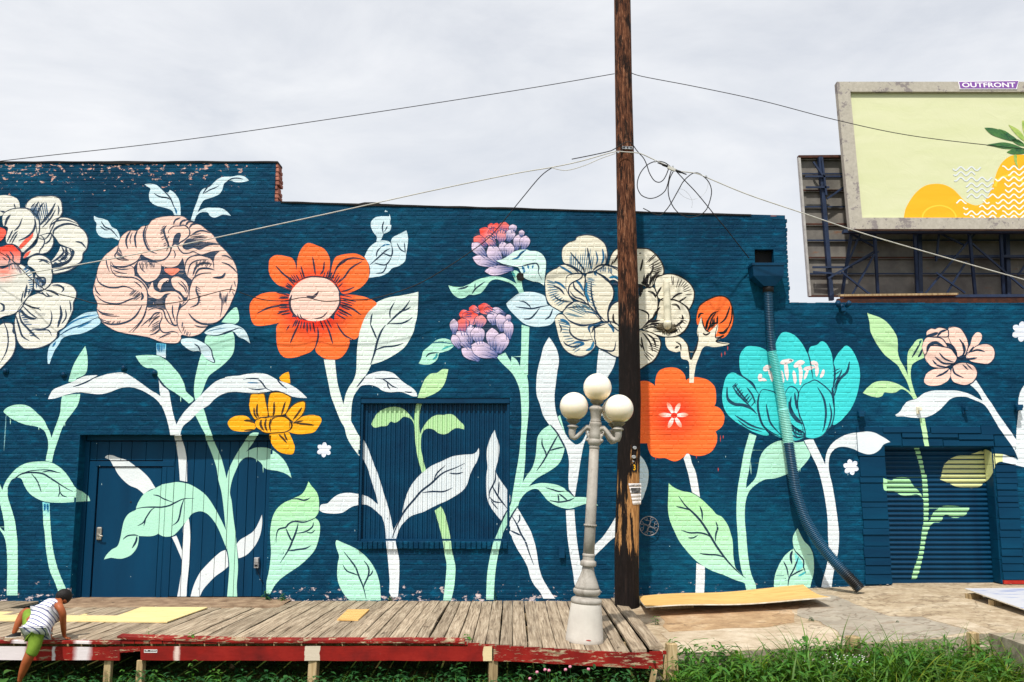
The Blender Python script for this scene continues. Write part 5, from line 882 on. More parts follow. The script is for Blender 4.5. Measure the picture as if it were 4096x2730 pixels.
ln = [outline('N', NP[k], 7) for k in (0, 2, 3, 5, 7, 8)] + [('N', 22, "1370,470 1390,410 1450,385 1530,425"), ('N', 26, "1540,390 1600,430 1640,510", NAVY), ('N', 20, "1365,325 1430,310 1470,295", NAVY), ('N', 14, "1460,330 1500,285 1550,270"), ('N', 12, "1420,540 1470,590 1560,605"), ('N', 11, "1480,475 1530,530 1610,560"), ('N', 13, "1440,510 1520,570 1620,570"), ('N', 13, "1680,540 1760,530 1820,520"), ('N', 12, "1890,465 1820,450 1760,470"), ('N', 13, "1790,420 1760,460 1740,480"), ('N', 13, "1690,380 1710,450 1680,520"), ('N', 10, "1660,350 1690,400 1700,470"), ('N', 12, "1600,600 1620,660 1700,700"), ('N', 11, "1690,580 1740,630"), ('N', 10, "1720,570 1780,630"), ('N', 13, "1450,690 1520,660 1570,620"), ('N', 30, "1640,540 1680,520 1720,500"), ('N', 16, "1530,610 1590,590 1650,560")]
art("painted_flower", [('N', PEACH, s) for s in NP], ln, "small peach flower high above the loading bay", NAVY, 2)
# scattered paint specks on the wall
rs = random.Random(4); sk = Skin()
for k in range(70):
    x = rs.uniform(120, 3400); y = rs.uniform(1250, 2380); h = rs.choice([2, 2, 3, 6])
    sk.add([(x, y), (x+2, y), (x+2, y+h), (x, y+h)], S(170, 200, 205), 0)
sk.mb.build("paint_specks", MAT['mural'], building, kind="stuff")
# ------------------------------------------------------------------ ground, deck and dock
GZ = -0.40
def m_ground():
    m = mat("soil_and_grass", (0.05, 0.06, 0.02), .95, .1); t = NT(m); v = t.world()
    t.col(t.ramp(t.noise(v, 2.2, 6, .65), [(.3, S(40, 58, 22)), (.5, S(66, 84, 34)), (.72, S(104, 92, 58))])); t.bump(t.noise(v, 25, 5, .7), .8, .04); return m
g = MB(); R0 = 900
g.poly([(-R0, -R0, GZ), (R0, -R0, GZ), (R0, R0, GZ), (-R0, R0, GZ)])
tag(g.build("ground", m_ground()), kind="structure")

def m_deckwood(name, c0, c1, c2, dark, along=(38, 1.3, 38)):
    m = mat(name, c1, .85, .2); t = NT(m); oi = t.n("ObjectInfo")
    tcn = t.n("TexCoord"); off = t.n("VectorMath"); off.operation = 'MULTIPLY_ADD'
    cmb = t.n("CombineXYZ"); t.l(t.math('MULTIPLY', oi.outputs['Random'], 41.0), cmb.inputs[0]); t.l(t.math('MULTIPLY', oi.outputs['Random'], 17.0), cmb.inputs[1])
    off.inputs[1].default_value = along; t.l(tcn.outputs['Object'], off.inputs[0]); t.l(cmb.outputs[0], off.inputs[2])
    f = t.noise(off.outputs[0], 1.0, 8, .68, .6); k = t.ramp(f, [(.24, dark), (.38, c0), (.52, c1), (.70, c2)])
    br = t.n("HueSaturation"); t.l(k, br.inputs['Color']); t.l(t.math('ADD', t.math('MULTIPLY', oi.outputs['Random'], .38), .82), br.inputs['Value']); br.inputs['Saturation'].default_value = 1.0
    pat = t.noise(t.world(), 1.5, 5, .6); k2 = t.mix(t.ramp(pat, [(.5, K0), (.75, (.25,)*3)]), br.outputs[0], dark)
    kn = t.noise(t.world((3.2, 1.0, 1.0)), 3.0, 2, .4); k2 = t.mix(t.ramp(kn, [(.24, (.7,)*3), (.29, K0)]), k2, dark)
    t.col(k2); t.bump(f, .7, .006); return m
MAT['deck'] = m_deckwood("weathered_deck_wood", S(120, 105, 88), S(164, 147, 125), S(200, 185, 162), S(56, 46, 38))
MAT['post'] = m_deckwood("post_wood", S(140, 118, 86), S(182, 158, 118), S(206, 184, 146), S(96, 76, 52), (22, 22, 1.6))
def m_redpaint(name, peel=.56, white=()):
    m = mat(name, S(170, 36, 24), .62, .3); t = NT(m); v = t.coord('Object'); vs_ = t.coord('Object', (2.2, 1, 13))
    a = t.noise(v, 2.6, 5, .6); base = t.ramp(a, [(.3, S(98, 12, 9)), (.55, S(142, 22, 14)), (.75, S(160, 36, 24))])
    wd = t.ramp(t.noise(vs_, 3.0, 6, .7), [(.35, S(120, 98, 74)), (.65, S(205, 186, 152))])
    pe_ = t.ramp(t.noise(vs_, 2.3, 8, .74), [(peel, K0), (peel+.025, W1)])
    k = t.mix(pe_, base, wd)
    sep = t.n("SeparateXYZ"); t.l(v, sep.inputs[0])
    for (x, h, soft, c) in white:
        d = t.math('ABSOLUTE', t.math('SUBTRACT', t.math('ADD', sep.outputs[0], t.math('MULTIPLY', t.math('SUBTRACT', t.noise(v, 9, 3), .5), .05)), x))
        r_ = t.n("MapRange"); r_.inputs[1].default_value = h+soft; r_.inputs[2].default_value = h; t.l(d, r_.inputs[0])
        k = t.mix(r_.outputs[0], k, c)
    t.col(k); t.bump(t.noise(vs_, 4, 6, .7), .4, .006); return m

YF = -3.76
def deck_front_z(x):
    P = [(0, 2558), (1500, 2558), (1800, 2560), (1920, 2572), (2100, 2585), (2270, 2594), (2430, 2606), (2560, 2608), (2640, 2600)]
    Q = [on_y(a, b, YF) for a, b in P]
    if x <= Q[0].x: return Q[0].z
    for a, b in zip(Q[:-1], Q[1:]):
        if x <= b.x: return a.z + (b.z-a.z)*(x-a.x)/(b.x-a.x)
    return Q[-1].z
def deck_z(x, y): return deck_front_z(x)*min(1, max(0, y/YF))
def onto(px, py, zf, y0=-2.0):
    "meets the photograph's ray with a surface z = zf(x, y)"
    d = ray(px, py); t = 11.0
    for _ in range(40):
        p = CAM + d*t; t += (p.z - zf(p.x, p.y))/(-d.z)*.9
    return CAM + d*t
deck = empty("wooden_deck", (0, YF, GZ), "weathered plank deck with red painted edge along the wall", "deck"); deck.location = (0, 0, 0)
random.seed(31)
x = -11.4; XEND = 1.66; PW = .163; k = 0
slab_x = (on_y(262, 2420).x, on_y(1165, 2440).x)
while x < XEND:
    wd = PW*random.uniform(.9, 1.08); yb = -.025 - random.random()*.02; yfr = YF - random.uniform(.0, .03)
    if slab_x[0] < x < slab_x[1] - .1: yb = -.86 + random.uniform(-.03, .03)
    if slab_x[0] - .55 < x < slab_x[0] - .08: yb = -.95 + random.uniform(-.05, .05)
    last = XEND - x
    lift = .0 if last > .4 else (.028 if last > .2 else .045); swing = .0 if last > .5 else (.5-last)*.10
    mb = MB(); n = 9; rz = random.uniform(-.004, .005); cur = random.gauss(0, .010); gap = .0062
    prev = None
    for i in range(n+1):
        t = i/n; y = yb + (yfr-yb)*t; c = cur*sin(pi*t) + random.gauss(0, .0012)
        xx0 = x + gap + c + swing*t; xx1 = x + wd - gap + c + swing*t
        z = deck_z((xx0+xx1)/2, y) + rz + lift + random.gauss(0, .0012) + .006*sin(pi*t)
        tl = random.gauss(0, .0022)
        sec = [(xx0, y, z-.038), (xx1, y, z-.038), (xx1, y, z-.003-tl), (xx1-.006, y, z-tl), (xx0+.006, y, z+tl), (xx0, y, z-.003+tl)]
        if prev:
            for a in range(6): b = (a+1) % 6; mb.poly([prev[a], prev[b], sec[b], sec[a]])
        else: mb.poly(sec)
        prev = sec
    mb.poly(prev[::-1])
    o = mb.build("plank", MAT['deck'], deck); x += wd; k += 1
MAT['red_old'] = m_redpaint("peeling_red_paint", .545); MAT['red_end'] = m_redpaint("red_plank_end", .60)
# painted plank ends: one small block on the front of each plank
random.seed(2); x = -11.4
xs_end = on_y(1855, 2570, YF).x
while x < XEND + .05:
    wd = PW*random.uniform(.85, 1.1); z = deck_front_z(x + wd/2)
    mb = MB(); mb.box(x + .005, x + wd - .005, YF - .045 - .008*random.random(), YF - .034, z - .040, z - .002); mb.build("plank_end", MAT['red_end'], deck); x += wd
def fascia(px0, px1, y0a, y0b, y1a, y1b, m, name="fascia_board", Y=YF - .05):
    A, B_, C_, D_ = on_y(px0, y0a, Y), on_y(px1, y0b, Y), on_y(px1, y1b, Y), on_y(px0, y1a, Y)
    mb = MB(); n = 14
    T = [A.lerp(B_, i/n) for i in range(n+1)]; Bo = [D_.lerp(C_, i/n) for i in range(n+1)]
    for i in range(n+1):
        for q in (T[i], Bo[i]): q.z += random.gauss(0, .0022); q.y += random.gauss(0, .0015)
    for i in range(n):
        a, b, c, d = T[i], T[i+1], Bo[i+1], Bo[i]; e = Vector((0, .035, 0))
        mb.poly([d, c, b, a]); mb.poly([a, b, b+e, a+e]); mb.poly([d, d+e, c+e, c]); mb.poly([a+e, b+e, c+e, d+e])
    e = Vector((0, .035, 0)); mb.poly([T[0], T[0]+e, Bo[0]+e, Bo[0]]); mb.poly([T[n], Bo[n], Bo[n]+e, T[n]+e])
    return mb.build(name, m, deck)
WP = S(226, 216, 218)
fx = lambda px: on_y(px, 2615, YF-.05).x
fascia(-900, 478, 2584, 2590, 2640, 2643, m_redpaint("red_board_sprayed_white", .60, [(fx(62), .09, .05, WP), (fx(330), .045, .07, WP), (fx(215), .012, .01, WP), (fx(10), .05, .06, WP)]), Y=YF - .052)
fascia(430, 560, 2588, 2589, 2616, 2606, MAT['red_old'], Y=YF-.047)
fascia(562, 1968, 2587, 2587, 2643, 2645, m_redpaint("fresh_red_board", .69, [(fx(1249), .082, .004, S(212, 198, 178)), (fx(1955), .055, .006, S(224, 204, 160)), (fx(706), .012, .03, S(225, 200, 190))]))
fascia(1974, 2652, 2590, 2617, 2644, 2679, MAT['red_old'])
def trim(px0, px1, ya, yb, m):
    Y0 = YF - .062; a = on_y(px0, ya, Y0); b = on_y(px1, yb, Y0); mb = MB(); n = 16; prev = None
    for i in range(n+1):
        p = a.lerp(b, i/n); z = p.z + random.gauss(0, .002); dd = .15 + random.gauss(0, .002)
        sec = [(p.x, Y0, z-.032), (p.x, Y0, z-.004), (p.x, Y0+.005, z), (p.x, Y0+dd, z+.003), (p.x, Y0+dd, z-.03)]
        if prev:
            for q in range(5): r = (q+1) % 5; mb.poly([prev[q], sec[q], sec[r], prev[r]])
        else: mb.poly(sec)
        prev = sec
    mb.poly(prev[::-1]); return mb.build("edge_board", m, deck)
TRM = m_redpaint("worn_red_edge", .56, [(on_y(340, 2570, YF).x, .06, .05, S(236, 224, 224)), (on_y(88, 2560, YF).x, .05, .05, WP)])
trim(-900, 482, 2556, 2566, TRM); trim(468, 1000, 2546, 2561, MAT['red_old']); trim(1001, 1858, 2561, 2561, m_redpaint("worn_red_edge_two", .555))
def post(px, py, wpx, ztop_py=None, Y=YF + .02, name="post"):
    w_ = wpx/338; q = on_y(px, py, Y); mb = MB(); mb.box(-w_/2, w_/2, -w_/2, w_/2, GZ - .05 - q.z, 0)
    o = mb.build(name, MAT['post'], deck); bevel(o, .006); o.location = q; o.rotation_euler = (random.uniform(-.02, .02), random.uniform(-.03, .03), random.uniform(-.2, .2)); return o
for (px, wp) in ((436, 26), (566, 26), (1257, 34), (1972, 34), (-200, 30), (930, 16)): post(px, 2640 if wp > 20 else 2655, wp, Y=YF + (.02 if wp > 20 else .9))
post(2685, 2574, 38, Y=YF - .06, name="end_post"); 
mb = MB(); mb.bar(on_y(2668, 2575, YF-.02), on_y(2655, 2720, YF-.02), .03, .06); mb.build("end_board", MAT['post'], deck)
mb = MB(); mb.bar(on_y(2618, 2680, YF-.12), on_y(2606, 2740, YF-.10), .06, .03); o = mb.build("wood_offcut", MAT['post']); tag(o, "pale offcut of wood leaning against the deck end post", "offcut")
for y_ in (-.9, -2.0, -3.1):
    mb = MB(); mb.box(-11.3, XEND - .1, y_-.02, y_+.02, -.16 + deck_front_z(0)*0, -.055); mb.build("joist", MAT['post'], deck)
# small printed sticker on the fascia
st = MB(); a = on_y(576, 2599, YF-.056); b = on_y(628, 2612, YF-.056)
st.box(a.x, b.x, YF-.0545, YF-.0515, b.z, a.z); sto = st.build("sticker", mat("sticker_white", S(225, 222, 220), .5)); tag(sto, "small black and white sticker on the red deck board", "sticker")
st = MB(); st.box(a.x+.006, b.x-.006, YF-.0552, YF-.0547, b.z+.011, a.z-.006); st.build("print", mat("sticker_black", S(20, 20, 24), .5), sto)
for k_ in range(7):
    st = MB(); xx = a.x + (.02 if k_ < 2 else .045) + k_*.013; st.box(xx, xx+.009, YF-.0558, YF-.0554, b.z+.017, b.z+.017+(.016 if k_ < 2 else .009)); st.build("mark", bpy.data.materials["sticker_white"], sto)
# concrete threshold before the boarded doorway
MAT['thresh'] = m_noise("stained_concrete", S(112, 88, 68), S(168, 142, 116), 5, .9, .5, 40)
mb = MB(); n = 24; prev = None; random.seed(5)
for i in range(n+1):
    x = slab_x[0] + (slab_x[1]-slab_x[0])*i/n; d = .84 + .04*noise.noise((x*1.7, 0, 0)); 
    if i > n*.8: d = .84 - .35*(i/n-.8)/.2
    sec = [(x, .45, .02), (x, -d, .018+.004*noise.noise((x*3, 1, 0))), (x, -d-.02, -.04)]
    if prev:
        for a in range(2): mb.poly([prev[a], sec[a], sec[a+1], prev[a+1]])
    prev = sec
tag(mb.build("doorway_threshold", MAT['thresh']), kind="structure")

# ---- plywood lying about
def m_ply(name, c0, c1):
    m = mat(name, c0, .7, .25); t = NT(m); v = t.coord('Object', (1.2, 14, 6)); f = t.noise(v, 1.6, 6, .6, .8)
    k = t.ramp(f, [(.3, c1), (.6, c0)]); k = t.mix(t.ramp(t.noise(t.coord('Object', (2.0, 18, 1)), 2.4, 3, .5), [(.66, K0), (.72, (.75,)*3)]), k, tuple(x*.35 for x in c1)); t.col(k); t.bump(f, .2, .004); return m
MAT['ply'] = m_ply("bare_plywood", S(238, 216, 158), S(218, 190, 128)); MAT['ply2'] = m_ply("amber_plywood", S(228, 186, 116), S(198, 150, 84))
def sheet(px_pts, zf, th, lift, m, name, label, group=None):
    P = [onto(a, b, lambda x, y: zf(x, y) + lift) for a, b in px_pts]
    mb = MB(); n = len(P); mb.poly([(p.x, p.y, p.z) for p in P]); mb.poly([(p.x, p.y, p.z - th) for p in reversed(P)])
    for k in range(n): a, b = P[k], P[(k+1) % n]; mb.poly([(a.x, a.y, a.z-th), (b.x, b.y, b.z-th), b, a])
    bm = bmesh.new(); me = mb.mesh(name, m); bm.from_mesh(me); bmesh.ops.remove_doubles(bm, verts=bm.verts, dist=1e-5); bmesh.ops.recalc_face_normals(bm, faces=bm.faces); bm.to_mesh(me); bm.free()
    o = bpy.data.objects.new(name, me); COL.objects.link(o); return tag(o, label, "plywood", group)
sheet([(-400, 2486), (0, 2482), (668, 2488), (828, 2431), (830, 2429), (566, 2428), (470, 2463), (-400, 2458)][::-1], deck_z, .014, .022, MAT['ply'], "plywood_sheet", "long pale plywood sheet lying on the deck near the door")
sheet([(-400, 2462), (0, 2460), (345, 2461), (352, 2456), (165, 2450), (30, 2447), (-400, 2447)][::-1], deck_z, .012, .005, MAT['ply'], "plywood_strip", "narrow plywood strip under the long sheet behind the climbing child")
sheet([(1349, 2478), (1433, 2479), (1478, 2437), (1391, 2438)], deck_z, .018, .026, MAT['ply2'], "plywood_offcut", "small square plywood offcut on the middle of the deck")

# ---- concrete loading dock
YE = -3.55
bk = [on_y(a, b, 0) for a, b in ((2440, 2398), (2565, 2390), (2800, 2376), (3300, 2350), (3560, 2342), (4096, 2338), (5200, 2336))]
fr_ = [on_y(a, b, YE) for a, b in ((2560, 2628), (2720, 2615), (3096, 2600), (3521, 2572), (3776, 2555), (3925, 2537), (5200, 2530))]
def interp(P, x):
    if x <= P[0].x: return P[0].z
    for a, b in zip(P[:-1], P[1:]):
        if x <= b.x: return a.z + (b.z-a.z)*(x-a.x)/(b.x-a.x)
    return P[-1].z
def dock_z(x, y):
    t = min(1, max(0, y/YE)); return interp(bk, x)*(1-t) + interp(fr_, x)*t
def m_conc(name, c0, c1, c2, stain, sp=.3):
    m = mat(name, c0, .9, .2); t = NT(m); v = t.world()
    a = t.noise(v, 2.3, 7, .68); b = t.noise(v, 9, 7, .74); k = t.ramp(a, [(.3, c0), (.52, c1), (.7, c2)])
    k = t.mix(t.ramp(b, [(.35, (sp,)*3), (.62, K0)]), k, stain)
    k = t.mix(t.ramp(t.noise(t.world((1, 3.2, 1)), 3.5, 6, .68), [(.55, K0), (.68, (.55,)*3)]), k, S(120, 92, 66))
    k = t.mix(t.ramp(t.noise(v, 60, 3, .6), [(.66, K0), (.72, (.5,)*3)]), k, S(80, 66, 56))
    vo = t.n("TexVoronoi"); vo.feature = 'DISTANCE_TO_EDGE'; vo.inputs['Scale'].default_value = .42; wv = t.n("VectorMath"); wv.operation = 'MULTIPLY_ADD'; nq = t.n("TexNoise"); nq.inputs['Scale'].default_value = 2.6; nq.inputs['Detail'].default_value = 6; t.l(v, nq.inputs['Vector']); wv.inputs[1].default_value = (.7, .7, .7); t.l(nq.outputs[1], wv.inputs[0]); t.l(v, wv.inputs[2]); t.l(wv.outputs[0], vo.inputs['Vector'])
    k = t.mix(t.ramp(vo.outputs[0], [(.002, (.6,)*3), (.0055, K0)]), k, S(88, 70, 54))
    k = t.mix(t.ramp(t.noise(t.world((1.5, 9, 1)), 3.1, 6, .7), [(.66, K0), (.70, (.5,)*3)]), k, S(226, 220, 208))
    t.col(k); t.bump(t.math('ADD', b, t.math('MULTIPLY', t.noise(v, 70, 4, .7), .5)), .45, .008); return m
MAT['conc'] = m_conc("tan_concrete", S(166, 148, 122), S(194, 177, 150), S(210, 196, 172), S(112, 88, 64), .55)
MAT['conc_grey'] = m_conc("grey_concrete", S(150, 141, 127), S(170, 161, 146), S(186, 177, 160), S(126, 116, 102), .35)
MAT['conc_pale'] = m_conc("pale_concrete", S(176, 160, 136), S(200, 185, 162), S(214, 202, 182), S(146, 122, 96), .4)
MAT['conc_dirt'] = m_conc("dirty_concrete", S(160, 130, 98), S(188, 158, 122), S(206, 182, 150), S(120, 92, 66), .5)
MAT['conc_face'] = m_conc("stained_concrete_face", S(138, 128, 112), S(176, 166, 146), S(198, 188, 168), S(84, 76, 64), .6)
dx0 = XEND - .02; dx1 = 12.5; XW = 5.46
mb = MB(); nx, ny = 60, 14
for i in range(nx):
    for j in range(ny):
        c = []
        for (a, b) in ((0, 0), (1, 0), (1, 1), (0, 1)):
            x = dx0 + (dx1-dx0)*(i+a)/nx; y = .5 + (YE-.5)*(j+b)/ny; edge = .02*noise.noise((x*2.2, 0, 0)) if j+b == ny else 0
            c.append((x, y + edge, dock_z(x, y) + .008*noise.noise((x*1.3, y*1.3, 0))))
        mb.poly(c[::-1])
dock = mb.build("loading_dock", MAT['conc']); tag(dock, kind="structure")
mb = MB(); x = dx0
for i in range(40):
    x0 = dx0 + (XW-dx0)*i/40; x1 = dx0 + (XW-dx0)*(i+1)/40; ys = [YE + .02*noise.noise((q*2.2, 0, 0)) for q in (x0, x1)]
    z0, z1 = dock_z(x0, YE), dock_z(x1, YE)
    mb.poly([(x0, ys[0]-.012, z0-.12), (x1, ys[1]-.012, z1-.12), (x1, ys[1]-.004, z1+.003), (x0, ys[0]-.004, z0+.003)])
    mb.poly([(x0, ys[0]-.03, z0-.135), (x1, ys[1]-.03, z1-.135), (x1, ys[1]-.012, z1-.12), (x0, ys[0]-.012, z0-.12)])
    mb.poly([(x0, ys[0]-.02, GZ), (x1, ys[1]-.02, GZ), (x1, ys[1]-.03, z1-.135), (x0, ys[0]-.03, z0-.135)])
mb.build("dock_face", MAT['conc_face'], dock)
mb = MB(); q = dock_z(XW, YE)
for j in range(16):
    y0 = YE - 6*j/16; y1 = YE - 6*(j+1)/16; zz = lambda y: q + .02*noise.noise((0, y*1.5, 0)) + .02
    mb.poly([(XW, y0, GZ), (XW, y0, zz(y0)), (XW, y1, zz(y1)), (XW, y1, GZ)])
    mb.poly([(XW, y0, zz(y0)), (dx1, y0, zz(y0)), (dx1, y1, zz(y1)), (XW, y1, zz(y1))])
mb.build("retaining_wall", MAT['conc_face'], dock)
def slab(pts, m, lift=.006):
    P = [onto(a, b, lambda x, y: dock_z(x, y) + lift) for a, b in pts]; Q = []
    for k in range(len(P)):
        a, b = P[k], P[(k+1) % len(P)]; n = max(1, int((b-a).length/.12))
        for i in range(n):
            p = a.lerp(b, i/n); p.x += .05*noise.noise((p.x*3, p.y*3, 1)) + .02*noise.noise((p.x*11, p.y*11, 1)); p.y += .06*noise.noise((p.x*3, p.y*3, 7)) + .02*noise.noise((p.x*11, p.y*11, 4)); p.z = dock_z(p.x, p.y) + lift; Q.append(p)
    bm = bmesh.new(); vs_ = [bm.verts.new(p) for p in Q]; f = bm.faces.new(vs_); r = bmesh.ops.triangulate(bm, faces=[f])
    bmesh.ops.subdivide_edges(bm, edges=[e for e in bm.edges if e.calc_length() > .5], cuts=3, use_grid_fill=True)
    for v_ in bm.verts: v_.co.z = dock_z(v_.co.x, v_.co.y) + .008*noise.noise((v_.co.x*1.3, v_.co.y*1.3, 0)) + lift
    ex = bmesh.ops.extrude_face_region(bm, geom=list(bm.faces)); 
    for v_ in [g_ for g_ in ex['geom'] if isinstance(g_, bmesh.types.BMVert)]: v_.co.z -= .04
    bmesh.ops.recalc_face_normals(bm, faces=bm.faces)
    me = bpy.data.meshes.new("slab"); bm.to_mesh(me); bm.free(); me.materials.append(m); o = bpy.data.objects.new("slab", me); COL.objects.link(o); o.parent = dock; return o
slab([(2646, 2532), (2900, 2516), (3090, 2509), (3275, 2489), (3388, 2556), (3384, 2577), (3130, 2596), (2735, 2613), (2700, 2600)], MAT['conc_pale'])
slab([(2650, 2462), (2700, 2455), (3165, 2440), (3178, 2488), (3090, 2505), (2680, 2526), (2655, 2505)], MAT['conc_dirt'], .005)
slab([(3195, 2432), (3240, 2368), (3330, 2381), (3480, 2440), (3560, 2465), (3695, 2466), (3886, 2528), (3790, 2545), (3560, 2566), (3405, 2573), (3392, 2554), (3285, 2487), (3182, 2460)], MAT['conc_grey'], .007)
slab([(3706, 2468), (3760, 2462), (3850, 2478), (3990, 2530), (3930, 2533), (3900, 2528)], MAT['conc_pale'], .006)
for (px, py, wp, h) in ((3410, 2546, 42, 20), (3890, 2530, 34, 20)):
    q = on_y(px, py, YE - .11); w_ = wp/345; mb = MB(); mb.box(-w_/2, w_/2, -w_/2, w_/2, GZ - q.z, 0); o = mb.build("stake", MAT['post']); bevel(o, .006); o.location = q; o.rotation_euler = (.02, -.02, .15)
    tag(o, "weathered timber stake at the dock edge, %s" % ("in the weeds at the middle of the dock" if px < 3600 else "by the corner of the retaining wall"), "post", "stakes along the dock edge")
# ---- warped amber sheet by the wall
def warped(A, B_, C_, D_, curl, m, name, label, th=.014, nx=16, ny=6, cat="plywood"):
    "A back-left, B back-right, C front-right, D front-left"
    mb = MB(); G = []
    for j in range(ny+1):
        for i in range(nx+1):
            s, t = i/nx, j/ny; p = A.lerp(B_, s).lerp(D_.lerp(C_, s), t); p = p + Vector((0, 0, curl(s, t))); G.append(p)
    for dz_, fl in ((0, False), (-th, True)):
        for j in range(ny):
            for i in range(nx):
                q = [G[j*(nx+1)+i], G[j*(nx+1)+i+1], G[(j+1)*(nx+1)+i+1], G[(j+1)*(nx+1)+i]]; q = [(p.x, p.y, p.z+dz_) for p in q]
                mb.poly(q if fl else q[::-1])
    o = mb.build(name, m, None, True)
    rim = [(i, 0) for i in range(nx+1)] + [(nx, j) for j in range(1, ny+1)] + [(i, ny) for i in range(nx-1, -1, -1)] + [(0, j) for j in range(ny-1, 0, -1)]
    e = MB()
    for k in range(len(rim)):
        a = G[rim[k][1]*(nx+1)+rim[k][0]]; b = G[rim[(k+1) % len(rim)][1]*(nx+1)+rim[(k+1) % len(rim)][0]]
        e.poly([(a.x, a.y, a.z-th-.002), (a.x, a.y, a.z+.0005), (b.x, b.y, b.z+.0005), (b.x, b.y, b.z-th-.002)])
    e.build("cut_edge", m_noise(name+"_edge", S(238, 232, 218), S(200, 186, 160), 12, .8, .2), o); return tag(o, label, cat)
warped(on_y(2552, 2386, -.45), on_y(3213, 2347, -.45), on_y(3322, 2397, -1.55), on_y(2584, 2428, -1.55), lambda s, t: .10*max(0, s-.72)**2*3 - .03*sin(pi*t)*(.4+s) + .012*sin(9*s), MAT['ply2'], "plywood_sheet", "warped amber plywood sheet propped off the concrete by the wall")
for px in (2680, 3060):
    q = onto(px, 2425, dock_z); mb = MB(); mb.box(q.x-.3, q.x+.3, -1.0, -.9, q.z - .03, q.z + .07); o = mb.build("timber_block", MAT['post']); tag(o, "timber batten propping the amber plywood, %s end" % ("pole" if px < 2800 else "hose"), "batten", "battens under the amber sheet")
def m_white():
    m = mat("whitewashed_sheet", S(226, 226, 230), .55, .35); t = NT(m); v = t.coord('Object', (1, 1, 1), (0, 0, .5)); w_ = t.noise(t.coord('Object', (1.2, 9, 1), (0, 0, .35)), 1.7, 4, .6, .5)
    k = t.ramp(w_, [(.36, S(96, 120, 180)), (.44, S(192, 194, 202)), (.8, S(204, 203, 204))]); t.col(k); return m
A = on_y(3857, 2354, -1.15); zz = A.z
warped(A, Vector((A.x + 2.4, -1.1, zz + .01)), Vector((A.x + 2.6, -3.3, zz - .10)), on_y(4110, 2442, -2.6), lambda s, t: -.02*sin(pi*s)*sin(pi*t), m_white(), "whitewashed_sheet", "white painted board streaked with blue, lying on wooden blocks", .012, cat="board")
for k, (px, py) in enumerate(((3892, 2384), (3986, 2409))):
    q = onto(px, py, lambda x, y: dock_z(x, y) + .04); mb = MB(); mb.box(-.09, .12, -.05, .05, -.045, .03); o = mb.build("wood_block", MAT['post']); bevel(o, .004); o.location = q; o.rotation_euler = (0, 0, .2)
    tag(o, "short wooden block under the white board, %s" % ("nearer the shutter" if k == 0 else "nearer the retaining wall"), "wood block", "blocks under the white board")
# ------------------------------------------------------------------ street lamp
MAT['lampgrey'] = m_noise("grey_lamp_paint", S(150, 144, 136), S(184, 178, 169), 5, .55, .25, 30, .35)
t_ = NT(MAT['lampgrey']); k_ = t_.b.inputs[0].links[0].from_socket; v_ = t_.world((1, 1, .5)); k_ = t_.mix(t_.ramp(t_.noise(v_, 9, 7, .72), [(.54, K0), (.68, (.55,)*3)]), k_, S(96, 86, 74)); t_.col(t_.mix(t_.ramp(t_.noise(v_, 24, 5, .7), [(.68, K0), (.73, (.8,)*3)]), k_, S(104, 66, 44)))
MAT['fitter'] = m_noise("dull_bronze", S(96, 90, 74), S(140, 132, 112), 12, .5, .3, 40, .4)
def m_globe():
    m = mat("opal_globe", S(250, 240, 222), .16, .5); t = NT(m); b = t.b
    b.inputs['Subsurface Weight'].default_value = .12; b.inputs['Subsurface Radius'].default_value = (.12, .09, .05); b.inputs['Subsurface Scale'].default_value = .4
    v = t.coord('Object'); sep = t.n("SeparateXYZ"); t.l(v, sep.inputs[0])
    mr = t.n("MapRange"); mr.inputs[1].default_value = -.17; mr.inputs[2].default_value = .02; t.l(sep.outputs[2], mr.inputs[0])
    k = t.mix(mr.outputs[0], S(246, 218, 166), S(252, 243, 228)); t.col(t.mix(t.ramp(t.noise(v, 9, 4, .6), [(.45, K0), (.8, (.2,)*3)]), k, S(236, 210, 170))); return m
MAT['globe'] = m_globe()
bq = onto(2337, 2566, deck_z); lamp = empty("street_lamp", bq, "grey cast street lamp with a cluster of round globes, leaning on the deck", "street lamp")
U = 1/331.0
def hh(y): return (2566-y)*U
def part(prof, name, n=32, flute=None, m=None):
    mb = MB(); mb.lathe([(r*U, hh(y)) for r, y in prof], n, flute=flute); return mb.build(name, m or MAT['lampgrey'], lamp, True)
def shade(o, ang=40):
    md = o.modifiers.new("split", 'EDGE_SPLIT'); md.split_angle = radians(ang); return o
shade(part([(72, 2568), (74, 2564), (73, 2550), (66, 2480), (60, 2428), (58, 2421)], "concrete_base", 40, m=m_noise("pale_concrete_base", S(196, 190, 182), S(214, 209, 200), 4, .8, .3, 30)))
part([(52, 2424), (59, 2421), (61, 2414), (60, 2407), (55, 2402), (47, 2398), (43, 2394), (43, 2388)], "base_collar")
part([(46, 2390), (51, 2385), (54, 2378), (54, 2371), (50, 2366)], "bell_rim", 64, flute=lambda z: .004 if hh(2383) < z < hh(2368) else 0)
part([(50, 2368), (46, 2355), (38, 2335), (30, 2315), (25, 2298), (22.5, 2282), (22, 2270)], "fluted_bell", 64, flute=lambda z: .0035)
shade(part([(22, 2280), (30, 2279), (31.5, 2276), (31.5, 2264), (30, 2261), (25, 2258), (23, 2256), (23, 2242), (24.5, 2241), (25, 2237), (24, 2233), (21.5, 2231)], "shaft_ring"))
part([(22.4, 2236), (21.6, 2122), (19.0, 1816)], "fluted_shaft", 48, flute=lambda z: .0038)
mb = MB()
for k in range(22): t = 2*pi*k/22; mb.tube([(cos(t)*22.5*U, sin(t)*22.5*U, hh(2125)), (cos(t)*22.5*U, sin(t)*22.5*U, hh(2118))], .010, 6)
mb.build("bead_ring", MAT['lampgrey'], lamp, True)
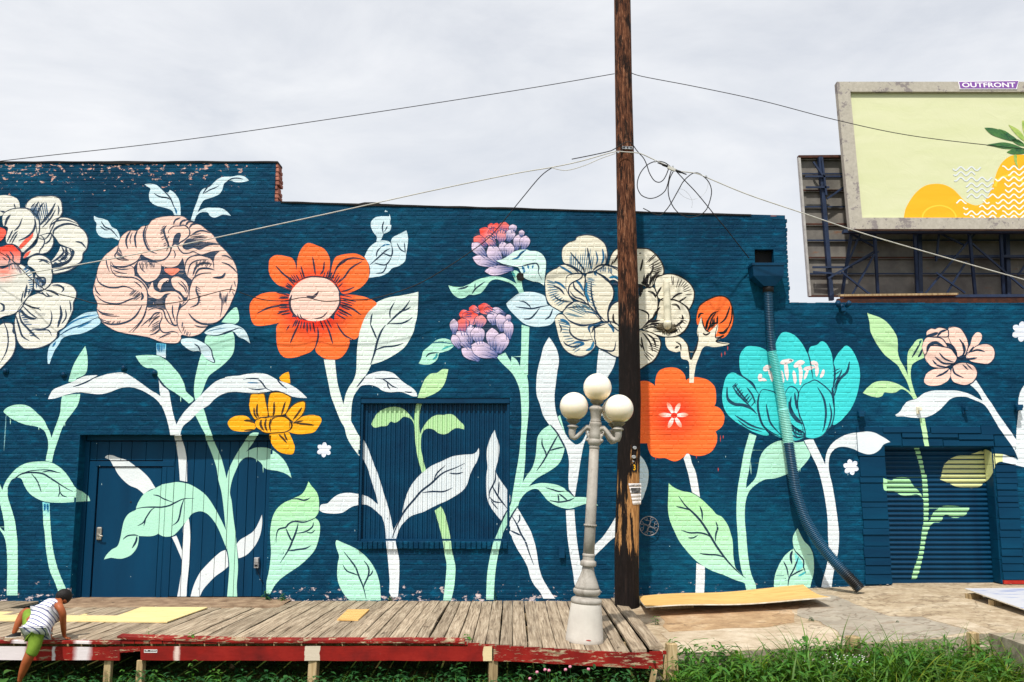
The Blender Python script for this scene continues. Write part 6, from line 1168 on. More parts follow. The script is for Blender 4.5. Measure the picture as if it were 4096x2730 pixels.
part([(19, 1820), (20.5, 1817), (20.5, 1812), (18.5, 1809), (20, 1806), (26, 1800), (27.5, 1793), (26, 1785), (21, 1780), (21, 1774)], "lower_bulb", 40, flute=lambda z: .003 if hh(1806) < z < hh(1783) else 0)
shade(part([(21, 1782), (24, 1776), (25, 1760), (22, 1740), (23, 1728), (25, 1722), (24, 1716), (19.5, 1713)], "arm_boss"), 60)
part([(20, 1716), (21.5, 1713), (21.5, 1708), (19.5, 1705), (20.5, 1696), (23, 1678), (27, 1666), (29, 1662), (28.5, 1657), (24, 1653), (17, 1648), (12, 1645), (11.5, 1636)], "vase", 40, flute=lambda z: .003 if hh(1700) < z < hh(1670) else 0)
def globe(c, up=0):
    g = empty("globe_head"); g.parent = lamp; g.location = c
    mb = MB(); mb.lathe([(11*U, -72*U), (14*U, -70*U), (19*U, -66*U), (27*U, -58*U), (28.5*U, -56*U), (27*U, -54*U), (20*U, -54*U)], 28, flute=lambda z: .003 if -68*U < z < -57*U else 0); mb.build("fitter", MAT['fitter'], g, True)
    pr = [(57*U*sin(pi*k/22), -57*U*cos(pi*k/22)) for k in range(2, 22)]; mb = MB(); mb.lathe(pr + [(.001, 57*U)], 40); mb.build("globe", MAT['globe'], g, True); return g
globe((0, 0, hh(1574)))
def arm(ang, R_=.275, dz=0):
    c, s = cos(ang), sin(ang); P = lambda r, y: (r*c, r*s, hh(y) + dz)
    a = empty("lamp_arm"); a.parent = lamp
    path = [P(.045, 1752), P(.075, 1738), P(.11, 1737), P(.145, 1748), P(.18, 1762), P(.215, 1776), P(.25, 1782), P(R_ - .003, 1778), P(R_ + .006, 1766), P(R_ + .005, 1752), P(R_, 1742)]
    mb = MB(); mb.tube(path, [.024, .026, .026, .025, .025, .027, .033, .038, .042, .044, .045], 14); mb.build("arm_curve", MAT['lampgrey'], a, True)
    for off in (-.013, .013):
        mb = MB(); mb.tube([(p[0] - s*off, p[1] + c*off, p[2] + (.022 if k < 5 else .012)) for k, p in enumerate(path[1:8])], .007, 6); mb.build("arm_rib", MAT['lampgrey'], a, True)
    mb = MB(); mb.lathe([(.046, -.03), (.05, -.012), (.066, -.006), (.070, 0), (.066, .006), (.05, .018), (.034, .026), (.03, .034)], 24, c=P(R_, 1738)); mb.build("arm_cup", MAT['lampgrey'], a, True)
    sp = []                                              # scroll under the arm
    for k in range(26): t = k/25*2.3*2*pi/1.6; r = .042*(1-k/30); sp.append((( .085 + r*cos(t+1.2))*c, (.085 + r*cos(t+1.2))*s, hh(1752) + dz - .005 + r*sin(t+1.2)))
    mb = MB(); mb.tube(sp, [.014*(1-.5*k/25) for k in range(26)], 8); mb.build("scroll", MAT['lampgrey'], a, True)
    mb = MB(); mb.tube([P(.09, 1762), P(.075, 1772), P(.07, 1782), P(.085, 1788), P(.105, 1784)], [.022, .02, .018, .022, .016], 8); mb.build("scroll_foot", MAT['lampgrey'], a, True)
    globe(P(R_, 1738 - 72)[:2] + (hh(1738) + dz + .034 + 70*U,))
arm(radians(184)); arm(radians(-22), .285); arm(radians(28), .285, -.012)
lamp.rotation_euler = (0, radians(3.7), 0)
# paint scuff
mb = MB(); mb.lathe([(.03, 0), (.02, .002)], 10); o = mb.build("red_scuff", mat("scuff_red", S(170, 60, 50), .6), lamp); o.scale = (1, .22, 1); o.rotation_euler = (pi/2 - .09, 0, 0); o.location = (.03, -.2215, .05)

# ------------------------------------------------------------------ utility pole
YP_ = -.70
def m_pole():
    m = mat("creosoted_pole", S(96, 60, 42), .85, .2); t = NT(m); v = t.coord('Object', (22, 22, 1.9)); v3 = t.coord('Object', (6, 6, 1.3)); sep = t.n("SeparateXYZ"); t.l(t.world(), sep.inputs[0])
    f = t.noise(v, 2.2, 8, .72, .7); g_ = t.noise(v3, 1.3, 5, .65)
    br = t.ramp(f, [(.36, S(22, 13, 10)), (.46, S(74, 42, 28)), (.56, S(122, 76, 52)), (.70, S(182, 138, 108))])
    dk = t.ramp(f, [(.36, S(10, 8, 9)), (.62, S(34, 26, 24)), (.8, S(70, 56, 46))])
    hz = t.n("MapRange"); hz.inputs[1].default_value = 3.2; hz.inputs[2].default_value = 5.6; t.l(sep.outputs[2], hz.inputs[0])
    fac = t.math('ADD', hz.outputs[0], t.math('MULTIPLY', t.math('SUBTRACT', g_, .5), 1.1))
    k = t.mix(t.ramp(fac, [(.42, K0), (.60, W1)]), dk, br); k = t.mix(t.ramp(t.noise(t.coord('Object', (9, 9, 2.4)), 1.1, 7, .74), [(.50, K0), (.57, (.9,)*3)]), k, S(20, 13, 11))
    # bare tan wood where the sheathing has gone, low on the pole's right side
    zb = t.n("MapRange"); zb.inputs[1].default_value = .55; zb.inputs[2].default_value = .95; t.l(sep.outputs[2], zb.inputs[0])
    zt = t.n("MapRange"); zt.inputs[1].default_value = 2.5; zt.inputs[2].default_value = 1.75; t.l(sep.outputs[2], zt.inputs[0])
    xb = t.n("MapRange"); xb.inputs[1].default_value = 1.66; xb.inputs[2].default_value = 1.86; t.l(sep.outputs[0], xb.inputs[0])
    win = t.math('MULTIPLY', zb.outputs[0], t.math('ADD', zt.outputs[0], 0))
    th_ = t.math('ADD', t.math('MULTIPLY', t.noise(t.coord('Object', (9, 9, .8)), 1.5, 7, .72), .9), t.math('ADD', t.math('MULTIPLY', win, .18), t.math('MULTIPLY', xb.outputs[0], .16)))
    fb = t.ramp(t.math('MULTIPLY', th_, t.math('GREATER_THAN', win, .02)), [(.665, K0), (.70, W1)])
    tan = t.ramp(f, [(.35, S(128, 84, 46)), (.6, S(196, 146, 92))])
    k = t.mix(fb, k, tan)
    t.col(k); t.bump(t.math('ADD', f, t.math('MULTIPLY', t.noise(t.coord('Object', (26, 26, .9)), 1.6, 6, .7), .8)), .9, .015); return m
pole = empty("utility_pole", (on_y(2508, 2420, YP_).x, YP_, 0), "tall weathered wooden utility pole standing close to the wall", "utility pole"); PX = pole.location.x
pts = [(2508, 2432, 49), (2506, 2200, 48), (2513, 1900, 45), (2520, 1600, 43.5), (2514, 1200, 41), (2504, 800, 37), (2494, 350, 34), (2489, 0, 33)]
P3 = []; 
for (a, b, r) in pts:
    q = on_y(a, b, YP_); dep = (q.y-CAM.y)*CT + (q.z-CAM.z)*ST; P3.append((q, r*dep/FPX))
d_ = (P3[-1][0]-P3[-2][0]).normalized(); P3.append((P3[-1][0] + d_*1.6, P3[-1][1]*.96)); P3.insert(0, (P3[0][0] - Vector((0, 0, .5)), P3[0][1]))
def pole_at(z):
    for (a, ra), (b, rb) in zip(P3[:-1], P3[1:]):
        if a.z <= z <= b.z: t = (z-a.z)/(b.z-a.z); return a.lerp(b, t), ra+(rb-ra)*t
    return P3[-1]
mb = MB(); N_ = 40; zs = [P3[0][0].z + (P3[-1][0].z-P3[0][0].z)*k/160 for k in range(161)]; i0 = 0
for z in zs:
    c, r = pole_at(z)
    for a in range(N_):
        t = 2*pi*a/N_; rr = r*(1 + .02*noise.noise((cos(t)*2.2, sin(t)*2.2, z*.35)) + .012*noise.noise((cos(t)*7, sin(t)*7, z*.5)))
        mb.v.append((c.x + rr*cos(t) - PX, rr*sin(t), z))
for k in range(160):
    for a in range(N_): b = (a+1) % N_; mb.f.append((k*N_+a, k*N_+b, (k+1)*N_+b, (k+1)*N_+a))
mb.f.append(tuple(160*N_+a for a in range(N_)))
mb.build("pole_shaft", m_pole(), pole, True)
galv = m_noise("galvanised_steel", S(150, 152, 156), S(200, 202, 204), 20, .45, .1, 40, .5, metal=.6); rub = m_noise("black_rubber", S(14, 14, 16), S(30, 30, 32), 20, .6, .1, 40); white_c = m_noise("white_cable_sheath", S(176, 174, 167), S(204, 202, 195), 9, .5, 0, 1, .4)
def on_pole(px, py, out=.004):
    q = on_y(px, py, YP_); c, r = pole_at(q.z); xx = q.x - c.x; xx = max(-r*.97, min(r*.97, xx)); return Vector((c.x + xx, YP_ - sqrt(max(0, r*r - xx*xx)) - out, q.z)), math.asin(xx/r)
def plate(px, py, w_, h_, m, name, th=.006, parent=pole, bev=.002):
    p, a = on_pole(px, py, .006); mb = MB(); mb.box(-w_/2, w_/2, -th, .004, -h_/2, h_/2); o = mb.build(name, m, parent); bevel(o, bev, 2); o.location = p - (parent.location if parent else Vector()); o.rotation_euler = (0, 0, a); return o
pl_ = plate(2440 + 252/3.92, 500 + 415/3.92, .16, .045, galv, "bracket_plate", .02)
for k in (-1, 0, 1):
    mb = MB(); mb.lathe([(.012, 0), (.012, .012), (.006, .014)], 6); o = mb.build("bolt", rub, pl_); o.rotation_euler = (pi/2, 0, 0); o.location = (k*.055, -.021, .002)
for (px, py, r) in ((2533, 1793, .030), (2529, 1829, .032), (2527, 1847, .014)):
    p, a = on_pole(px, py, .008); mb = MB(); mb.lathe([(r, 0), (r, .006), (r*.8, .009)], 20); o = mb.build("tag_disc", galv, pole); o.rotation_euler = (pi/2, 0, a); o.scale = (1.1, .8, 1); o.location = p - pole.location
def text_mesh(s, size, name, m, parent=None, bold=0.0, squeeze=1.0):
    cu = bpy.data.curves.new(name, 'FONT'); cu.body = s; cu.size = size; cu.align_x = 'CENTER'; cu.align_y = 'CENTER'; cu.offset = bold; cu.extrude = .0008; cu.resolution_u = 3
    tmp = bpy.data.objects.new("tmp_text", cu); COL.objects.link(tmp); dg = bpy.context.evaluated_depsgraph_get(); me = bpy.data.meshes.new_from_object(tmp.evaluated_get(dg)); bpy.data.objects.remove(tmp); me.name = name; me.materials.clear(); me.materials.append(m)
    for v_ in me.vertices: v_.co.x *= squeeze
    o = bpy.data.objects.new(name, me); COL.objects.link(o); o.rotation_euler = (pi/2, 0, 0)
    if parent: o.parent = parent
    return o
tp = plate(2531, 1872, .075, .12, mat("tag_black", S(14, 14, 15), .5), "number_tag", .004)
tx = text_mesh("3", .115, "number", mat("tag_yellow", S(250, 186, 20), .5), tp, .002, .8); tx.location = (0, -.0085, 0)
# lost dog notice stapled round the pole
ps = MB(); pmat = m_noise("notice_paper", S(214, 210, 208), S(226, 222, 220), 5, .8, .1, 30); q0 = [(2508, 1934), (2566, 1934), (2568, 2018), (2526, 2019)]
NU, NV = 10, 6; G = []
for j in range(NV+1):
    for i in range(NU+1):
        s, t = i/NU, j/NV; px = (q0[0][0]*(1-s)+q0[1][0]*s)*(1-t) + (q0[3][0]*(1-s)+q0[2][0]*s)*t; py = (q0[0][1]*(1-s)+q0[1][1]*s)*(1-t) + (q0[3][1]*(1-s)+q0[2][1]*s)*t
        p, a = on_pole(px, py, .007); 
        if s > .75: p = p + Vector((.05*(s-.75)*2, -.0, 0))
        G.append(p)
for j in range(NV):
    for i in range(NU): ps.poly([G[j*(NU+1)+i], G[(j+1)*(NU+1)+i], G[(j+1)*(NU+1)+i+1], G[j*(NU+1)+i+1]])
notice = ps.build("lost_dog_notice", pmat, None, True); md = notice.modifiers.new("thick", 'SOLIDIFY'); md.thickness = .0012; md.offset = 0; tag(notice, "white lost dog notice stapled to the utility pole", "notice")
def on_notice(s, t): 
    i = min(NU-1, int(s*NU)); j = min(NV-1, int(t*NV)); a, b = s*NU-i, t*NV-j; g4 = [G[j*(NU+1)+i], G[j*(NU+1)+i+1], G[(j+1)*(NU+1)+i], G[(j+1)*(NU+1)+i+1]]
    return g4[0].lerp(g4[1], a).lerp(g4[2].lerp(g4[3], a), b) + Vector((0, -.0025, 0))
cu = text_mesh("LOST DOG", .042, "notice_heading", mat("notice_ink", S(70, 70, 74), .8), notice, .0006)
for v_ in cu.data.vertices:
    s, t = .5 + v_.co.x/.24, .10 - v_.co.y/.34; p = on_notice(min(1, max(0, s)), min(1, max(0, t))); v_.co = p
cu.rotation_euler = (0, 0, 0)
ph = MB()
for i in range(8):
    for j in range(4):
        gsh = 60 + 130*abs(noise.noise((i*.9, j*1.1, 3))); c = S(gsh, gsh, gsh); a, b, c2, d = (.1+i*.1, .21+j*.065), (.2+i*.1, .21+j*.065), (.2+i*.1, .275+j*.065), (.1+i*.1, .275+j*.065)
        ph.poly([on_notice(*a), on_notice(*d), on_notice(*c2), on_notice(*b)], c)
ph.build("notice_photo", MAT['mural'], notice)
for k in range(6):
    wl = (.34, .28, .34, .2, .2, .2)[k]; t = .56 + k*.06; ph = MB(); ph.poly([on_notice(.52-wl, t), on_notice(.52-wl, t+.016), on_notice(.52+wl, t+.016), on_notice(.52+wl, t)]); ph.build("notice_line", mat("notice_grey%d" % k, S(150, 148, 148), .8), notice)

# ------------------------------------------------------------------ cables
def cable(pts, r, m, name, label, Y=-.9, smoothn=8, n=8, closed_end=True):
    P = []
    for q in pts: P.append(on_y(q[0], q[1], q[2] if len(q) > 2 else Y))
    out = []
    for k in range(len(P)-1):
        a = P[max(0, k-1)]; b = P[k]; c = P[k+1]; d = P[min(len(P)-1, k+2)]
        for i in range(smoothn):
            t = i/smoothn; out.append(.5*((2*b) + (c-a)*t + (2*a-5*b+4*c-d)*t*t + (3*b-a-3*c+d)*t**3))
    out.append(P[-1]); mb = MB(); mb.tube(out, r, n); o = mb.build(name, m, None, True); return tag(o, label, "cable", "overhead cables")
D2 = 4096/2353
def dd(*a): return [(x*D2, y*D2) + tuple(r) for x, y, *r in a]
cable(dd((-700, 760), (-300, 693), (0, 639), (300, 587), (700, 503), (1000, 437), (1180, 400), (1268, 385), (1330, 372), (1380, 358), (1414, 349), (1440, 350), (1470, 353), (1500, 366), (1545, 386)), .0085, white_c, "trunk_cable", "thick white cable from the pole to the left, sagging across the flowers")
cable(dd((1545, 388), (1562, 394), (1600, 399), (1630, 411), (1720, 448), (1850, 492), (2000, 542), (2200, 600), (2353, 643), (2900, 795)), .0085, white_c, "trunk_cable", "thick white cable from the pole to the right, crossing before the billboard")
cable(dd((1268, 386), (1300, 392), (1340, 382), (1380, 365), (1414, 353)), .006, white_c, "cable_loop", "short white slack loop under the left trunk cable")
cable(dd((-300, 408), (40, 366), (400, 325), (800, 268), (1200, 206), (1412, 170)), .006, rub, "thin_wire", "thin dark wire rising to the pole from the left roof", Y=-1.0)
cable(dd((1450, 168), (1480, 177), (1600, 200), (1750, 232), (1916, 275), (2080, 310), (2270, 334), (2400, 345), (2900, 372)), .006, rub, "thin_wire", "thin dark wire from the pole to the right across the billboard", Y=-1.0)
bz = lambda x, y, o=(2440, 500), s=3.92: (o[0]+x/s, o[1]+y/s)
def zz_(o, s, *a): return [(o[0]+x/s, o[1]+y/s) + tuple(r) for x, y, *r in a]
cable(zz_((2440, 500), 3.92, (-600, 540), (-300, 480), (-30, 420), (60, 385), (180, 310), (290, 268), (360, 320), (410, 390), (460, 450), (530, 530), (580, 640), (620, 760), (690, 870), (765, 902), (830, 870), (880, 790), (915, 700)), .0075, rub, "service_cable", "black cable wound over the pole bracket with a hanging loop")
cable(dd((1268, 386, -.9), (1240, 408, -.85), (1190, 468, -.7), (1130, 540, -.6), (1080, 580, -.5), (1000, 632, -.45), (940, 662, -.42), (860, 686, -.4), (800, 690, -.4), (745, 693, -.4), (700, 684, -.4), (650, 692, -.4), (600, 688, -.4), (550, 672, -.4)), .0075, rub, "drop_cable", "black cable drooping across the orange flower", Y=-.5)
cable([(900 + 90/2.24, 600 + 1262/2.24), (2040/2.24, 600 + 1252/2.24), (1850/2.24, 600 + 1300/2.24), (1700/2.24, 600 + 1342/2.24), (1500/2.24, 600 + 1378/2.24), (1200/2.24, 600 + 1392/2.24), (870/2.24, 600 + 1378/2.24), (700/2.24, 600 + 1335/2.24), (540/2.24, 600 + 1295/2.24), (400/2.24, 600 + 1250/2.24), (270/2.24, 600 + 1150/2.24), (100/2.24, 600 + 985/2.24), (-200/2.24, 600 + 800/2.24)], .0068, rub, "drop_cable", "black cable sagging across the peach peony", Y=-.42)
cable(zz_((2440, 500), 3.92, (950, 660), (850, 590), (720, 575), (600, 620), (500, 720), (440, 850), (430, 980), (480, 1090), (560, 1140), (650, 1155), (760, 1120), (860, 1040), (905, 930), (930, 820), (960, 720)), .0075, rub, "cable_coil", "round black cable coil hanging beside the pole")
cable(zz_((2440, 500), 3.92, (990, 735), (935, 850), (912, 1000), (930, 1150), (1000, 1300), (1100, 1400), (1240, 1450), (1400, 1420), (1510, 1330), (1570, 1180), (1592, 1040), (1560, 920), (1500, 840), (1400, 765), (1320, 755), (1240, 800), (1150, 890), (1080, 1010), (960, 1225), (870, 1350), (790, 1415), (700, 1400), (600, 1350), (520, 1310)), .0075, rub, "cable_coil", "large black cable coil trailing onto the parapet")
cable(zz_((2440, 500), 3.92, (1040, 730), (1160, 860), (1350, 1060), (1540, 1290), (1700, 1490, -.7), (1803, 1610, -.6), (1990, 1850, -.35), (2180, 2090, -.12)), .0075, rub, "service_cable", "black cable running from the clamp down to the rain hopper")
cable(zz_((2440, 500), 3.92, (1500, 840), (1535, 900), (1530, 980), (1480, 1080), (1400, 1140), (1290, 1172), (1180, 1140), (1100, 1080), (1070, 1040), (1100, 1005), (1170, 1030), (1250, 1110), (1290, 1210), (1280, 1300)), .0022, galv, "thin_wire", "fine grey wire loop under the cable clamp")
clm = empty("cable_clamp", on_y(*bz(960, 690), -.9), "white splice clamp with black boots on the overhead cable", "clamp")
ca = on_y(*bz(905, 665), -.92); cb = on_y(*bz(1025, 715), -.92)
mb = MB(); mb.bar(ca - clm.location, cb - clm.location, .045, .03); bevel(mb.build("clamp_body", white_c, clm), .004)
for (a, b) in (((745, 595), (905, 655)), ((1030, 715), (1200, 780))):
    mb = MB(); A_, B2 = on_y(*bz(*a), -.92) - clm.location, on_y(*bz(*b), -.92) - clm.location; mb.tube([A_, A_.lerp(B2, .45), A_.lerp(B2, .5), B2], [.009, .011, .019, .019] if a[0] < 900 else [.019, .019, .011, .009], 10); mb.build("boot", rub, clm, True)
for (x_, y_) in ((710, 570), (985, 660), (1508, 812), (130, 430)):
    mb = MB(); q = on_y(*bz(x_, y_), -.915); mb.box(q.x-.012, q.x+.012, q.y-.014, q.y+.014, q.z-.016, q.z+.016); o = mb.build("cable_clip", galv); bevel(o, .003); tag(o, "small steel clip on the overhead cable " + {710: "just right of the pole", 985: "above the splice clamp", 1508: "where the coil meets the cable", 130: "on the face of the pole"}[x_], "clip", "cable clips")

# ------------------------------------------------------------------ rain hopper and corrugated hose
rain = empty("rain_hopper", on_y(3068, 1080, 0), "navy rain hopper under the wall scupper with a long corrugated hose", "downpipe"); rl = rain.location
def rb(x0, x1, z0, z1): return x0 - rl.x, x1 - rl.x, z0 - rl.z, z1 - rl.z
hx0, hx1 = on_y(3003, 1085, -.2).x, on_y(3133, 1085, -.2).x; zt, zm, zb_ = on_y(3068, 1062, -.2).z, on_y(3068, 1108, -.2).z, on_y(3068, 1146, -.2).z
mb = MB(); o_ = -rl
def ring(x0, x1, y0, y1, z): return [Vector((x0, y0, z)) + o_, Vector((x1, y0, z)) + o_, Vector((x1, y1, z)) + o_, Vector((x0, y1, z)) + o_]
cxh = (hx0+hx1)/2; cx0 = on_y(3072, 1146, -.14).x
R_s = [ring(cx0-.09, cx0+.09, -.23, -.06, zb_), ring(hx0+.02, hx1-.02, -.28, -.012, zm), ring(hx0+.012, hx1-.012, -.288, -.012, zt - .02)]
for a, b in zip(R_s[:-1], R_s[1:]):
    for k in range(4): q = (k+1) % 4; mb.poly([a[k], a[q], b[q], b[k]])
mb.poly(R_s[0][::-1]); mb.build("hopper_box", MAT['navy_metal'], rain)
fl = MB()
for (x0, x1, y0, y1) in ((hx0, hx1, -.30, -.275), (hx0, hx0+.025, -.2745, -.012), (hx1-.025, hx1, -.2745, -.012)):
    fl.box(x0-rl.x, x1-rl.x, y0-rl.y, y1-rl.y, zt-.02-rl.z, zt+.02-rl.z)
fl.build("hopper_rim", MAT['navy_metal'], rain)
mb = MB(); mb.box(SCUP[0]-rl.x, SCUP[1]-rl.x, .12, .18, SCUP[2]-rl.z, SCUP[3]-rl.z); mb.build("scupper_dark_fill", MAT['tar'], rain)  # black panel added inside the scupper so its depth reads dark
hp = []
def addz(o, s, pts): 
    for x_, y_, Y in pts: hp.append(on_y(o[0]+x_/s, o[1]+y_/s, Y))
addz((2400, 800), 2.24, [(1506, 770, -.14), (1506, 830, -.14), (1510, 930, -.14), (1517, 1080, -.13), (1528, 1230, -.13)])
addz((2500, 1300), 2.24, [(1318, 240, -.13), (1345, 350, -.13), (1378, 520, -.14), (1405, 680, -.15), (1432, 840, -.16), (1458, 1000, -.17), (1482, 1180, -.18), (1512, 1380, -.20)])
addz((2500, 1900), 2.24, [(1525, 130, -.22), (1560, 250, -.25), (1605, 380, -.29), (1680, 520, -.34), (1770, 650, -.40), (1870, 770, -.47), (1970, 880, -.54), (2060, 975, -.60), (2108, 1030, -.64)])
path = []
for k in range(len(hp)-1):
    a = hp[max(0, k-1)]; b = hp[k]; c = hp[k+1]; d = hp[min(len(hp)-1, k+2)]
    for i in range(20):
        t = i/20; path.append(.5*((2*b) + (c-a)*t + (2*a-5*b+4*c-d)*t*t + (3*b-a-3*c+d)*t**3))
path.append(hp[-1]); Ls = [0]
for a, b in zip(path[:-1], path[1:]): Ls.append(Ls[-1] + (b-a).length)
tot = Ls[-1]; step = .0066; mb = MB(); pts_ = []; rs_ = []; cs_ = []; s = 0; j = 0; k = 0
def tpx(p):
    d = p - CAM; f = d.y*CT + d.z*ST; up = -d.y*ST + d.z*CT; return 2048 + FPX*d.x/f, 1365 - FPX*up/f
while s < tot:
    while Ls[j+1] < s: j += 1
    p = path[j].lerp(path[j+1], (s-Ls[j])/(Ls[j+1]-Ls[j])); ph_ = k % 4; base = .068 if s < .32 else .066
    if s > tot*.4: base = .078
    pts_.append(p - rl); rs_.append(base + (.008 if ph_ in (0, 1) else -.007)); y = tpx(p)[1]
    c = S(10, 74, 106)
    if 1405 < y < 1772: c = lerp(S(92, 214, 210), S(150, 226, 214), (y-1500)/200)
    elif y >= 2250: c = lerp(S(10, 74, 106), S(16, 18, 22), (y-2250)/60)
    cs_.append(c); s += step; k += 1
i0 = len(mb.v); mb.tube(pts_, rs_, 16, True); mb.c = [c for c in cs_ for _ in range(16)]
def m_hose():
    m = mat("painted_hose_plastic", (0, 0, 0), .38, .5); t = NT(m); at = t.n("VertexColor"); at.layer_name = "Col"; v = t.world()
    t.col(t.mix(t.ramp(t.noise(v, 6, 4), [(.55, K0), (.8, (.3,)*3)]), at.outputs[0], S(30, 96, 130))); t.rough(t.ramp(t.noise(v, 20, 3), [(.3, (.3,)*3), (.7, (.5,)*3)])); return m
mb.build("corrugated_hose", m_hose(), rain, True)
mb = MB(); mb.tube([hp[0] + Vector((0, 0, .01)) - rl, hp[1] + Vector((0, 0, .0)) - rl], .086, 20); mb.build("hose_collar", rub, rain, True)
# splash of blue paint under the hose mouth
# ------------------------------------------------------------------ small things on the wall
cream = m_noise("cream_painted_pvc", S(222, 216, 192), S(234, 228, 206), 6, .45, .1, 40, .4)
q1 = on_y(2400 + 594/2.24, 800 + 742/2.24, -.06); q2 = on_y(2400 + 598/2.24, 800 + 872/2.24, -.06); q3 = on_y(2400 + 604/2.24, 800 + 1090/2.24, -.06)
pv = empty("pvc_pipe", q3, "cream painted plastic pipe stub on the cream peony", "pipe")
mb = MB(); mb.tube([q1 - q3, q2 - q3], .0505, 18); shade(mb.build("upper_pipe", cream, pv, True)); mb = MB(); mb.tube([q2 - q3 + Vector((0, 0, -.003)), Vector((0, 0, 0))], .056, 18); shade(mb.build("lower_pipe", cream, pv, True))
mb = MB(); mb.tube([Vector((0, 0, .005)), Vector((0, 0, -.03)), Vector((0, .015, -.06)), Vector((0, .06, -.08)), Vector((0, .10, -.08))], .062, 18); mb.build("elbow", cream, pv, True)
mb = MB(); random.seed(3)
for k in range(26): a = 2*pi*k/26; r = .10*random.uniform(.6, 1.25); mb.tube([(r*cos(a)*1.3, .055, -.085 + r*sin(a)*.6), (r*cos(a)*1.2, .035 + .012*random.random(), -.085 + r*sin(a)*.55), (r*cos(a)*.5, .03, -.085 + r*sin(a)*.3)], [.03, .024, .01], 6)
o = mb.build("mortar_patch", m_noise("rough_mortar", S(120, 112, 92), S(70, 64, 54), 14, .9, .8, 30), pv, True); o["kind"] = "stuff"
# ornamental round grille
gq = on_y(2596, 2105, -.07); gr = empty("round_grille", gq, "round scrolled metal ornament hung on the wall by the pole", "ornament"); gm = m_noise("dull_pewter", S(104, 104, 110), S(150, 148, 150), 20, .5, .2, 50, .5, metal=.5)
RG = .145
mb = MB(); mb.tube([(RG*cos(2*pi*k/48), 0, RG*sin(2*pi*k/48)) for k in range(49)], .006, 8); mb.build("rim", gm, gr, True)
mb = MB(); mb.tube([(.018*cos(2*pi*k/16), 0, .018*sin(2*pi*k/16)) for k in range(17)], .005, 6); mb.build("hub", gm, gr, True)
for k in range(8):
    a = k*pi/4
    mb = MB(); pts2 = []
    for i in range(22):
        t = i/21; r = .02 + .075*t; w_ = .028*sin(t*pi)*(1 if k % 2 else -1); b_ = a + w_/max(r, .03) + (t > .7)*(t-.7)*1.6; pts2.append((r*cos(b_), 0, r*sin(b_)))
    mb.tube(pts2, .0042, 6); mb.build("scroll", gm, gr, True)
    mb = MB(); cx_, cz_ = .118*cos(a+.39), .118*sin(a+.39); mb.tube([(cx_ + .021*cos(2*pi*i/14), 0, cz_ + .021*sin(2*pi*i/14)) for i in range(15)], .0038, 6); mb.build("loop", gm, gr, True)
mb = MB(); mb.bar((0, .002, .0), (0, .07, 0), .008, .008); mb.build("peg", gm, gr)
# flood lights above the loading bay
fq = on_y(3364, 1228, -.02); fl_ = empty("twin_floodlight", fq, "small navy twin floodlight under the low parapet", "floodlight")
mb = MB(); mb.lathe([(.045, 0), (.045, .02), (.02, .05)], 16); o = mb.build("back_plate", MAT['navy_metal'], fl_, True); o.rotation_euler = (pi/2, 0, 0)
for s_ in (-1, 1):
    mb = MB(); mb.lathe([(.02, -.02), (.034, .0), (.04, .05), (.042, .09)], 14); h = mb.build("lamp_head", MAT['navy_metal'], fl_, True); h.location = (s_*.06, -.07, .0); h.rotation_euler = (radians(60), 0, s_*.5)
mb = MB(); mb.box(-.03, .045, -.10, -.03, -.09, -.03); bevel(mb.build("sensor", MAT['navy_metal'], fl_), .006)
for k, (px, py, w_, cm, lab) in enumerate(((3442, 1658, 1, 'navy_metal', "small navy bracket light over the left post of the loading bay"), (3672, 1642, 1, None, "small white bracket on the pale painted leaf"), (3855, 1642, 1, 'navy_metal', "small navy bracket over the middle of the loading bay"), (4069, 1632, 1, 'navy_metal', "small navy bracket light near the right edge"))):
    q = on_y(px, py, -.03); e = empty("wall_bracket", q, lab, "bracket", "brackets over the loading bay"); m_ = MAT[cm] if cm else cream
    mb = MB(); mb.box(-.02, .02, -.01, .035, -.055, .055); bevel(mb.build("bracket_plate", m_, e), .003)
    mb = MB(); mb.box(-.012 if k in (1, 2) else -.06, .03 if k in (1, 2) else .05, -.09, -.0105, -.01, .045); bevel(mb.build("bracket_arm", m_, e), .006)
    if k in (0, 3): mb = MB(); mb.box(-.07, .01, -.14, -.091, -.05, .02); bevel(mb.build("bracket_head", m_, e), .008)
q = on_y(2247, 2211, -.03); wb = empty("junction_box", q, "navy painted junction box low on the wall left of the lamp", "box")
mb = MB(); mb.box(-.038, .04, -.045, .04, -.075, .075); bevel(mb.build("box_body", MAT['navy_metal'], wb), .004); mb = MB(); mb.box(-.042, .044, -.052, -.0455, -.079, .079); bevel(mb.build("box_cover", MAT['navy_metal'], wb), .003)
q = on_y(1028, 2250, DY - .03); wb = empty("outlet_box", q, "grey metal outlet box on the boards right of the door", "box")
mb = MB(); mb.box(-.036, .036, -.04, .03, -.085, .075); bevel(mb.build("box_body", galv, wb), .004); mb = MB(); mb.box(-.032, .032, -.052, -.041, .0, .068); bevel(mb.build("flap", galv, wb), .003); mb = MB(); mb.box(-.026, .02, -.05, -.041, -.06, -.03); mb.build("socket", rub, wb)
mb = MB(); mb.tube([(0, .0, -.085), (.02, .01, -.16), (.06, .0, -.24), (.12, .0, -.33)], .004, 6); mb.build("lead", rub, wb, True)
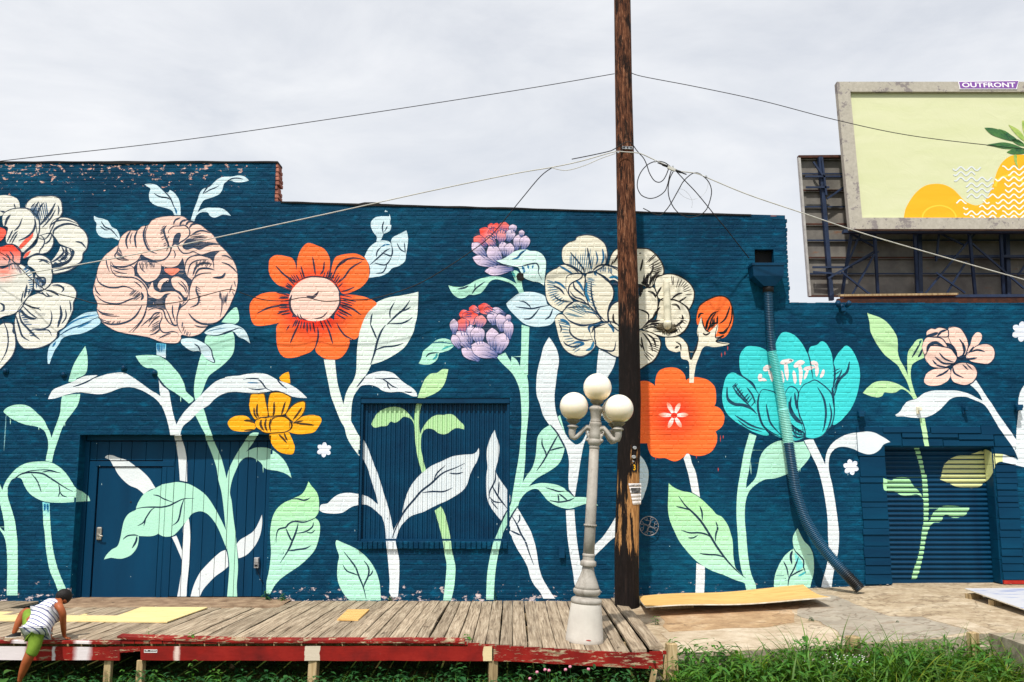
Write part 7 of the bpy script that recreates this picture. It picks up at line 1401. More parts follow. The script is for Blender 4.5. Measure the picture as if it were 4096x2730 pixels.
for (px, py, lab) in ((22, 1485, "bolt head under the white peony"), (255, 1499, "bolt head left of the white leaf"), (495, 1472, "bolt head in a chipped hole above the white leaf"), (618, 1492, "bolt head beside the mint leaf")):
    q = on_y(px, py, -.012); e = empty("anchor_bolt", q, "round navy " + lab, "bolt", "anchor bolts in the wall"); mb = MB(); mb.lathe([(.05, 0), (.05, .006), (.04, .01)], 14); o = mb.build("washer", MAT['wall'], e, True); o.rotation_euler = (pi/2, 0, 0)
    mb = MB(); mb.lathe([(.034, .008), (.036, .022), (.028, .036), (.012, .042)], 12); o = mb.build("bolt_head", MAT['navy_metal'], e, True); o.rotation_euler = (pi/2, 0, 0)
q = on_y(1700 + 855/2.24, 800 + 690/2.24, -.012); mb = MB(); mb.lathe([(.07, 0), (.07, .006), (.05, .007)], 8); o = mb.build("wall_hole_disc", MAT['tar']); o.rotation_euler = (pi/2, 0, .2); o.location = q; tag(o, "black octagonal disc standing in for a hole in the wall under the lilac bud", "plug")  # flat black disc stands in for the dark inside of an open hole
# ------------------------------------------------------------------ billboard on the low roof
TILT = radians(5.5); YB = 2.2
bo = on_y(3395, 922, YB)                       # lower left corner of the frame
bb = empty("billboard", bo, "large billboard with pale green pineapple advert and grey frame on the roof", "billboard")
bn = Vector((0, -cos(TILT), sin(TILT)*-1)); uX = Vector((1, 0, 0)); uZ = Vector((0, sin(TILT), cos(TILT))); nO = uX.cross(uZ).normalized()
if nO.y > 0: nO = -nO
def onb(px, py, off=0.0):
    "photograph point carried onto the board's own plane: (u, v)"
    d = ray(px, py); o = bo + nO*off; t = (o - CAM).dot(nO)/d.dot(nO); p = CAM + d*t - bo; return p.dot(uX), p.dot(uZ)
def bpt(u, v, off=0.0): return uX*u + uZ*v + nO*off
BW, BH = 6.1, onb(3345, 335)[1]
def bpoly(mb, pts, off, col=None): mb.poly([bpt(u, v, off) for u, v in pts], col)
def bbox(name, u0, u1, v0, v1, o0, o1, m, parent=bb, bev=0):
    mb = MB(); P = [bpt(u, v, o) for o in (o0, o1) for u, v in ((u0, v0), (u1, v0), (u1, v1), (u0, v1))]
    mb.v = [tuple(p) for p in P]; mb.f = [(0, 3, 2, 1), (4, 5, 6, 7), (0, 1, 5, 4), (1, 2, 6, 5), (2, 3, 7, 6), (3, 0, 4, 7)]
    o = mb.build(name, m, parent)
    if bev: bevel(o, bev)
    return o
def m_frame():
    m = mat("weathered_grey_frame", S(176, 170, 158), .7, .3); t = NT(m); v = t.coord('Object'); a = t.noise(v, 3.2, 7, .7, .4); b = t.noise(v, 14, 6, .7)
    k = t.ramp(b, [(.3, S(160, 154, 142)), (.7, S(188, 182, 170))]); k = t.mix(t.ramp(t.math('ADD', t.math('MULTIPLY', a, .6), t.math('MULTIPLY', b, .4)), [(.535, K0), (.56, (.85,)*3)]), k, S(124, 116, 118)); t.col(k); return m
FM = m_frame(); FT = .235; FL = .30
x_in, v_in0 = onb(3096 + 608/1.742, 300 + 1005/1.742); v_in1 = onb(3096 + 520/1.742, 300 + 130/1.742)[1]; xi1 = onb(3096 + 520/1.742, 300 + 130/1.742)[0]
x_in = (x_in + xi1)/2
def mitre(name, pts):
    mb = MB(); A = [bpt(u, v, .07) for u, v in pts]; B_ = [bpt(u, v, -.06) for u, v in pts]
    mb.poly(A); mb.poly(B_[::-1])
    for k in range(4): q = (k+1) % 4; mb.poly([A[k], B_[k], B_[q], A[q]])
    return bevel(mb.build(name, FM, bb), .006)
mitre("frame_left", [(0, 0), (x_in, v_in0), (x_in, v_in1), (0, BH)])
mitre("frame_bottom", [(0.004, 0), (BW-.004, 0), (BW-x_in, v_in0), (x_in, v_in0)])
mitre("frame_top", [(x_in, v_in1), (BW-x_in, v_in1), (BW-.004, BH), (.004, BH)])
mitre("frame_right", [(BW, 0), (BW, BH), (BW-x_in, v_in1), (BW-x_in, v_in0)])
def m_vinyl(name, c0, c1):
    m = mat(name, c0, .42, .35); t = NT(m); v = t.coord('Object', (.6, 1, 3)); f = t.noise(v, 1.6, 5, .6, .6); t.col(t.ramp(f, [(.3, c1), (.7, c0)])); t.bump(t.noise(t.coord('Object', (1, 1, 1), (0, .7, 0)), 2.2, 4, .6, 1.2), .25, .03); return m
vin = m_vinyl("pale_green_vinyl", S(212, 214, 176), S(205, 209, 165))
bbox("poster_sheet", x_in - .02, BW - x_in + .02, v_in0 - .02, v_in1 + .02, -.03, .0, vin)
ad = empty("advert_print"); ad.parent = bb
# amber hill of the print
oz, sz_ = (3096, 300), 1.742
def bz_(s): return [onb(oz[0] + x/sz_, oz[1] + y/sz_)[0:2] + (c,) for x, y, c in [(float(tk.rstrip('!').split(',')[0]), float(tk.rstrip('!').split(',')[1]), tk.endswith('!')) for tk in s.split()]]
def bshape(s, m, off, name, nseg=8):
    P = bz_(s); Q = smooth([(p[0]*100, p[1]*100, p[2]) for p in P], True, nseg); mb = MB(); bpoly(mb, [(a/100, b/100) for a, b in Q], off); return mb.build(name, m, ad)
am = m_vinyl("amber_print", S(240, 180, 26), S(238, 172, 14)); am2 = m_vinyl("amber_ring_print", S(250, 204, 62), S(249, 199, 50))
bshape("905,1001! 915,940 945,880 990,820 1050,775 1120,760 1190,768 1250,800 1290,840 1330,880 1380,905 1420,910 1460,890 1500,830 1530,750 1560,660 1600,600 1660,562 1742,558 1830,562 1900,600 1950,700 2000,850 2040,1001!", am, .003, "amber_hill")
def bstroke(pts, w_, m, off, name, closed=False):
    P = [(p[0], p[1]) for p in pts]; mb = MB(); n = len(P)
    for k in range(n-1):
        a, b = P[k], P[k+1]; L_, R2 = [], []
        for q, (c, d) in ((a, (P[max(0, k-1)], P[min(n-1, k+1)])), (b, (P[k], P[min(n-1, k+2)]))):
            dx_, dy_ = d[0]-c[0], d[1]-c[1]; l = math.hypot(dx_, dy_) or 1; L_.append((q[0]-dy_/l*w_/2, q[1]+dx_/l*w_/2)); R2.append((q[0]+dy_/l*w_/2, q[1]-dx_/l*w_/2))
        bpoly(mb, [L_[0], R2[0], R2[1], L_[1]], off)
    return mb.build(name, m, ad)
for (x0, y0, r, w_) in ((1150, 1001, 118, .03), (1640, 780, 100, .05)):
    pts3 = [onb(oz[0] + (x0 + r*cos(pi + k*pi/16))/sz_, oz[1] + (y0 + .75*r*sin(pi + k*pi/16))/sz_) for k in range(17)]; bstroke(pts3, w_, am2, .0045, "swirl")
wv_w = mat("white_print", S(244, 242, 234), .5); wv_p = mat("pale_wave_print", S(214, 220, 226), .5)
waves = [(1245, 1440, 655, 'p'), (1250, 1400, 690, 'p'), (1255, 1520, 728, 'p'), (1335, 1530, 768, 'p'), (1342, 1530, 806, 'p'), (1342, 1500, 845, 'p'), (1590, 1742, 650, 'w'), (1630, 1742, 688, 'w'), (1540, 1742, 727, 'w'), (1605, 1742, 767, 'w'), (1610, 1742, 806, 'w'), (1500, 1742, 846, 'w'), (1270, 1340, 885, 'w'), (1455, 1500, 885, 'w'), (1545, 1742, 885, 'w'), (1318, 1350, 925, 'w'), (1430, 1742, 924, 'w'), (1322, 1550, 963, 'w'), (1590, 1742, 963, 'w'), (1365, 1742, 994, 'w')]
for (xa, xb, yc, c) in waves:
    xb2 = xb if xb < 1742 else 1960; n = max(4, int((xb2-xa)/5)); pts3 = [onb(oz[0] + (xa + (xb2-xa)*k/n)/sz_, oz[1] + (yc + 13*sin((xa + (xb2-xa)*k/n - 1245)/74*2*pi*1.0))/sz_) for k in range(n+1)]
    bstroke(pts3, .026, wv_w if c == 'w' else wv_p, .0062, "wave_line")
lf1 = m_noise("leaf_print_green", S(30, 78, 52), S(78, 128, 62), 9, .5, 0); lf2 = m_noise("leaf_print_lime", S(120, 164, 72), S(190, 200, 110), 8, .5, 0)
for s, m_ in (("1465,370! 1520,372 1570,385 1610,410 1640,445 1690,450 1742,485! 1690,470 1630,458 1570,440 1510,415", lf1), ("1560,378! 1610,392 1650,420 1690,448 1660,452 1620,425", lf1), ("1632,348! 1680,370 1720,400 1760,470! 1720,450 1670,400", lf2), ("1475,490! 1530,480 1600,472 1680,490 1760,530! 1680,520 1600,515 1530,500", lf1), ("1620,540! 1660,520 1710,520 1760,545! 1700,556 1650,552", lf1), ("1668,560! 1690,560 1692,600 1700,655! 1680,620 1670,590", lf2), ("1728,320! 1760,330 1800,400 1790,480! 1750,430 1730,370", lf2), ("1760,480! 1800,440 1870,430 1930,450! 1870,475 1800,500", lf1), ("1655,455 1700,452 1760,500! 1700,490", lf1)): bshape(s, m_, .0078, "printed_leaf")
# maker's plate on the top frame
c0 = [onb(3096 + x/1.742, 300 + y/1.742) for x, y in ((1268, 62), (1692, 54), (1676, 116), (1280, 116))]
def bquad(pts, o0, o1, m, name, parent):
    mb = MB(); A = [bpt(u, v, o1) for u, v in pts]; B_ = [bpt(u, v, o0) for u, v in pts]; mb.poly(A); mb.poly(B_[::-1])
    for k in range(4): q = (k+1) % 4; mb.poly([A[k], B_[k], B_[q], A[q]])
    return mb.build(name, m, parent)
sg = bquad(c0, .0715, .085, mat("sign_white", S(238, 236, 240), .45), "name_plate", bb)
cc = (sum(p[0] for p in c0)/4, sum(p[1] for p in c0)/4); bquad([(cc[0] + (u-cc[0])*.972, cc[1] + (v-cc[1])*.84) for u, v in c0], .0855, .0875, mat("sign_purple", S(126, 76, 160), .45), "purple_field", sg)
tx = text_mesh("OUTFRONT", .30, "plate_lettering", mat("sign_letter_white", S(244, 242, 246), .45), sg, .006, 1.0)
wd = max(v_.co.x for v_ in tx.data.vertices) - min(v_.co.x for v_ in tx.data.vertices); hg = max(v_.co.y for v_ in tx.data.vertices) - min(v_.co.y for v_ in tx.data.vertices)
tw = (c0[1][0]-c0[0][0])*.87; th = (c0[0][1]-c0[3][1])*.62; ymid = (max(v_.co.y for v_ in tx.data.vertices) + min(v_.co.y for v_ in tx.data.vertices))/2
for v_ in tx.data.vertices: p = bpt(cc[0] + v_.co.x*tw/wd, cc[1] + (v_.co.y-ymid)*th/hg, .0895 + v_.co.z); v_.co = p
tx.rotation_euler = (0, 0, 0)
# steel carrying the board
steel = m_noise("navy_rusty_steel", S(18, 34, 60), S(30, 50, 84), 6, .55, .3, 30, .45); rust = m_noise("rusty_rail", S(92, 52, 36), S(52, 34, 30), 9, .8, .4, 30)
def bar(name, a, b, w1, w2, m=steel, parent=bb): mb = MB(); mb.bar(Vector(a) - bo, Vector(b) - bo, w1, w2); return mb.build(name, m, parent)
zr = zC + .02
def pt(x, y, Y): return on_y(3096 + x/1.742, 300 + y/1.742, Y)
bar("bottom_rail", pt(480, 1095, YB + .1), pt(2600, 1092, YB + .1), .06, .12)
for k, (xt, xb) in enumerate(((540, 470), (700, 725), (980, 1000), (1360, 1405), (1580, 1600), (1900, 1960))):
    bar("leg", pt(xt, 1100, YB + .25), pt(xb, 1560, YB + .6), .05, .05)
for (x0, y0, x1, y1) in ((525, 1100, 700, 1200), (605, 1100, 490, 1370), (375, 1420, 700, 1230), (700, 1250, 540, 1540), (470, 1375, 680, 1540), (1160, 1105, 1330, 1190), (1400, 1105, 1050, 1530), (1130, 1380, 1330, 1520), (1380, 1175, 1742, 1490), (1340, 1300, 1200, 1530), (1150, 1110, 1130, 1300), (1900, 1100, 1700, 1400)):
    bar("brace", pt(x0, y0, YB + .35), pt(x1, y1, YB + .45), .032, .032)
bar("cross_beam", pt(1125, 1268, YB + .5), pt(2300, 1265, YB + .5), .05, .07)
bar("roof_beam", pt(480, 1548, YB - .3), pt(2500, 1540, YB - .3), .05, .12); bar("wood_plank", pt(455, 1540, YB - .42), pt(1275, 1530, YB - .42), .035, .1, MAT['post'])
bar("sill_beam", pt(440, 1580, YB - .1), pt(2500, 1572, YB - .1), .09, .1, rust)
# ---- second board seen from behind
YR = 2.95; ro = on_y(3096 + 242/1.742, 300 + 1545/1.742, YR)
rbd = empty("rear_billboard", ro, "older billboard seen from behind, rusty sheet panels on dark steel posts", "billboard")
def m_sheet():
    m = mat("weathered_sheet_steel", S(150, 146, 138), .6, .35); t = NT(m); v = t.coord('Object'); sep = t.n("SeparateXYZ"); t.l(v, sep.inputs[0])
    k = t.ramp(t.noise(v, 1.6, 6, .65), [(.3, S(84, 80, 78)), (.55, S(120, 116, 110)), (.75, S(150, 144, 134))]); k = t.mix(t.ramp(t.noise(t.coord('Object', (1.2, 1, 5)), 2.0, 6, .7), [(.60, K0), (.72, (.8,)*3)]), k, S(134, 84, 44))  # rust is real; the greys are darkened to carry the front board's shade
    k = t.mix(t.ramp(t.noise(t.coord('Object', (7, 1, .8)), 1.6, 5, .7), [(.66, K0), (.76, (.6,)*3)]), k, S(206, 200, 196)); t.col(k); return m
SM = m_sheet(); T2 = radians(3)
def rp(x, y, off=0.0):
    q = pt(x, y, YR); dzv = q.z - ro.z; return Vector((q.x, YR + dzv*0 + off, q.z))
ys_ = [590, 695, 810, 925, 1045, 1158, 1278, 1390, 1545]; 
for k, (a, b) in enumerate(zip(ys_[:-1], ys_[1:])):
    xl_ = lambda y: 168 + 72*(y-590)/955.
    A, B_, C_, D_ = rp(xl_(a), a), rp(2700, a), rp(2700, b), rp(xl_(b), b); mb = MB(); e = Vector((0, .03, 0)); ed = Vector((0, -.05, 0))
    D2_ = D_ + Vector((0, 0, .025)); C2_ = C_ + Vector((0, 0, .025))
    for P in ((D2_, C2_, B_, A), (A, B_, B_ + ed, A + ed), (A + ed, B_ + ed, B_ + ed - Vector((0, 0, .03)), A + ed - Vector((0, 0, .03)))): mb.poly([p - ro for p in P])
    mb.poly([p - ro for p in (A + e, D2_ + e, C2_ + e, B_ + e)])
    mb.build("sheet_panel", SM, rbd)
    bar("seam_rail", rp(xl_(b), b, -.03), rp(2700, b, -.03), .03, .05, rust if k % 2 else steel, rbd).location = bo - ro + Vector((0, 0, 0)) - (bo - ro)*0 - (bo-ro) + (bo-ro)
for o in [c for c in rbd.children if c.name.startswith("seam_rail")]: o.location = bo - ro
def rbar(name, a, b, w1, w2, m=steel): o = bar(name, a, b, w1, w2, m, rbd); o.location = bo - ro
galv2 = m_noise("pale_edge_steel", S(190, 188, 184), S(160, 158, 156), 8, .5, .1)
rbar("edge_trim", rp(166, 585, -.06), rp(240, 1548, -.06), .04, .1, galv2); rbar("top_trim", rp(160, 582, -.06), rp(2700, 560, -.06), .05, .1, rust)
for (x0, x1) in ((305, 385), (980, 1000), (1580, 1610), (2100, 2140)): rbar("post", rp(x0, 590, -.12), rp(x1, 1580, -.12), .075, .1)
for (x0, y0, x1, y1) in ((250, 630, 320, 730), (345, 885, 490, 785), (310, 600, 340, 860), (375, 1415, 700, 1250), (250, 1390, 380, 1400), (195, 732, 490, 732), (200, 806, 360, 806), (245, 1357, 520, 1357)): rbar("stay", rp(x0, y0, -.2), rp(x1, y1, -.2), .035, .035)
# ------------------------------------------------------------------ the climbing child
skin_m = m_noise("brown_skin", S(146, 76, 42), S(172, 94, 54), 9, .5, .05, 60, .35)
def skinned(name, nodes, edges, m, parent, root=0, lev=2):
    me = bpy.data.meshes.new(name); me.from_pydata([n[:3] for n in nodes], edges, []); o = bpy.data.objects.new(name, me); COL.objects.link(o); o.parent = parent
    md = o.modifiers.new("skin", 'SKIN'); md.use_smooth_shade = True
    for k, n in enumerate(nodes):
        sv = me.skin_vertices[0].data[k]; sv.radius = (n[3], n[4] if len(n) > 4 else n[3]); sv.use_root = (k == root)
    sb = o.modifiers.new("sub", 'SUBSURF'); sb.levels = lev; sb.render_levels = lev
    me.materials.append(m); return o
zc = lambda x, y, Y: on_y(x/3.92, 2330 + y/3.92, Y)
H0 = zc(525, 700, -4.02)
kid = empty("person", Vector((H0.x, H0.y, GZ)), "child in striped sleeveless shirt and green shorts climbing onto the deck", "person"); kl = kid.location
def K(x, y, Y, *r): p = zc(x, y, Y) - kl; return (p.x, p.y, p.z) + tuple(r)
body = [K(520, 700, -4.0, .085, .08),     # 0 pelvis
        K(640, 560, -3.93, .08, .075), K(760, 440, -3.86, .095, .08), K(870, 330, -3.80, .075, .065), K(935, 275, -3.76, .036), K(965, 235, -3.73, .036),      # 1-5 spine, neck
        K(935, 385, -3.93, .042), K(985, 480, -3.92, .042), K(988, 600, -3.88, .036), K(1000, 760, -3.80, .030), K(1005, 835, -3.76, .020), K(1030, 866, -3.745, .022, .014),   # 6-11 near arm
        K(850, 320, -3.64, .042), K(830, 520, -3.55, .030), K(800, 700, -3.62, .024), K(785, 850, -3.70, .021), K(790, 872, -3.715, .020, .013),     # 12-16 far arm
        K(560, 800, -4.03, .075), K(555, 950, -4.05, .074), K(480, 1110, -4.07, .058), K(425, 1230, -4.07, .056), K(360, 1390, -4.05, .046), K(310, 1530, -4.03, .026), K(300, 1570, -4.03, .024),   # 17-23 standing leg
        K(470, 640, -3.90, .078), K(450, 530, -3.70, .062), K(435, 445, -3.55, .046), K(370, 480, -3.56, .05), K(290, 640, -3.60, .046), K(225, 780, -3.62, .027), K(212, 815, -3.62, .024)]   # 24-30 raised leg
ed = [(0, 1), (1, 2), (2, 3), (3, 4), (4, 5), (3, 6), (6, 7), (7, 8), (8, 9), (9, 10), (10, 11), (3, 12), (12, 13), (13, 14), (14, 15), (15, 16), (0, 17), (17, 18), (18, 19), (19, 20), (20, 21), (21, 22), (22, 23), (0, 24), (24, 25), (25, 26), (26, 27), (27, 28), (28, 29), (29, 30)]
kb = skinned("body", body, ed, skin_m, kid)
# fingers resting on the boards, as part of the skin
def hand(x, y, Y, flip=1, nm="hand"):
    nodes = [K(x-28, y-26, Y, .016, .014), K(x, y, Y-.0, .020, .012)]; e = [(0, 1)]
    for k, (dx_, dy_, dY, l) in enumerate(((62, -4, .035, 1), (80, 4, .012, 1), (78, 8, -.012, 1), (58, 12, -.034, 1), (14, 12, -.045, 1))):
        b = len(nodes); nodes += [K(x + flip*dx_*.45, y + dy_*.4 - 3, Y + dY*.8, .0092), K(x + flip*dx_*.78, y + dy_*.8 + 1, Y + dY, .0080), K(x + flip*dx_, y + dy_ + 7, Y + dY*1.05, .0068)]; e += [(1, b), (b, b+1), (b+1, b+2)]
    return skinned(nm, nodes, e, skin_m, kid, 1, 1)
hand(1035, 872, -3.76); hand(795, 874, -3.72, .8)
# head: skull, hair, ear, nose, eye
hc = zc(1000, 232, -3.71) - kl; hd = empty("head"); hd.parent = kid; hd.location = hc; hd.rotation_euler = (radians(28), radians(24), radians(-52))
def ball(name, r, m, parent, loc=(0, 0, 0), fn=None, n=24, mm=16):
    mb = MB()
    for i in range(mm+1):
        a = pi*i/mm
        for j in range(n):
            b = 2*pi*j/n; p = Vector((sin(a)*cos(b), sin(a)*sin(b), cos(a))); s = fn(p) if fn else 1; mb.v.append(tuple(Vector((p.x*r[0], p.y*r[1], p.z*r[2]))*s + Vector(loc)))
    for i in range(mm):
        for j in range(n): k = (j+1) % n; mb.f.append((i*n+j, (i+1)*n+j, (i+1)*n+k, i*n+k))
    return mb.build(name, m, parent, True)
# local frame: -y is the face, +z the crown
ball("skull", (.068, .082, .088), skin_m, hd, fn=lambda p: 1 - .16*max(0, -p.z)*(1 - .5*max(0, -p.y)))
hair_m = m_noise("black_hair", S(10, 8, 9), S(26, 20, 18), 60, .6, .6, 120, .35)
def hf(p):
    face = p.y < -.35 and p.z < .42; low = p.z < -.42
    return .93 if (face or low) else 1.0 + .03*noise.noise((p.x*9, p.y*9, p.z*9))
ball("hair", (.075, .088, .094), hair_m, hd, (0, .003, .004), hf, 40, 28)
for s in (-1, 1):
    ball("ear", (.010, .019, .027), skin_m, hd, (s*.071, -.004, -.010)); ball("eye", (.010, .006, .007), mat("eye%d" % s, S(30, 20, 16), .3), hd, (s*.028, -.079, -.002))
ball("nose", (.011, .015, .014), skin_m, hd, (0, -.085, -.018)); ball("mouth", (.020, .006, .006), m_noise("lips", S(120, 62, 50), S(110, 54, 46), 9), hd, (0, -.076, -.046))
# shirt with thin blue stripes
def m_stripes():
    m = mat("striped_jersey", S(226, 226, 232), .85, .15); t = NT(m); ax = (Vector(body[3][:3]) - Vector(body[0][:3])).normalized()
    tcn = t.n("TexCoord"); dp = t.n("VectorMath"); dp.operation = 'DOT_PRODUCT'; dp.inputs[1].default_value = ax; t.l(tcn.outputs['Object'], dp.inputs[0])
    nz_ = t.noise(tcn.outputs['Object'], 7, 3); f = t.math('FRACT', t.math('ADD', t.math('MULTIPLY', dp.outputs['Value'], 23.0), t.math('MULTIPLY', nz_, .5)))
    t.col(t.ramp(f, [(.0, S(228, 226, 232)), (.66, S(230, 228, 234)), (.74, S(84, 90, 140)), (.92, S(88, 94, 142)), (.97, S(226, 226, 232))])); t.bump(t.noise(tcn.outputs['Object'], 14, 4), .3, .02); return m
def K2(b, s=1.0, dx_=0, dy_=0, dz_=0, r2=None): n = body[b]; return (n[0]+dx_, n[1]+dy_, n[2]+dz_, n[3]*s, (n[4] if len(n) > 4 else n[3])*s if r2 is None else r2)
shirt = [K(560, 850, -4.05, .138, .125), K(570, 760, -4.03, .145, .130), K(610, 640, -3.97, .138, .122), K(700, 510, -3.90, .130, .112), K(800, 400, -3.84, .122, .1), K(885, 312, -3.79, .062, .06), K(880, 370, -3.91, .062, .062), K(800, 315, -3.68, .058)]
skinned("shirt", shirt, [(0, 1), (1, 2), (2, 3), (3, 4), (4, 5), (4, 6), (4, 7)], m_stripes(), kid, 2)
green_m = m_noise("lime_green_shorts", S(104, 132, 40), S(128, 158, 56), 7, .8, .3, 25, .2)
shorts = [K(530, 730, -4.0, .092, .088), K(562, 830, -4.03, .084), K(560, 960, -4.05, .078), K(495, 1110, -4.07, .068), K(478, 1140, -4.07, .066), K(470, 640, -3.90, .084), K(452, 545, -3.72, .072), K(442, 475, -3.60, .062)]
skinned("shorts", shorts, [(0, 1), (1, 2), (2, 3), (3, 4), (0, 5), (5, 6), (6, 7)], green_m, kid)
shoe_m = m_noise("black_trainer", S(16, 16, 20), S(30, 30, 36), 20, .6, .2, 40); sole_m = mat("white_sole", S(220, 216, 206), .6)
def shoe(x, y, Y, yaw):
    e = empty("shoe"); e.parent = kid; e.location = zc(x, y, Y) - kl; e.rotation_euler = (0, 0, yaw)
    for nm, m, pr, z0, z1 in (("upper", shoe_m, .92, .016, .058), ("sole", sole_m, 1.0, 0, .0165)):
        out = [(.085*cos(a)*pr + .012, (.034 + .006*cos(a))*sin(a)*pr) for a in [2*pi*k/24 for k in range(24)]]; mb = MB()
        top = [(px_*(.8 if nm == "upper" else 1) - (.014 if nm == "upper" else 0), py_*(.66 if nm == "upper" else 1), z1 - (max(0, px_)*.28 if nm == "upper" else 0)) for px_, py_ in out]; bot = [(a, b, z0) for a, b in out]
        for k in range(24): q = (k+1) % 24; mb.poly([bot[k], bot[q], top[q], top[k]])
        mb.poly(top); mb.poly(bot[::-1]); mb.build(nm, m, e, nm == "upper")
    return e
shoe(225, 872, -3.62, radians(200)); s2 = shoe(300, 1575, -4.03, radians(150)); s2.location.z = .0
# ------------------------------------------------------------------ weeds
def m_leaf(name, c0, c1, c2=None):
    m = bpy.data.materials.new(name); m.use_nodes = True; nt_ = m.node_tree; b = nt_.nodes["Principled BSDF"]; t = NT(m)
    at = t.n("VertexColor"); at.layer_name = "Col"; k = t.mix(t.ramp(t.noise(t.world(), 7, 3), [(.35, K0), (.7, W1)]), c0, c1); k = t.mix(1.0, k, at.outputs[0], 'MULTIPLY')
    t.col(k); b.inputs['Roughness'].default_value = .48; b.inputs['Specular IOR Level'].default_value = .35
    tr = t.n("BsdfTranslucent"); mx = t.n("MixShader"); mx.inputs[0].default_value = .28; br = t.mix(1.0, k, (1.5, 1.6, .7), 'MULTIPLY'); t.l(br, tr.inputs[0]); t.l(b.outputs[0], mx.inputs[1]); t.l(tr.outputs[0], mx.inputs[2])
    out = [n for n in nt_.nodes if n.type == 'OUTPUT_MATERIAL'][0]; t.l(mx.outputs[0], out.inputs[0]); return m
MAT['leaf'] = m_leaf("weed_leaf", S(52, 104, 38), S(92, 142, 52)); MAT['leafd'] = m_leaf("dark_leaf", S(34, 84, 48), S(60, 116, 60)); MAT['grass'] = m_leaf("grass_blade", S(54, 98, 30), S(106, 144, 50))
rw = random.Random(77)
def leaf(mb, p, d, up, L_, W_, droop=.5, fold=.25):
    d = d.normalized(); side = d.cross(up); side = side.normalized() if side.length > 1e-3 else Vector((1, 0, 0)); prof = [(0, .12), (.22, .8), (.48, 1.0), (.75, .62), (1, .04)]; tint = rw.uniform(.7, 1.2); c = (tint*rw.uniform(.9, 1.15), tint, tint*rw.uniform(.8, 1.0)); i0 = len(mb.v)
    for t, w_ in prof:
        q = p + d*L_*t + Vector((0, 0, -droop*L_*t*t)); h = up*(fold*W_*w_*.5)
        for s_ in (-1, 0, 1): mb.v.append(tuple(q + side*s_*W_*w_*.5 + (h if s_ else Vector()))); mb.c.append(c)
    for k in range(4):
        for s_ in (0, 1): a = i0 + k*3 + s_; mb.f.append((a, a+1, a+4, a+3))
def blade(mb, p, az, L_, W_, lean, curl):
    d = Vector((cos(az), sin(az), 0)); side = Vector((-sin(az), cos(az), 0)); tint = rw.uniform(.65, 1.25); c = (tint*rw.uniform(.9, 1.25), tint, tint*rw.uniform(.7, 1.0)); i0 = len(mb.v); n = 7; q = Vector(p); ang = pi/2 - lean
    if rw.random() < .09: c = (2.1, 1.15, .8)
    for k in range(n+1):
        t = k/n; w_ = W_*(.55 + 1.1*t - 1.6*t*t) if t < .6 else W_*max(.03, (1-t)*1.6); tw = side*cos(t*.8) + Vector((0, 0, 1))*sin(t*.8)*.35
        mb.v.append(tuple(q - tw*w_/2)); mb.v.append(tuple(q + tw*w_/2)); mb.c += [c, c]; ang -= curl/n*(1+t); q = q + (d*cos(ang) + Vector((0, 0, 1))*sin(ang))*L_/n
    for k in range(n): a = i0 + k*2; mb.f.append((a, a+1, a+3, a+2))
def weed(p, h, n, L_, W_, label, m='leaf', style='whorl', group="leafy weeds around the deck", name="leafy_weed"):
    e = empty(name, p, label, "weed", group); st = MB(); lv = MB(); lean = Vector((rw.uniform(-.15, .15), rw.uniform(-.25, .05), 1))
    stems = 1 if style == 'whorl' else 3
    for s_ in range(stems):
        ln_ = (lean + Vector((rw.uniform(-.3, .3), rw.uniform(-.3, .3), 0))*(s_ > 0)).normalized(); hh_ = h*rw.uniform(.75, 1.05); P = [ln_*hh_*t + Vector((0, 0, -.02)) for t in (0, .35, .7, 1)]
        st.tube(P, [.004, .0035, .003, .0015], 5)
        for k in range(n):
            t = .3 + .7*k/max(1, n-1); az = k*2.4 + rw.random(); q = ln_*hh_*t; leaf(lv, q, Vector((cos(az), sin(az), .45*(t > .8) + .15)), Vector((0, 0, 1)), L_*rw.uniform(.7, 1.1)*(1.1-.35*t), W_*rw.uniform(.8, 1.1)*(1.1-.3*t), rw.uniform(.2, .7))
    st.build("stem", MAT[m], e) if False else None
    s_m = st.mesh("stem", MAT['leafd']); at = s_m.color_attributes.new("Col", 'FLOAT_COLOR', 'POINT'); at.data.foreach_set("color", [.9, 1, .7, 1]*len(s_m.vertices)); so_ = bpy.data.objects.new("stem", s_m); COL.objects.link(so_); so_.parent = e
    lv.build("leaves", MAT[m], e); return e
def gp(px, Y): return Vector((on_y(px, 2700, Y).x, Y, GZ))
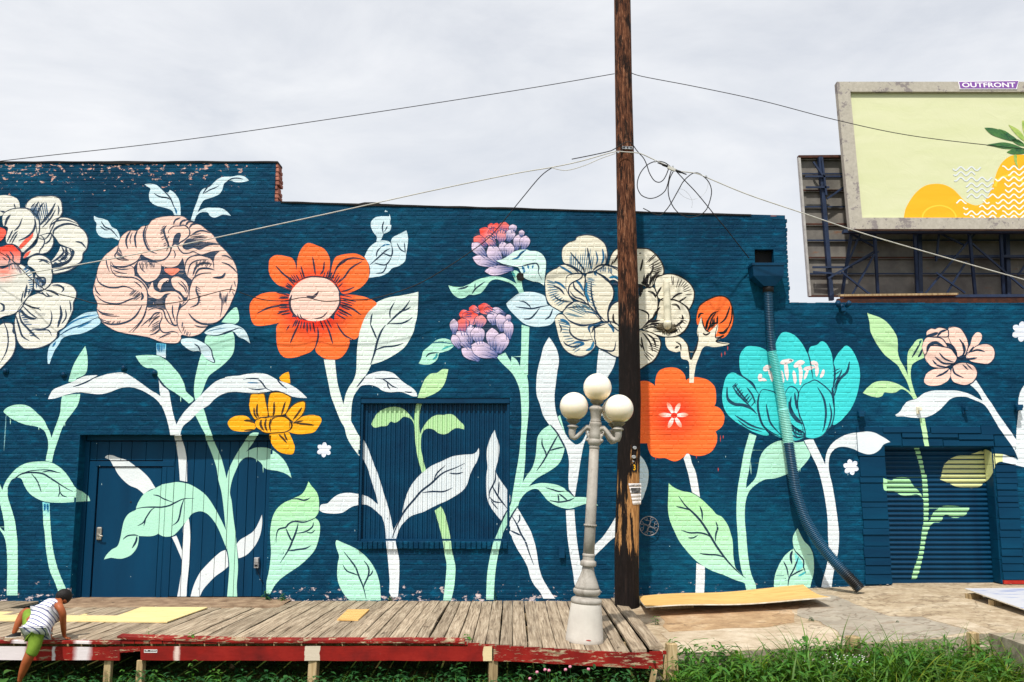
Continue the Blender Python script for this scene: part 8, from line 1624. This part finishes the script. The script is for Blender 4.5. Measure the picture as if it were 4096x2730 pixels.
WD = [(14, -4.25, .30, 4, .22, .13, "big broad-leaved weed at the left edge of the picture", 'leaf', 'whorl'), (100, -4.0, .16, 6, .10, .06, "low round-leaved weed behind the child's foot", 'leafd', 'bush'), (230, -3.55, .16, 6, .11, .06, "dark weed under the deck right of the child's leg", 'leafd', 'bush'), (330, -4.0, .13, 9, .09, .02, "thin-leaved weed under the white patched red board", 'leaf', 'bush'), (432, -3.95, .2, 10, .06, .016, "weed climbing the first wooden post", 'leaf', 'whorl'), (495, -3.9, .2, 8, .11, .035, "weed between the first two posts", 'leaf', 'whorl'),
      (640, -4.0, .22, 8, .12, .03, "spiky weed right of the second post", 'leaf', 'bush'), (770, -4.05, .34, 9, .12, .035, "tall weed reaching over the red board", 'leaf', 'whorl'), (850, -3.95, .2, 7, .12, .04, "bushy weed right of the tall one", 'leaf', 'bush'), (965, -3.9, .22, 7, .13, .04, "drooping weed under the middle of the red board", 'leafd', 'whorl'), (1070, -3.85, .24, 8, .12, .05, "broad weed before the grey patched board", 'leafd', 'whorl'), (1360, -3.9, .14, 8, .06, .03, "small-leaved low weed right of the third post", 'leafd', 'bush'), (1525, -3.8, .22, 7, .11, .045, "five-leaved creeper shoot under the deck centre", 'leafd', 'whorl'), (1600, -3.85, .22, 7, .12, .045, "second creeper shoot under the deck centre", 'leafd', 'whorl'), (1715, -3.9, .12, 6, .07, .035, "small dark weed left of the broad plant", 'leafd', 'whorl'), (1830, -3.95, .24, 6, .15, .075, "broad-leaved plant left of the fourth post", 'leafd', 'bush'), (2075, -3.85, .22, 5, .12, .06, "five-fingered creeper right of the fourth post", 'leafd', 'whorl'), (2230, -4.05, .2, 8, .08, .03, "leafy weed among the pink clovers", 'leaf', 'bush')]
for (px, Y, h, n, L_, W_, lab, m, sty) in WD: weed(gp(px, Y), h, n, L_, W_, lab, m, sty)
dsp = lambda px, py: onto(px, py, deck_z)
weed(dsp(770, 2556) + Vector((0, -.02, 0)), .07, 6, .10, .04, "green weed sprouting over the deck edge above the red board", 'leaf'); weed(dsp(1868, 2562), .07, 5, .10, .045, "bright weed growing at the end of the red edge board", 'leaf'); weed(dsp(598, 2548), .10, 7, .07, .012, "thin grass weed at the left part of the edge board", 'leaf')
weed(onto(2622, 2500, dock_z), .12, 7, .10, .04, "green weed in the gap between deck and concrete", 'leaf'); weed(on_y(2690, 2578, YF - .02), .06, 6, .12, .035, "green weed on top of the deck end post", 'leaf'); weed(onto(3245, 2484, dock_z), .05, 10, .05, .016, "low green tuft in the concrete crack", 'leafd', 'bush'); weed(onto(3590, 2492, dock_z), .03, 6, .03, .012, "tiny tuft in the slab joint", 'leafd', 'bush')
weed(Vector((on_y(1070, 2400).x, -.06, .0)), .16, 9, .12, .02, "spiky weed at the foot of the wall right of the doorway", 'leafd', 'bush'); weed(Vector((on_y(1135, 2410).x, -.12, .0)), .12, 9, .09, .018, "dry weed on the deck by the doorway", 'leaf', 'bush'); weed(Vector((on_y(1560, 2380).x, -.03, .0)), .08, 8, .06, .02, "dark weed at the foot of the white painted stem", 'leafd', 'bush'); weed(Vector((on_y(1985, 2370).x, -.03, .0)), .22, 10, .04, .012, "thin vine climbing the painted mint stem", 'leafd', 'whorl')
# pink clovers
pk = m_noise("pink_clover", S(206, 110, 140), S(232, 160, 180), 60, .7, .4, 90)
for k, (px, py) in enumerate(((2120, 2716), (2180, 2680), (2196, 2683), (2148, 2690), (2280, 2668), (2262, 2680), (2354, 2678), (2200, 2683))[:7]):
    p = on_y(px, py, -4.0 - .05*(k % 3)); e = empty("clover", Vector((p.x, p.y, GZ)), "pink clover head under the deck end, %s from the left" % {2120: "first", 2148: "second", 2180: "third", 2196: "fourth", 2262: "fifth", 2280: "sixth", 2354: "seventh"}[px], "clover", "pink clovers under the deck")
    mb = MB(); mb.tube([(0, 0, 0), (.01, 0, (p.z-GZ)*.6), (0, 0, p.z-GZ-.01)], .0022, 5, col=(.9, 1, .7)); mb.build("stem", MAT['leafd'], e)
    ball("flower_head", (.018, .018, .016), pk, e, (0, 0, p.z-GZ), lambda q: 1 + .25*noise.noise((q.x*7, q.y*7, q.z*7+k)), 14, 10)
# masses
lv = MB()
for k in range(2600):
    px = rw.uniform(-300, 2640); Y = rw.uniform(-4.25, -3.2); p = gp(px, Y); hmax = .10 + .12*max(0, noise.noise((px*.006, Y*2, 0)) + .35)
    if px > 2080: hmax += .08
    p.z += rw.uniform(0, hmax); az = rw.uniform(0, 2*pi); leaf(lv, p, Vector((cos(az), sin(az), rw.uniform(-.2, .7))), Vector((0, 0, 1)), rw.uniform(.04, .11), rw.uniform(.016, .045), rw.uniform(.1, .6))
tag(lv.build("low_weeds", MAT['leafd']), "low dark weeds growing under and before the deck", "weeds", kind="stuff")
gb = MB()
def gh(x, Y): return .33 + .07*(x > 2.9) + .30*max(0, noise.noise((x*1.6, Y*1.3, 2)) + .25)
for k in range(2600):
    x = rw.uniform(1.7, 5.42); Y = -3.64 - abs(rw.gauss(0, .55)); 
    if Y < -5.2: continue
    h = gh(x, Y)*rw.uniform(.55, 1.2)*(1.15 if x > 2.6 else .75); blade(gb, (x, Y, GZ), rw.uniform(0, 2*pi), h*1.35, rw.uniform(.012, .03), rw.uniform(.05, .5), rw.uniform(.5, 1.9))
for k in range(900):
    x = rw.uniform(-9, 1.7); Y = rw.uniform(-4.3, -3.5); blade(gb, (x, Y, GZ), rw.uniform(0, 2*pi), rw.uniform(.08, .24), rw.uniform(.005, .011), rw.uniform(.05, .6), rw.uniform(.4, 1.8))
for k in range(5000):
    x = rw.uniform(-9, 9); Y = rw.uniform(-7.5, -4.3)
    if x > 5.4: continue
    blade(gb, (x, Y, GZ), rw.uniform(0, 2*pi), rw.uniform(.06, .2), rw.uniform(.006, .012), rw.uniform(.05, .6), rw.uniform(.4, 1.8))
tag(gb.build("tall_grass", MAT['grass']), "long arching green grass in front of the concrete dock", "grass", kind="stuff")
lv = MB()
for k in range(2900):
    x = rw.uniform(1.75, 5.4); Y = -3.66 - abs(rw.gauss(0, .5)); p = Vector((x, Y, GZ + rw.uniform(.02, gh(x, Y)*.95))); az = rw.uniform(0, 2*pi); leaf(lv, p, Vector((cos(az), sin(az), rw.uniform(-.1, .8))), Vector((0, 0, 1)), rw.uniform(.08, .21), rw.uniform(.016, .05), rw.uniform(.1, .7))
tag(lv.build("dock_weeds", MAT['leaf']), "broad-leaved weeds mixed in the grass before the dock", "weeds", kind="stuff")
# a few tall arching grass clumps that stand clear of the rest
for k, (px, h, lab) in enumerate(((2895, .46, "tall grass clump nearest the deck end post"), (2985, .5, "tall grass clump against the pale dock face"), (3055, .44, "grass clump left of the timber stake"), (3290, .42, "grass clump beside the white flowers"), (3440, .52, "tall grass clump right of the middle stake"), (3590, .42, "arching grass clump at the middle of the dock"), (3700, .44, "arching grass clump under the grey slab"), (3820, .5, "tall grass clump by the corner stake"), (3925, .46, "grass clump at the foot of the retaining wall"))):
    e = empty("grass_clump", gp(px, -3.95 - .1*(k % 3)), lab, "grass", "tall grass clumps at the dock"); mb = MB()
    for i in range(34): blade(mb, (rw.gauss(0, .09), rw.gauss(0, .06), 0), rw.uniform(0, 2*pi), h*rw.uniform(.8, 1.75), rw.uniform(.022, .044), rw.uniform(.03, .35), rw.uniform(.7, 2.1))
    mb.build("blades", MAT['grass'], e)
wf = MB()
for k in range(46):
    px = rw.gauss(3390, 60); p = on_y(px, rw.uniform(2618, 2668), -4.3); wf.tube([p + Vector((-.007, 0, 0)), p, p + Vector((.007, 0, .004))], [.002, .0048, .002], 5)
tag(wf.build("white_blossom", mat("white_petal", S(226, 226, 220), .7)), "tiny white blossoms among the grass before the dock", "flowers", kind="stuff")

# litter along the foot of the wall and on the deck
lt = MB(); rl_ = random.Random(9)
for k in range(420):
    x = rl_.uniform(-8.5, 1.6) if k % 3 else rl_.uniform(1.9, 8); Y = -abs(rl_.gauss(0, .09)) - .02 if k % 4 else rl_.uniform(-3.6, -.1); z = (deck_z(x, Y) + .012 if x < 1.66 else dock_z(x, Y) + .02); s_ = rl_.uniform(.006, .022); c = rl_.choice([S(60, 46, 34), S(92, 74, 56), S(206, 196, 184), S(40, 34, 30), S(150, 126, 100)]); a = rl_.uniform(0, pi)
    lt.poly([(x + s_*cos(a+q)*rl_.uniform(.5, 1.3), Y + s_*sin(a+q)*rl_.uniform(.5, 1.3), z + .004*rl_.random()) for q in (0, 1.3, 2.9, 4.5)], c)
tag(lt.build("litter", MAT['mural']), "bits of litter and paint flakes on the deck and along the wall", "litter", kind="stuff")
